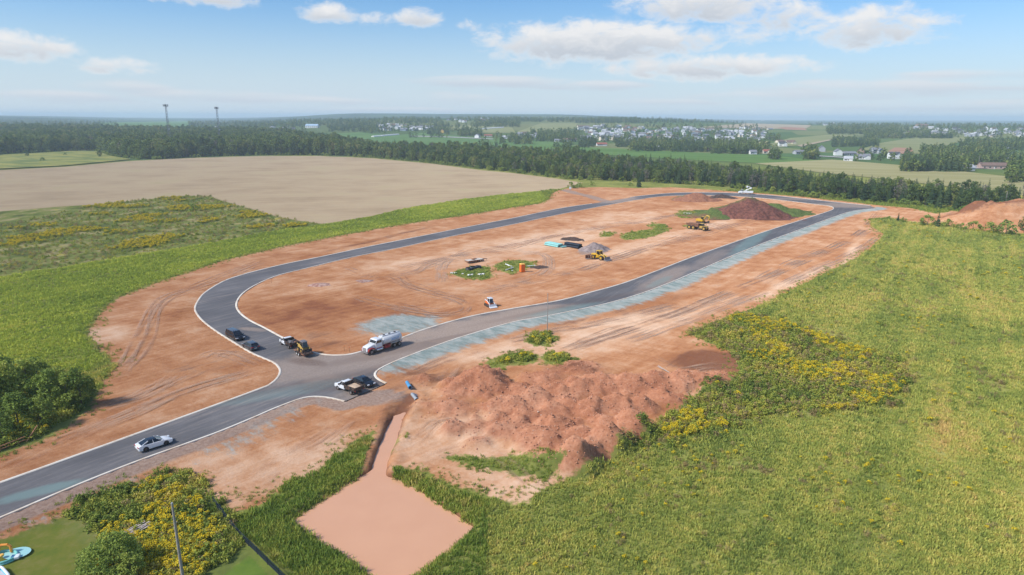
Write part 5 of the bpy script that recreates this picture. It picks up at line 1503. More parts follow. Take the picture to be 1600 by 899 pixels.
# ---- masts
def mast(px, top_px, arms, label):
    dist = 1150.0
    q_ = ray(px, 200.0); q_ = q_ / math.hypot(q_.x, q_.y) * dist
    base = Vector((q_.x, q_.y, float(far_h(q_.x, q_.y))))
    r = ray(px, top_px); h = CAM_H + r.z / math.hypot(r.x, r.y) * dist - base.z
    o = empty('radio_mast', base, 0.3, label, 'mast')
    mb = MB(); w0, w1 = 1.9, 1.0
    for k in range(3):
        a = 2 * math.pi * k / 3
        mb.cyl((math.cos(a) * w0, math.sin(a) * w0, -1), (math.cos(a) * w1, math.sin(a) * w1, h), .26, .22, 6)
    n = 16
    for i in range(n):
        z0, z1 = h * i / n, h * (i + 1) / n
        for k in range(3):
            a, b = 2 * math.pi * k / 3, 2 * math.pi * (k + 1) / 3
            wa, wb = w0 + (w1 - w0) * i / n, w0 + (w1 - w0) * (i + 1) / n
            mb.cyl((math.cos(a) * wa, math.sin(a) * wa, z0), (math.cos(b) * wb, math.sin(b) * wb, z1), .13, .13, 4, False)
    mb.build('lattice', M['mast_steel'], o)
    pf = MB().cyl((0, 0, h - 3.2), (0, 0, h - 2.9), arms, arms, 10)
    pf.build('platform', M['steel'], o)
    for k in range(9):
        a = 2 * math.pi * k / 9
        MB().box((math.cos(a) * arms, math.sin(a) * arms, h - 1.8), (.5, .5, 3.0), a).build('antenna_panel', M['dark_metal'] if k % 2 else M['galv'], o)
    MB().cyl((0, 0, h), (0, 0, h + 3.5), .12, .06, 6).build('lightning_rod', M['galv'], o)
    for z_ in (.45, .62):
        MB().cyl((w0 * .9, -1.6, h * z_), (w0 * .9, -2.6, h * z_), .9, 1.2, 12).build('dish', M['galv'], o)
mast(262.5, 163, 3.2, 'tall lattice radio mast on the left with a wide antenna platform')
mast(341, 167, 2.5, 'right-hand radio mast with a tight cluster of antennas')

# ------------------------------------------------------------------ poles
def pole(px, py, h, r0, label, mat, lean=(0, 0)):
    p = at(px, py, 0.0); z0 = gz(p)
    o = empty('utility_pole', (p.x, p.y, z0), 0, label, 'pole')
    k = 5
    mb = MB()
    for i in range(k):
        a, b = i / k, (i + 1) / k
        mb.cyl((lean[0] * a, lean[1] * a, h * a - (0.3 if i == 0 else 0)), (lean[0] * b, lean[1] * b, h * b), r0 * (1 - a * .35), r0 * (1 - b * .35), 12)
    mb.build('shaft', mat, o, True)
    MB().cyl((lean[0], lean[1], h - .02), (lean[0], lean[1], h + .05), r0 * .7, r0 * .55, 12).build('cap', M['galv'], o)
    MB().cyl((lean[0] * .8 + r0 * .75, lean[1] * .8, h * .8), (lean[0] * .8 + r0 * .75 + .12, lean[1] * .8, h * .8), .05, .05, 8).build('bolt', M['galv'], o)
    return o
pole(289.5, 930, 10.6, .17, 'weathered wooden utility pole rising from the goldenrod at bottom left', M['wood_grey'], (-.15, 0))
pole(855, 521, 9.4, .11, 'thin bare pole standing on a weedy hummock below the verge', M['wood_grey'])
for (x, y, h, lb) in [(766, 240, 12, 'thin far utility pole in the green field, left of two'), (778, 238, 11, 'thin far utility pole in the green field, right of two'), (1528, 264, 13, 'pale far utility pole beside the long pinkish house'), (1138, 234, 12, 'pale far utility pole among the valley trees'), (1570, 325, 9, 'pale bare trunk at the top of the red bank')]:
    p = at(x, y)
    o = empty('utility_pole', p, 0, lb, 'pole')
    MB().cyl((0, 0, -.5), (0, 0, h), .2, .14, 6).build('shaft', M['wood_grey'], o)
    if h != 9: MB().box((0, 0, h - .7), (2.2, .15, .18)).build('crossarm', M['wood_grey'], o)
# ------------------------------------------------------------------ vehicles and plant
_wheels = {}
def wheel(parent, x, y, r, w, rim='rim', tyre='rubber', rr=.58):
    """tyre with its rim set in; shared between wheels of one size"""
    key = (round(r, 3), round(w, 3), rim, tyre, rr)
    if key not in _wheels:
        n = 20; prof = [(-w / 2, r * rr), (-w / 2, r * .93), (-w * .36, r), (w * .36, r), (w / 2, r * .93), (w / 2, r * rr)]
        V = [(math.cos(2 * math.pi * i / n) * q, yy, math.sin(2 * math.pi * i / n) * q) for i in range(n) for yy, q in prof]
        k = len(prof)
        F = [(i * k + j, ((i + 1) % n) * k + j, ((i + 1) % n) * k + j + 1, i * k + j + 1) for i in range(n) for j in range(k - 1)]
        t = MB().add(V, F).mesh('tyre', True); t.materials.append(M[tyre])
        rm = MB().cyl((0, -w * .40, 0), (0, w * .40, 0), r * rr * 1.02, r * rr * 1.02, 16)
        rm.cyl((0, -w * .47, 0), (0, w * .47, 0), r * rr * .42, r * rr * .42, 10)
        rm = rm.mesh('rim'); rm.materials.append(M[rim])
        _wheels[key] = (t, rm)
    t, rm = _wheels[key]
    o = link('wheel', t, None, parent, (x, y, r))
    link('rim', rm, None, o)
def place(name, c, a, b, label, cat, z=0.02):
    """a thing on the road or soil: centre pixel, then pixels of its rear and front ends"""
    p = at(*c, 0.0); q = at(*b, 0.0) - at(*a, 0.0)
    zz = gz(p); zz = max(zz, z) if zz < .3 and zz < 0 else zz + .02
    return empty(name, (p.x, p.y, zz), math.atan2(q.y, q.x), label, cat)
def frustum(x0, x1, hw0, z0, x2, x3, hw1, z1):
    V = [(x0, -hw0, z0), (x1, -hw0, z0), (x1, hw0, z0), (x0, hw0, z0), (x2, -hw1, z1), (x3, -hw1, z1), (x3, hw1, z1), (x2, hw1, z1)]
    return V, [(3, 2, 1, 0), (4, 5, 6, 7), (0, 1, 5, 4), (1, 2, 6, 5), (2, 3, 7, 6), (3, 0, 4, 7)]
def greenhouse(o, g, paint, roof, bpillar=None):
    x0, x1, hw0, z0, x2, x3, hw1, z1 = g
    MB().add(*frustum(*g)).build('windows', M['glass'], o, False, .03)
    rf = MB().add(*frustum(x2 - .06, x3 + .06, hw1 + .03, z1 - .03, x2 + .05, x3 - .08, hw1 - .06, z1 + .055))
    rf.build('roof', roof, o, True, .02)
    for s, nm in ((-1, 'pillar'), (1, 'pillar')):
        mb = MB()
        mb.cyl((x1, s * hw0, z0), (x3, s * (hw1 + .01), z1), .045, .045, 6)
        mb.cyl((x0, s * hw0, z0), (x2, s * (hw1 + .01), z1), .07, .06, 6)
        if bpillar is not None:
            mb.cyl((bpillar, s * (hw0 + .0), z0), (bpillar - .06, s * (hw1 + .015), z1), .035, .035, 6)
        mb.build(nm, paint, o)
def car(o, prof, g, W, axles, r, paint, roof, bp, rim='rim_dark'):
    hw = W / 2
    MB().prism(prof, -hw, hw, .14, .10, lambda z: 1.0 if z < .75 else 1.0 - (z - .75) * .18).build('body', paint, o, True, .025)
    greenhouse(o, g, paint, roof, bp)
    for x in axles:
        for s in (-1, 1):
            MB().cyl((x, s * (hw - .16), r + .02), (x, s * (hw + .004), r + .02), r + .07, r + .07, 18).build('wheel_arch', M['dark_metal'], o)
            wheel(o, x, s * (hw - .09), r, .22, rim, 'rubber_clean')
    xf = max(p[0] for p in prof); xr = min(p[0] for p in prof)
    for s in (-1, 1):
        MB().box((xf - .16, s * (hw - .28), .68), (.30, .40, .13)).build('headlight', M['lamp_clear'], o)
        MB().box((xr + .12, s * (hw - .26), .84), (.26, .44, .13)).build('taillight', M['lamp_red'], o)
        MB().box((g[1] - .25, s * (hw + .06), g[3] + .06), (.16, .18, .13)).build('mirror', paint, o)
        for xx in (bp + .35, bp - .75):
            MB().box((xx, s * (hw - .015), .88), (.20, .04, .035)).build('door_handle', paint, o)
    MB().box((xf - .03, 0, .45), (.1, W * .6, .18)).build('grille', M['dark_metal'], o)
    MB().box((xr + .01, 0, .62), (.06, .52, .13)).build('plate', M['pvc'], o)
SEDAN = [(-2.38, .34), (-2.42, .66), (-2.36, .93), (-2.20, 1.0), (-1.5, 1.02), (.95, .96), (1.55, .90), (2.15, .76), (2.40, .60), (2.42, .36), (2.25, .24), (-2.2, .25)]
VAN = [(-2.5, .34), (-2.55, .8), (-2.5, 1.08), (1.1, 1.06), (1.65, 1.02), (2.2, .86), (2.5, .64), (2.52, .36), (2.35, .24), (-2.35, .25)]
HATCH = [(-2.1, .34), (-2.16, .7), (-2.08, 1.0), (.8, .97), (1.4, .92), (1.95, .78), (2.14, .6), (2.16, .36), (2.0, .24), (-1.95, .25)]
o = place('car', (241, 698), (221, 704), (262, 691), 'white sedan with a dark roof driving on the entrance road', 'car')
car(o, SEDAN, (-2.0, 1.15, .80, .97, -.95, .25, .60, 1.40), 1.86, (-1.42, 1.42), .34, M['white_paint'], M['black_paint'], -.25)
o = place('van', (368, 529), (356, 523), (381, 535), 'black minivan parked at the outer kerb of the bend', 'van')
o.scale = (1.08,) * 3
car(o, VAN, (-2.47, 1.75, .86, 1.05, -2.2, .55, .70, 1.72), 1.96, (-1.5, 1.5), .36, M['black_paint'], M['grey_paint'], -.35)
o = place('car', (392, 545), (404, 551), (380, 539), 'dark grey hatchback parked behind the black minivan', 'car')
o.scale = (1.08,) * 3
car(o, HATCH, (-2.05, 1.15, .80, .96, -1.55, .30, .62, 1.46), 1.82, (-1.3, 1.3), .33, M['grey_paint'], M['grey_paint'], -.2)
o = place('car', (569, 601), (553, 594), (585, 608), 'glossy black sedan parked beside the dump-box pickup', 'car')
car(o, SEDAN, (-2.0, 1.15, .80, .97, -.95, .25, .60, 1.40), 1.88, (-1.42, 1.42), .34, M['black_paint'], M['black_paint'], -.25, 'rim')

def lumps(n, x0, x1, y0, y1, z, s, seed):
    r = random.Random(seed); mb = MB()
    for _ in range(n):
        mb.box((r.uniform(x0, x1), r.uniform(y0, y1), z + r.uniform(0, .15)), (r.uniform(.4, 1) * s, r.uniform(.4, 1) * s, r.uniform(.3, .8) * s), r.uniform(0, 3), r.uniform(-.3, .3))
    return mb
def pickup(o, load):
    MB().prism([(0.0, .50), (0.0, 1.20), (1.55, 1.20), (2.35, 1.14), (2.75, 1.04), (2.88, .85), (2.88, .50)], -.98, .98, .12, .08).build('cab', M['white_paint'], o, True, .03)
    greenhouse(o, (.02, 1.62, .90, 1.18, .16, .95, .74, 1.86), M['white_paint'], M['white_paint'], .75)
    MB().box((-.2, 0, .58), (6.0, .9, .22)).build('chassis', M['dark_metal'], o)
    bed = MB()
    bed.box((-1.55, 0, .92), (2.9, 2.16, .14))
    for s in (-1, 1):
        bed.box((-1.55, s * 1.05, 1.28), (2.9, .08, .6))
        for k in range(4): bed.box((-2.85 + k * .86, s * 1.11, 1.26), (.10, .06, .6))
    bed.box((-.08, 0, 1.42), (.08, 2.16, .95)); bed.box((-2.98, 0, 1.26), (.08, 2.16, .55))
    bed.build('bed', M['dark_metal'], o)
    if load == 'sand':
        V, F = [], []
        for i in range(9):
            for j in range(7):
                x = -2.9 + i * .34; y = -.98 + j * .327
                V.append((x, y, 1.28 + .16 * math.sin(i * .8) * math.cos(j - 3) * .4 + (.12 if 2 < i < 7 and 1 < j < 5 else 0)))
        F = [(i * 7 + j, (i + 1) * 7 + j, (i + 1) * 7 + j + 1, i * 7 + j + 1) for i in range(8) for j in range(6)]
        MB().add(V, F).build('sand_load', M['sand'], o, True)
    else:
        lumps(9, -2.6, -.5, -.7, .7, 1.15, .75, 5).build('cargo', M['steel'], o, False)
        lumps(5, -2.6, -.5, -.7, .7, 1.25, .5, 9).build('cargo', M['rust'], o, False)
    for s in (-1, 1):
        wheel(o, 1.95, s * .88, .40, .27); wheel(o, -1.75, s * .88, .40, .27)
        MB().box((2.84, s * .72, .95), (.12, .34, .2)).build('headlight', M['lamp_clear'], o)
        MB().box((-3.04, s * .95, .95), (.06, .14, .2)).build('taillight', M['lamp_red'], o)
        MB().box((1.35, s * 1.12, 1.3), (.14, .26, .28)).build('mirror', M['dark_metal'], o)
        MB().box((.75, s * .985, .85), (1.0, .015, .5)).build('door', M['white_paint'], o)
    MB().box((2.9, 0, .6), (.12, 1.9, .22)).build('bumper', M['chrome'], o)
    MB().box((2.88, 0, .88), (.06, 1.0, .26)).build('grille', M['dark_metal'], o)
M['sand'] = simple('sand_load', (0.52, 0.38, 0.27), .95, 0, .2, 4)
o = place('pickup_truck', (452, 541), (466, 549), (438, 533), 'white pickup with a full dark bed towing the loader trailer', 'pickup')
pickup(o, 'junk')
o = place('pickup_truck', (545, 611), (569, 620), (525, 603), 'white pickup with a dark dump box full of tan sand', 'pickup')
pickup(o, 'sand')

# trailer behind the first pickup, with the small loader on it
tp = place('equipment_trailer', (474, 554), (488, 562), (462, 547), 'tandem-axle flat trailer hitched behind the white pickup', 'trailer')
d_ = MB().box((0, 0, .62), (4.6, 2.1, .14))
for i in range(7): d_.box((-2.1 + i * .7, 0, .70), (.6, 2.0, .04))
d_.build('deck', M['rust'], tp)
MB().tube([(2.3, -.8, .58), (3.9, 0, .55)], .07).tube([(2.3, .8, .58), (3.9, 0, .55)], .07).cyl((3.9, 0, .05), (3.9, 0, .8), .05).build('tongue', M['dark_metal'], tp)
for s in (-1, 1):
    for x in (-.45, .45): wheel(tp, x, s * 1.16, .36, .22, 'tank_white')
    MB().box((0, s * 1.16, .78), (1.9, .28, .05)).box((-1.0, s * 1.16, .66), (.06, .28, .28)).box((1.0, s * 1.16, .66), (.06, .28, .28)).build('fender', M['dark_metal'], tp)
    MB().box((-2.45, s * .65, .85), (.08, .5, .6), 0, .25).build('ramp', M['rust'], tp)
    MB().box((-2.3, s * .9, .5), (.06, .2, .14)).build('taillight', M['lamp_red'], tp)
def compact_loader(o, body, roof, track=False, white=False):
    """skid-steer: engine box, caged cab, lift arms along the sides, bucket in front (+x)"""
    MB().prism([(-1.45, .35), (-1.5, 1.05), (-1.2, 1.3), (-.3, 1.25), (.55, .75), (.6, .35)], -.55, .55, .08, .05).build('body', M[body], o, True, .02)
    MB().add(*frustum(-.55, .65, .45, 1.0, -.45, .40, .42, 1.98)).build('cab', M['glass'], o)
    MB().add(*frustum(-.75, .62, .52, 1.96, -.70, .52, .48, 2.08)).build('roof', M[roof], o, False, .02)
    for s in (-1, 1):
        MB().tube([(.62, s * .46, .9), (.42, s * .44, 1.98)], .04, 6).tube([(-.55, s * .46, .95), (-.48, s * .44, 1.98)], .05, 6).build('cage_post', M[roof], o)
        MB().tube([(-1.35, s * .66, 1.45), (-.2, s * .68, 1.35), (.9, s * .66, .8), (1.25, s * .62, .35)], .09, 6).build('lift_arm', M['white_paint' if white else body], o)
        if track:
            V = [(-1.2, .02), (-1.45, .3), (-1.2, .62), (.6, .62), (.9, .32), (.6, .02)]
            MB().prism(V, s * .74 - .18, s * .74 + .18).build('track', M['rubber'], o)
        else:
            for x in (-.85, .5): wheel(o, x, s * .74, .42, .3, body)
        MB().box((-1.5, s * .4, 1.0), (.05, .12, .16)).build('taillight', M['lamp_red'], o)
    MB().prism([(1.2, .08), (1.15, .75), (1.28, .80), (1.38, .28), (1.95, .12), (1.95, .06)], -.92, .92).build('bucket', M['white_paint' if white else 'dark_metal'], o)
    MB().box((-1.52, 0, .85), (.05, .7, .3)).build('engine_grille', M['dark_metal'], o)
lo = empty('compact_loader', tp.matrix_basis @ Vector((-.55, 0, .74)), tp.rotation_euler.z + math.pi, 'yellow compact loader with a grey cab riding on the trailer', 'loader')
compact_loader(lo, 'dull_yellow', 'steel')
lo.scale = (1.12,) * 3
o = place('compact_loader', (766, 479), (758, 475), (774, 483), 'orange and white compact track loader beside the inner kerb', 'loader')
compact_loader(o, 'orange', 'white_paint', True, True)
o.scale = (1.12,) * 3

# tanker
t = place('tank_truck', (597, 546), (625, 537), (569, 555), 'white tank truck with red chassis at the road junction', 'truck')
MB().box((-.6, .42, .88), (9.0, .12, .26)).box((-.6, -.42, .88), (9.0, .12, .26)).box((-4.6, 0, .88), (.12, 1.0, .26)).box((0, 0, .88), (.12, .9, .2)).build('chassis', M['red'], t)
MB().prism([(2.35, .95), (2.35, 1.95), (2.6, 1.98), (4.35, 1.62), (4.55, 1.5), (4.6, .75), (4.2, .7), (3.9, .95)], -.82, .82, .12, .08).build('hood', M['white_paint'], t, True, .03)
MB().prism([(.75, .85), (.75, 2.05), (2.45, 2.05), (2.5, .85)], -1.08, 1.08, .06, .04).build('cab', M['white_paint'], t, True, .02)
MB().add(*frustum(.85, 2.46, 1.06, 2.03, .95, 2.10, .98, 2.66)).build('windows', M['glass'], t)
MB().add(*frustum(.72, 2.28, 1.07, 2.62, .85, 2.0, .92, 2.84)).build('roof', M['white_paint'], t, True, .03)
MB().box((.82, 0, 2.3), (.12, 2.12, .75)).build('cab_back', M['white_paint'], t)
for s in (-1, 1):
    MB().cyl((2.45, s * 1.04, 2.04), (2.12, s * .98, 2.66), .06, .06, 6).build('pillar', M['white_paint'], t)
    MB().prism([(2.75, 1.0), (2.9, 1.25), (3.35, 1.42), (4.1, 1.38), (4.5, 1.1), (4.5, .75), (4.2, .75), (4.0, 1.1), (3.5, 1.22), (3.1, 1.1), (2.95, .95)], s * 1.0 - .2, s * 1.0 + .2).build('fender', M['red'], t)
    MB().box((1.6, s * 1.085, .98), (1.5, .02, .2)).build('stripe', M['red'], t)
    MB().cyl((.75, s * .95, .62), (2.35, s * .95, .62), .34, .34, 16).build('fuel_tank', M['chrome'], t, True)
    MB().box((2.62, s * 1.22, 2.1), (.1, .18, .5)).build('mirror', M['chrome'], t)
    MB().box((4.56, s * .78, 1.05), (.1, .3, .24)).build('headlight', M['lamp_clear'], t)
    MB().cyl((.68, s * .95, .9), (.68, s * .95, 3.0), .08, .08, 10).build('exhaust_stack', M['chrome'], t, True)
    wheel(t, 3.6, s * .98, .52, .32)
    for x in (-2.55, -3.9): wheel(t, x, s * .92, .52, .55)
    MB().box((-3.2, s * 1.05, 1.18), (3.1, .5, .05)).build('mudguard', M['concrete'], t)
    MB().box((-.65, s * .88, .7), (1.5, .5, .55)).build('toolbox', M['red'], t)
    MB().box((-4.72, s * .85, .85), (.06, .3, .14)).build('taillight', M['lamp_red'], t)
MB().box((4.64, 0, 1.12), (.08, .9, .75)).build('grille', M['chrome'], t)
MB().box((4.68, 0, .55), (.16, 2.2, .32)).build('bumper', M['chrome'], t)
V, F = [], []
n = 28; rings = [(.35, .55), (.30, .95), (.2, 1.0), (-4.55, 1.0), (-4.66, .95), (-4.72, .55)]
for x, q in rings:
    for i in range(n): V.append((x, math.cos(2 * math.pi * i / n) * 1.17 * q, 2.02 + math.sin(2 * math.pi * i / n) * .98 * q))
for k in range(len(rings) - 1):
    for i in range(n): F.append((k * n + i, k * n + (i + 1) % n, (k + 1) * n + (i + 1) % n, (k + 1) * n + i))
F += [tuple(range(n)), tuple(range(len(rings) * n - 1, (len(rings) - 1) * n - 1, -1))]
tk = MB().add(V, F).build('tank', M['tank_white'], t, True)
for x in (-.6, -2.1, -3.6): MB().cyl((x, 0, 2.95), (x, 0, 3.12), .28, .26, 14).build('hatch', M['dark_metal'], tk)
MB().box((-2.1, .42, 3.02), (4.6, .1, .10)).box((-2.1, -.42, 3.02), (4.6, .1, .10)).build('walkway_rail', M['tank_white'], tk)
for x in (-.2, -2.2, -4.2): MB().box((x, 0, 1.12), (.2, 1.7, .26)).build('saddle', M['red'], t)
# blue lettering, too small to read in the picture: a slanted block and a line of strokes
for s in (-1, 1):
    mb = MB()
    def onside(x, z_):
        q = (z_ - 2.02) / .98
        return (x, s * (math.sqrt(max(0, 1 - q * q)) * 1.17 + .012), z_)
    for k in range(6):
        x = -1.7 - k * .36
        mb.add([onside(x, 1.88), onside(x - .26, 1.88), onside(x - .34, 2.22), onside(x - .08, 2.22)], [(0, 1, 2, 3)])
    mb.add([onside(-1.6, 1.78), onside(-3.7, 1.78), onside(-3.7, 1.84), onside(-1.6, 1.84)], [(0, 1, 2, 3)])
    mb.build('lettering', M['blue_print'], tk)

# wheel loader
w = place('wheel_loader', (938, 406), (926, 403), (953, 408), 'yellow wheel loader with its bucket lowered near the gravel pile', 'loader')
MB().prism([(-3.6, .75), (-3.65, 1.55), (-3.3, 1.95), (-1.0, 2.05), (-.5, 1.7), (-.5, .8), (-1.0, .6), (-3.0, .6)], -.75, .75, .1, .08).build('engine_hood', M['yellow'], w, True, .03)
MB().prism([(-.7, .7), (-.7, 1.7), (.9, 1.7), (1.5, 1.1), (1.5, .6)], -.65, .65).build('front_frame', M['yellow'], w, False, .03)
MB().add(*frustum(-1.25, .35, .72, 1.75, -1.15, .20, .68, 3.05)).build('cab', M['glass'], w)
MB().add(*frustum(-1.4, .45, .82, 3.03, -1.3, .3, .76, 3.2)).build('roof', M['yellow'], w, False, .03)
for s in (-1, 1):
    MB().tube([(-1.22, s * .72, 1.75), (-1.14, s * .68, 3.05)], .07, 6).tube([(.34, s * .72, 1.75), (.2, s * .68, 3.05)], .06, 6).build('cab_post', M['yellow'], w)
    MB().tube([(.5, s * .55, 2.0), (1.9, s * .6, 1.55), (2.9, s * .6, .6)], .17, 6).build('lift_arm', M['yellow'], w)
    MB().box((-2.3, s * 1.05, 1.65), (1.7, .62, .08)).build('mudguard', M['yellow'], w)
    MB().box((-3.68, s * .5, 1.5), (.06, .25, .2)).build('taillight', M['lamp_red'], w)
    wheel(w, -2.3, s * 1.05, .80, .62, 'yellow'); wheel(w, 1.1, s * 1.05, .80, .62, 'yellow')
    MB().tube([(-.2, s * .9, .5), (-.2, s * .9, 1.6)], .04, 6).build('ladder', M['dark_metal'], w)
MB().prism([(2.75, .1), (2.7, 1.2), (2.95, 1.35), (3.2, .55), (4.0, .2), (4.0, .08)], -1.45, 1.45).build('bucket', M['steel'], w)
MB().cyl((-2.4, .35, 2.0), (-2.4, .35, 2.75), .07, .07, 8).build('exhaust', M['dark_metal'], w)
MB().box((-3.68, 0, 1.15), (.08, 1.0, .6)).build('radiator_grille', M['dark_metal'], w)

# loose attachment behind it
a_ = place('grapple_attachment', (920, 405), (913, 403), (927, 407), 'rusty grey grapple attachment lying beside the yellow wheel loader', 'attachment')
MB().box((-.6, 0, .75), (.25, 2.2, 1.1)).box((-.45, 0, 1.35), (.4, 2.2, .15)).build('back_plate', M['rust'], a_)
for k in range(6): MB().tube([(-.5, -1 + k * .4, .2), (.4, -1 + k * .4, .12), (1.1, -1 + k * .4, .35)], .07, 6).build('lower_tine', M['steel'], a_)
for k in range(3): MB().tube([(-.5, -.8 + k * .8, 1.4), (.2, -.8 + k * .8, 1.65), (.9, -.8 + k * .8, 1.2), (1.1, -.8 + k * .8, .6)], .09, 6).build('upper_tine', M['rust'], a_)
MB().cyl((-.4, -.5, 1.5), (.15, -.5, 1.6), .08).cyl((-.4, .5, 1.5), (.15, .5, 1.6), .08).build('ram', M['steel'], a_)

# articulated dump truck
a_ = place('dump_truck', (1090, 359), (1076, 357), (1107, 361), 'dusty articulated dump truck with an empty brown bed', 'truck')
V = [(-4.9, 1.95, 1.1), (.9, 1.6, .95), (.9, 2.75, 1.45), (-5.2, 2.85, 1.45)]
bd = MB()
bd.prism([(-4.6, 1.75), (.6, 1.35), (.8, 1.5), (-4.9, 1.95)], -1.15, 1.15)
for s in (-1, 1):
    bd.add([(-5.0, s * 1.15, 1.85), (.8, s * 1.1, 1.42), (1.0, s * 1.5, 2.75), (-5.1, s * 1.5, 2.75), (-5.0, s * 1.05, 1.85), (.8, s * 1.0, 1.42), (1.0, s * 1.38, 2.75), (-5.1, s * 1.38, 2.75)], [(0, 1, 2, 3), (7, 6, 5, 4), (3, 2, 6, 7), (0, 3, 7, 4), (1, 5, 6, 2)])
bd.box((.95, 0, 2.15), (.14, 2.75, 1.35)); bd.box((1.25, 0, 2.95), (1.2, 2.6, .08))
bd.build('dump_bed', M['rust'], a_)
MB().box((-1.9, 0, 1.1), (6.0, .8, .4)).build('chassis', M['dark_metal'], a_)
MB().prism([(1.3, .9), (1.3, 1.9), (3.1, 1.95), (4.6, 1.7), (4.8, 1.2), (4.7, .75), (3.9, .7)], -.95, .95, .1, .08).build('hood', M['dull_yellow'], a_, True, .03)
MB().add(*frustum(1.5, 2.9, .8, 1.9, 1.6, 2.7, .74, 2.95)).build('cab', M['glass'], a_)
MB().add(*frustum(1.35, 3.0, .9, 2.93, 1.5, 2.8, .8, 3.1)).build('roof', M['dull_yellow'], a_, False, .02)
for s in (-1, 1):
    wheel(a_, 3.7, s * 1.15, .92, .7, 'dull_yellow'); wheel(a_, -1.5, s * 1.15, .92, .7, 'dull_yellow'); wheel(a_, -3.5, s * 1.15, .92, .7, 'dull_yellow')
    MB().box((3.7, s * 1.2, 1.95), (1.9, .65, .08)).build('mudguard', M['dull_yellow'], a_)
    MB().box((4.75, s * .6, 1.5), (.1, .3, .2)).build('headlight', M['lamp_clear'], a_)
    MB().box((3.3, s * 1.3, 2.5), (.1, .25, .5)).build('mirror', M['dark_metal'], a_)
MB().box((4.82, 0, 1.2), (.06, .9, .5)).build('grille', M['dark_metal'], a_)

# excavator behind the dump truck
x_ = place('excavator', (1096, 349), (1088, 348), (1103, 350), 'orange-yellow excavator with folded boom behind the dump truck', 'excavator')
for s in (-1, 1):
    MB().prism([(-1.8, .02), (-2.15, .4), (-1.85, .8), (1.85, .8), (2.15, .4), (1.8, .02)], s * 1.1 - .3, s * 1.1 + .3).build('track', M['rubber'], x_)
MB().box((0, 0, .7), (1.4, 1.6, .5)).build('undercarriage', M['dark_metal'], x_)
MB().prism([(-2.3, 1.0), (-2.35, 2.0), (-1.9, 2.15), (.4, 2.1), (1.2, 1.5), (1.2, 1.0)], -1.25, 1.25, .08, .06).build('house', M['yellow'], x_, True, .03)
MB().add(*frustum(-.2, 1.25, .5, 1.6, -.1, 1.0, .48, 2.95)).build('cab', M['glass'], x_)
x_.children[-1].location = (0, .7, 0)
MB().box((.45, .7, 3.0), (1.35, 1.08, .1)).build('roof', M['dull_yellow'], x_)
MB().tube([(1.0, -.1, 1.7), (2.6, -.1, 3.9), (4.2, -.1, 3.6)], .22, 6).build('boom', M['yellow'], x_)
MB().tube([(4.2, -.1, 3.6), (3.7, -.1, 1.5)], .17, 6).build('stick', M['yellow'], x_)
MB().prism([(3.2, .5), (3.9, .45), (4.1, 1.2), (3.7, 1.5), (3.3, 1.2)], -.6, .4).build('bucket', M['dark_metal'], x_)
MB().cyl((1.4, -.1, 1.5), (2.5, -.1, 3.2), .1, .08, 8).build('ram', M['steel'], x_)

# far white service truck with a lift boom
s_ = place('service_truck', (1165, 303.5), (1176, 304), (1154, 303), 'white service truck with a raised lift boom on the far road', 'truck')
MB().prism([(1.6, .6), (1.6, 1.9), (2.6, 1.9), (3.9, 1.5), (4.1, 1.2), (4.1, .6)], -1.1, 1.1, .1, .06).build('cab', M['white_paint'], s_, True, .03)
MB().add(*frustum(1.65, 3.1, 1.0, 1.88, 1.75, 2.5, .9, 2.6)).build('windows', M['glass'], s_)
MB().box((2.1, 0, 2.64), (1.0, 1.9, .1)).build('roof', M['white_paint'], s_)
for sg in (-1, 1): MB().box((-1.4, sg * .95, 1.4), (5.4, .5, 1.1)).build('service_box', M['white_paint'], s_, False, .02)
MB().box((-.2, 0, .75), (7.6, .9, .25)).box((-1.4, 0, 1.0), (5.4, 2.2, .12)).build('chassis', M['dark_metal'], s_)
MB().cyl((-.2, 0, 1.0), (-.2, 0, 2.6), .4, .35, 10).build('turret', M['white_paint'], s_)
MB().tube([(-.2, 0, 2.5), (-3.2, 0, 3.6), (-1.0, 0, 4.5)], .2, 6).build('boom', M['white_paint'], s_)
MB().box((-.6, 0, 4.3), (.9, .8, 1.0)).build('lift_bucket', M['white_paint'], s_)
for sg in (-1, 1):
    wheel(s_, 2.9, sg * .95, .48, .3); wheel(s_, -2.2, sg * .9, .48, .5)
    MB().box((4.1, sg * .75, 1.1), (.08, .3, .2)).build('headlight', M['lamp_clear'], s_)
s_.scale = (1.12,) * 3
# low flat trailer in the middle of the site
f_ = place('flat_trailer', (744, 409), (736, 410), (757, 407), 'low rusty flat trailer standing alone above the green islands', 'trailer')
dk = MB().box((-.8, 0, .75), (6.2, 2.4, .2)); dk.build('deck', M['concrete'], f_)
MB().box((-.8, 1.18, .6), (6.2, .06, .36)).box((-.8, -1.18, .6), (6.2, .06, .36)).box((-3.9, 0, .55), (.1, 2.4, .5)).build('side_rail', M['rust'], f_)
MB().tube([(2.3, -.8, .7), (4.6, 0, .5)], .09).tube([(2.3, .8, .7), (4.6, 0, .5)], .09).cyl((4.3, 0, .02), (4.3, 0, .6), .06).build('tongue', M['rust'], f_)
for s in (-1, 1):
    for x in (1.0, 2.0): wheel(f_, x, s * 1.1, .42, .28)
lumps(4, -2.5, 1.5, -.6, .6, .95, .7, 3).build('cargo', M['rust'], f_)

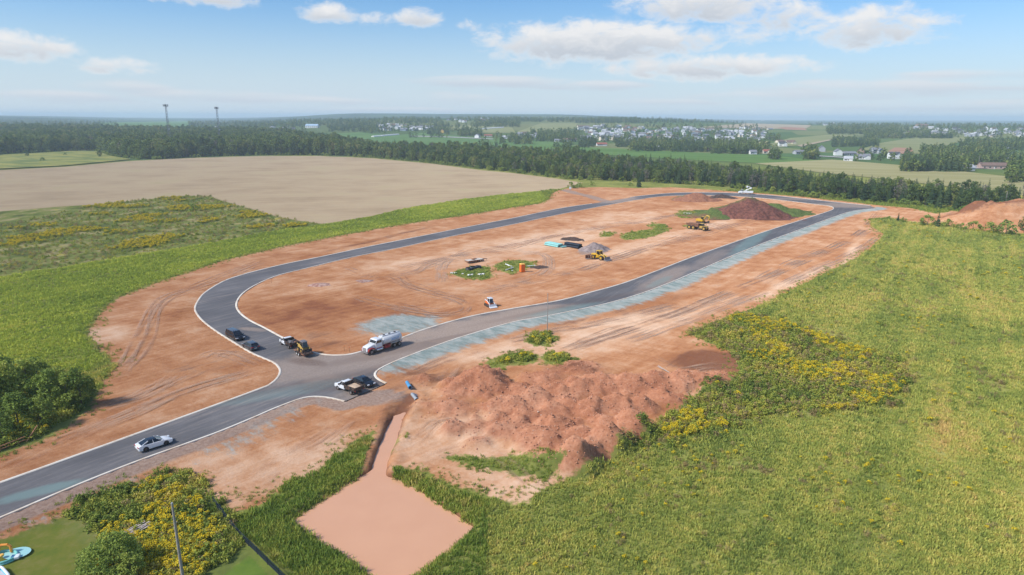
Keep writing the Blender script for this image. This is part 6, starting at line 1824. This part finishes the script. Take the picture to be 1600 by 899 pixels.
# ------------------------------------------------------------------ things lying about the site
def thing_at(name, px, py, rz, label, cat, group=None, dz=0.0):
    p = at(px, py, 0.0)
    return empty(name, (p.x, p.y, gz(p) + dz), R_(rz), label, cat, group)
pt = thing_at('portable_toilet', 816, 426, 25, 'orange portable toilet beside the right-hand green island', 'toilet')
MB().box((0, 0, 1.05), (1.15, 1.15, 2.05), 0, 0, (.96, .96)).build('cabin', M['orange'], pt, False, .03)
MB().box((0, 0, 2.17), (1.22, 1.22, .16), 0, 0, (.8, .8)).build('roof', M['orange_roof'], pt, False, .03)
MB().box((.57, 0, 1.05), (.05, .8, 1.8)).build('door', M['orange'], pt); MB().cyl((.3, .3, 2.2), (.3, .3, 2.6), .06).build('vent_pipe', M['dark_metal'], pt)
MB().box((0, 0, .05), (1.3, 1.2, .1)).build('skid', M['dark_metal'], pt)
pt.scale = (1.25,) * 3
def pipes(px0, py0, px1, py1, n, r, mat, label_fmt, group, rows=2):
    a, b = at(px0, py0, 0.0), at(px1, py1, 0.0)
    q = (b - a); L = q.length; ang = math.atan2(q.y, q.x)
    c = (a + b) / 2; side = Vector((-math.sin(ang), math.cos(ang), 0))
    V, F = [], []; k = 12
    for x, rr in ((-L / 2, r), (L / 2, r), (L / 2, r * .82), (-L / 2, r * .82)):
        for i in range(k): V.append((x, math.cos(2 * math.pi * i / k) * rr, math.sin(2 * math.pi * i / k) * rr))
    for s in range(4):
        for i in range(k): F.append((s * k + i, s * k + (i + 1) % k, ((s + 1) % 4) * k + (i + 1) % k, ((s + 1) % 4) * k + i))
    me = MB().add(V, F).mesh('pipe', True); me.materials.append(M[mat])
    cnt = 0
    for row in range(rows):
        for i in range(n - row):
            p = c + side * ((i - (n - row - 1) / 2) * 2 * r)
            o = link('pipe', me, None, None, (p.x, p.y, gz(c) + r + row * r * 1.75 + .03), ang)
            tag(o, label_fmt % (['lower', 'upper'][row] + ' row'), 'pipe', group + (', upper row' if row else ', lower row')); cnt += 1
pipes(855, 383, 876, 387, 5, .34, 'pipe_teal', 'pale teal pipe in the %s of the stack left of the black pipes', 'teal pipes in a stack')
pipes(884, 385, 907, 389, 3, .46, 'pipe_black', 'thick black pipe in the %s of the stack beside the gravel pile', 'black pipes in a stack')
pipes(877, 388, 884, 387, 2, .28, 'pipe_teal', 'short teal pipe in the %s between the teal and black stacks', 'short teal pipes', 1)

def mound(name, px, py, rx, ry, h, rz, mat, label, cat, seed, n=34, sharp=1.2):
    p = at(px, py, 0.0)
    V, F = [], []
    r = np.linspace(-1.1, 1.1, n)
    X, Y = np.meshgrid(r, r); x, y = X.ravel(), Y.ravel()
    q = np.hypot(x, y) + (vnoise(x * rx + 50, y * ry + 50, 4.0 / (rx + ry) * 1.3, seed, 4, .6) - .5) * .55
    zz = h * np.clip(1.05 - q, 0, 1) ** sharp + (vnoise(x * rx, y * ry, 1.1, seed + 3, 3) - .5) * .1 * h * np.clip(1.1 - q, 0, 1) - .12
    idx = np.arange(n * n).reshape(n, n)
    F = np.stack([idx[:-1, :-1], idx[:-1, 1:], idx[1:, 1:], idx[1:, :-1]], -1).reshape(-1, 4)
    me = np_mesh(name, np.stack([x * rx, y * ry, zz], 1), F, True)
    o = link(name, me, mat, None, (p.x, p.y, gz(p)), R_(rz))
    return tag(o, label, cat), (p, rx, ry, h, seed, sharp, rz)
def mound_mat(name, soil, dark, grass, lo, hi, axis_):
    """soil heap; grass has grown over the flank where the mask is high"""
    m, N, out = mat_new(name)
    P = N.n('ShaderNodeTexCoord').outputs['Object']
    n = N.noise(P, .9, 5, .65)
    c = N.mix(N.rng(n, .35, .65), dark, soil)
    if grass is not None:
        x, y, z_ = N.sep(P)
        k = N.m('ADD', N.m('ADD', N.m('MULTIPLY', x, axis_[0]), N.m('MULTIPLY', y, axis_[1])), N.m('MULTIPLY', N.m('SUBTRACT', N.noise(P, .35, 4, .6), .5), 8.0))
        c = N.mix(N.rng(k, lo, hi), c, N.mix(N.rng(N.noise(P, 1.5, 4, .6), .35, .65), (.07, .11, .03), (.15, .18, .05)))
    finish(N, out, c, .95, n, .6, .2, spec=.1)
    return m
gm = mound_mat('gravel_heap', (.34, .27, .25), (.22, .17, .16), None, 0, 1, (0, 0))
mound('gravel_pile', 929, 390, 6.5, 5.0, 3.2, 30, gm, 'grey-brown gravel pile between the black pipes and the loader', 'gravel', 3)
mm = mound_mat('dark_topsoil', (.235, .095, .068), (.105, .046, .038), True, -3, 3, (.12, .62))
o1, _ = mound('soil_mound', 1167, 336, 21, 17, 8.6, 0, mm, 'big dark topsoil mound with a bare front near the far road', 'mound', 7, 60, .8)
mg = mound_mat('grown_soil', (.26, .13, .08), (.16, .08, .05), True, -9, -4, (.5, .35))
mound('soil_mound', 1208, 333, 20, 13, 5.0, -10, mg, 'long green-grown mound on the right of the dark topsoil mound', 'mound', 12, 50, .9)
mound('soil_mound', 1118, 338, 17, 11, 3.6, 10, mg, 'low green-grown shoulder on the left of the dark topsoil mound', 'mound', 15, 44, 1.0)
mr = mound_mat('red_heap', (.36, .17, .10), (.24, .10, .06), True, 0, 3, (.0, .7))
mound('soil_mound', 1087, 313, 15, 11, 4.4, 0, mr, 'small red mound with a grassy back by the far kerb', 'mound', 21, 44, 1.0)
md_ = mound_mat('dark_heap', (.12, .075, .06), (.06, .045, .04), None, 0, 1, (0, 0))
mound('brush_heap', 1126, 309, 9, 6, 2.2, 0, md_, 'dark low heap of debris behind the small red mound', 'heap', 25, 34, .9)
mound('brush_heap', 891, 374, 5, 3.5, 1.2, 0, md_, 'small dark debris heap above the pipe stacks', 'heap', 28, 30, .9)
mound('brush_heap', 843, 418, 3.4, 2.6, .9, 20, md_, 'small dark debris heap right of the portable toilet', 'heap', 31, 26, .9)
mound('rubble_heap', 499, 446, 3.6, 2.6, .6, 10, mound_mat('rubble_a', (.5, .34, .28), (.28, .13, .10), None, 0, 1, (0, 0)), 'low ring of pinkish rubble on the left of the site', 'rubble', 34, 26, .8)
mound('rubble_heap', 568, 439, 3.0, 2.0, .5, 10, mound_mat('rubble_b', (.42, .30, .26), (.25, .13, .10), None, 0, 1, (0, 0)), 'smaller low rubble heap right of the pinkish ring', 'rubble', 37, 24, .8)
# black drainage coils and white offcuts on the green islands
for k, (px, py, rr, lb) in enumerate([(733, 422, 1.1, 'left'), (740, 420, 1.3, 'middle'), (747, 419, 1.0, 'right')]):
    o = thing_at('pipe_coil', px, py, 20 * k, 'black coil of drainage pipe on the left green island, %s of three' % lb, 'pipe coil')
    for j in range(4):
        mb = MB(); ring = [(math.cos(2 * math.pi * i / 16) * rr * (1 - .04 * (j % 2)), math.sin(2 * math.pi * i / 16) * rr * .9, .15 + j * .2) for i in range(17)]
        mb.tube(ring, .11, 6).build('loop', M['pipe_black'], o)
for k, (x0, y0, x1, y1, lb) in enumerate([(790, 414, 800, 418, 'white plastic pipe on the right green island, upper of two'), (790, 424, 802, 420, 'white plastic pipe on the right green island, lower of two'), (823, 417, 836, 416, 'long white pipe lying right of the portable toilet'), (1068, 334, 1086, 334.5, 'long pale pipe lying on the grass before the dark mound')]):
    a, b = at(x0, y0, 0.0), at(x1, y1, 0.0); c = (a + b) / 2; q = b - a
    o = empty('white_pipe', (c.x, c.y, gz(c) + .25), math.atan2(q.y, q.x), lb, 'pipe')
    L = q.length
    MB().cyl((-L / 2, 0, 0), (L / 2, 0, 0), .2, .2, 10).build('barrel', M['pvc'], o, True)
    MB().cyl((L / 2 - .3, 0, 0), (L / 2 + .05, 0, 0), .26, .26, 10).build('socket', M['pvc'], o, True)
for k, (px, py, s, lb) in enumerate([(706, 428, .7, 'pale block at the left tip of the left green island'), (712, 428, .6, 'pale block just inside the left tip of the left island'), (733, 431, .7, 'white block at the middle front of the left island'), (738, 430, .6, 'white block right of the middle front one on the left island'), (750, 430, .8, 'large white block near the right front of the left island'), (755, 429, .6, 'smaller white block near the right front of the left island'), (723, 429, .5, 'small pale block at the front of the left island'),
                                     (800, 425, .5, 'small white block at the front of the right green island')]):
    o = thing_at('concrete_block', px, py, 30 * k, lb, 'block')
    MB().box((0, 0, s * .3), (s * 1.5, s, s * .6), 0, .1, (.9, .9)).build('block', M['pvc'], o, False, .05)
    MB().box((s * .3, s * .5, s * .2), (s * .7, s * .6, s * .4), .6).build('offcut', M['concrete'], o, False, .04)
# blue and grey culvert ends by the trench
def culvert(px0, py0, px1, py1, r, mat, label, z0=.1, z1=-.1, elbow=False):
    a, b = at(px0, py0, 0.0), at(px1, py1, 0.0)
    o = empty('culvert_pipe', (a.x, a.y, gz(a)), 0, label, 'pipe')
    d = b - a
    pts = [Vector((0, 0, r + z0 + (0.5 if elbow else 0))), Vector((d.x, d.y, r + z1))]
    if elbow: pts = [Vector((-d.y * .5, d.x * .5, -.1)), Vector((0, 0, r + .35)), Vector((d.x, d.y, r + z1))]
    MB().tube(pts, r, 14).build('barrel', M[mat], o, True)
    e = pts[-1]; q = (pts[-1] - pts[-2]).normalized()
    MB().cyl(e - q * .4, e + q * .06, r * 1.15, r * 1.15, 14).build('collar', M[mat], o, True)
    MB().cyl(e + q * .02, e + q * .075, r * .8, r * .8, 14).build('mouth', M['pipe_black'], o)
culvert(636, 603, 641, 611, .32, 'pipe_blue', 'blue pipe end sticking out above the trench head', .25, .2)
culvert(644, 619, 651, 626, .30, 'galv', 'grey pipe elbow bending into the trench head', .3, .15, True)
# survey stakes, stick and marker
o = thing_at('marker_box', 891, 297, 0, 'white marker box at the corner of the bare field', 'marker')
MB().box((0, 0, 1.3), (1.5, .8, 1.6)).build('panel', M['white_paint'], o); MB().box((-.5, 0, .3), (.15, .15, 1.0)).box((.5, 0, .3), (.15, .15, 1.0)).build('post', M['wood_grey'], o)
o = thing_at('dead_branch', 1037, 580, 120, 'bleached bare branch lying on the red soil', 'branch')
MB().tube([(-1.6, 0, .2), (-.3, .1, .35), (1.7, -.1, .5)], .07, 6).build('stem', M['plank'], o); MB().tube([(-.3, .1, .35), (.6, .8, .7)], .045, 6).tube([(.5, 0, .4), (1.3, .6, .6)], .04, 6).build('twig', M['plank'], o)
STK = [(463, 545, 'on the inner corner beside the loader trailer'), (538, 549, 'on the inner corner left of the tank truck'), (546, 551, 'on the inner corner nearest the tank truck'), (1168, 363, 'beside the inner kerb below the dump truck, left of two'), (1177, 362, 'beside the inner kerb below the dump truck, right of two'), (424, 443, 'inside the bend of the loop road'), (1372, 331, 'at the far right road corner'), (716, 441, 'at the left of the green islands')]
for px, py, lb in STK:
    o = thing_at('survey_stake', px, py, 10, 'thin wooden survey stake ' + lb, 'stake')
    MB().box((0, 0, .55), (.10, .06, 1.3)).build('stick', M['wood_red'], o); MB().box((.02, 0, 1.1), (.14, .09, .16)).build('ribbon', M['orange'], o)

# ------------------------------------------------------------------ bottom left yard
pl = thing_at('plank_pile', 215, 832, 40, 'loose pile of old bleached planks in the weeds', 'planks', None, .55)
for k in range(11):
    MB().box((random.uniform(-.25, .25), -.75 + k * .15, .1 + .12 * random.random() + .05 * (k % 3)), (random.uniform(2.2, 3.2), .13, .05), random.uniform(-.14, .14), random.uniform(-.06, .06)).build('plank', M['plank'], pl)
pl.rotation_euler = (0, 0, R_(62))
fa = thing_at('black_fence', 336, 788, 0, 'low black mesh fence running down between the weeds and the pond', 'fence')
FL = [at(x, y, 0.0) for x, y in [(333, 785), (345, 800), (358, 818), (372, 836), (388, 853), (402, 866), (418, 882), (436, 899), (455, 918), (480, 945)]]
org = Vector(fa.location)
for i, p in enumerate(FL):
    q = Vector((p.x, p.y, gz(p))) - org
    MB().cyl(q, q + Vector((0, 0, .95)), .05, .05, 6).build('post', M['pipe_black'], fa)
    if i:
        for hgt, rr in ((.82, .045), (.48, .035), (.16, .045)):
            MB().cyl(pq + Vector((0, 0, hgt)), q + Vector((0, 0, hgt)), rr, rr, 6).build('rail', M['pipe_black'], fa)
        mb = MB()
        n = (q - pq); L = n.length; nn = Vector((-n.y, n.x, 0)).normalized() * .015
        mb.add([pq + Vector((0, 0, .1)) - nn, q + Vector((0, 0, .1)) - nn, q + Vector((0, 0, .55)) - nn, pq + Vector((0, 0, .55)) - nn, pq + Vector((0, 0, .1)) + nn, q + Vector((0, 0, .1)) + nn, q + Vector((0, 0, .55)) + nn, pq + Vector((0, 0, .55)) + nn],
               [(0, 1, 2, 3), (7, 6, 5, 4), (0, 4, 5, 1), (2, 6, 7, 3), (0, 3, 7, 4), (1, 5, 6, 2)])
        mb.build('mesh_panel', M['pipe_black'], fa)
    pq = q
rb_ = thing_at('rail_barrier', 0, 706, 0, 'broken orange-brown wooden rails in front of the left thicket', 'barrier')
g0, g1, g2 = [at(x, y, 0.0) for x, y in ((-60, 726), (0, 706), (40, 691))]
org = Vector(rb_.location)
for hgt in (.35, .8):
    MB().cyl(g0 - org + Vector((0, 0, hgt)), g1 - org + Vector((0, 0, hgt)), .09, .09, 8).build('rail', M['wood_red'], rb_)
    MB().cyl(g1 - org + Vector((0, 0, hgt)), g2 - org + Vector((0, 0, hgt * 1.1)), .09, .08, 8).build('rail', M['wood_red'], rb_)
MB().cyl(g2 - org + Vector((0, 0, -.1)), g2 - org + Vector((1.0, 1.6, 2.0)), .10, .08, 8).build('leaning_post', M['wood_red'], rb_)
for g_ in (g0, g1): MB().cyl(g_ - org + Vector((0, 0, -.2)), g_ - org + Vector((0, 0, 1.0)), .10, .09, 8).build('post', M['wood_red'], rb_)
# toddler pools on the lawn
M['pool_teal'] = gloss('pool_teal', (0.20, 0.55, 0.50), .35); M['pool_blue'] = gloss('pool_blue', (0.03, 0.42, 0.62), .3); M['pool_white'] = gloss('pool_white', (0.75, 0.78, 0.80), .35)
M['pool_water'] = gloss('pool_water', (0.35, 0.62, 0.60), .08); M['pool_grey'] = gloss('pool_liner', (0.50, 0.52, 0.55), .2); M['pool_orange'] = gloss('pool_orange', (0.80, 0.30, 0.03), .4); M['pool_navy'] = gloss('pool_navy', (0.03, 0.10, 0.25), .4)
def ring(rx, ry, z, r, n=28, k=8, sq=1.0):
    V, F = [], []
    for i in range(n):
        a = 2 * math.pi * i / n
        c, s = math.cos(a), math.sin(a)
        ex_ = lambda v: math.copysign(abs(v) ** sq, v)
        cx, cy = rx * ex_(c), ry * ex_(s)
        for j in range(k):
            b = 2 * math.pi * j / k
            V.append((cx + c * math.cos(b) * r, cy + s * math.cos(b) * r, z + math.sin(b) * r))
    for i in range(n):
        for j in range(k): F.append((i * k + j, ((i + 1) % n) * k + j, ((i + 1) % n) * k + (j + 1) % k, i * k + (j + 1) % k))
    return V, F
po = thing_at('wading_pool', 3, 872, 8, 'round teal inflatable wading pool with an orange slide arch', 'pool')
MB().add(*ring(1.45, 1.2, .14, .14)).build('rim', M['pool_teal'], po, True)
MB().add(*ring(1.42, 1.17, .36, .12)).build('upper_rim', M['pool_teal'], po, True)
V = [(math.cos(2 * math.pi * i / 28) * 1.38, math.sin(2 * math.pi * i / 28) * 1.13, .22) for i in range(28)]
MB().add(V, [tuple(range(28))]).build('water', M['pool_water'], po)
MB().tube([(.5, .95, .3), (.48, .98, .95), (.2, 1.0, 1.2), (-.5, 1.0, 1.2), (-.8, .98, .9), (-.82, .95, .3)], .15, 8).build('slide_arch', M['pool_orange'], po, True)
bl = MB(); bl.add(*ring(.12, .12, .55, .14, 12, 8)); bl.build('ball', M['orange_roof'], po, True); po.children[-1].location = (1.15, .75, 0)
MB().box((1.62, -.1, .3), (.5, .7, .34), .2).build('seat_float', M['pool_white'], po, False, .1)
MB().box((1.25, -.15, .40), (.35, .5, .14), .2).build('toy_boat', M['pool_navy'], po, False, .05)
pr = thing_at('paddling_pool', -8, 903, -38, 'rectangular blue and white inflatable pool cut off at the corner', 'pool')
MB().add(*ring(1.5, 1.0, .16, .16, 40, 8, .35)).build('lower_tube', M['pool_blue'], pr, True)
MB().add(*ring(1.47, .97, .42, .15, 40, 8, .35)).build('upper_tube', M['pool_white'], pr, True)
MB().box((0, 0, .12), (2.8, 1.8, .06)).build('floor', M['pool_grey'], pr)

# ------------------------------------------------------------------ air
hz = MB().box((0, 4000, 40), (27500, 19500, 94)).build('haze', None)
mh = bpy.data.materials.new('haze'); mh.use_nodes = True
mh.node_tree.nodes.clear()
ho = mh.node_tree.nodes.new('ShaderNodeOutputMaterial'); pv = mh.node_tree.nodes.new('ShaderNodeVolumePrincipled')
pv.inputs['Color'].default_value = (0.68, 0.85, 1.0, 1)
pv.inputs['Density'].default_value = HAZE_DENSITY
pv.inputs['Anisotropy'].default_value = 0.0
mh.node_tree.links.new(pv.outputs[0], ho.inputs['Volume'])
hz.data.materials.append(mh)
tag(hz, kind='stuff')
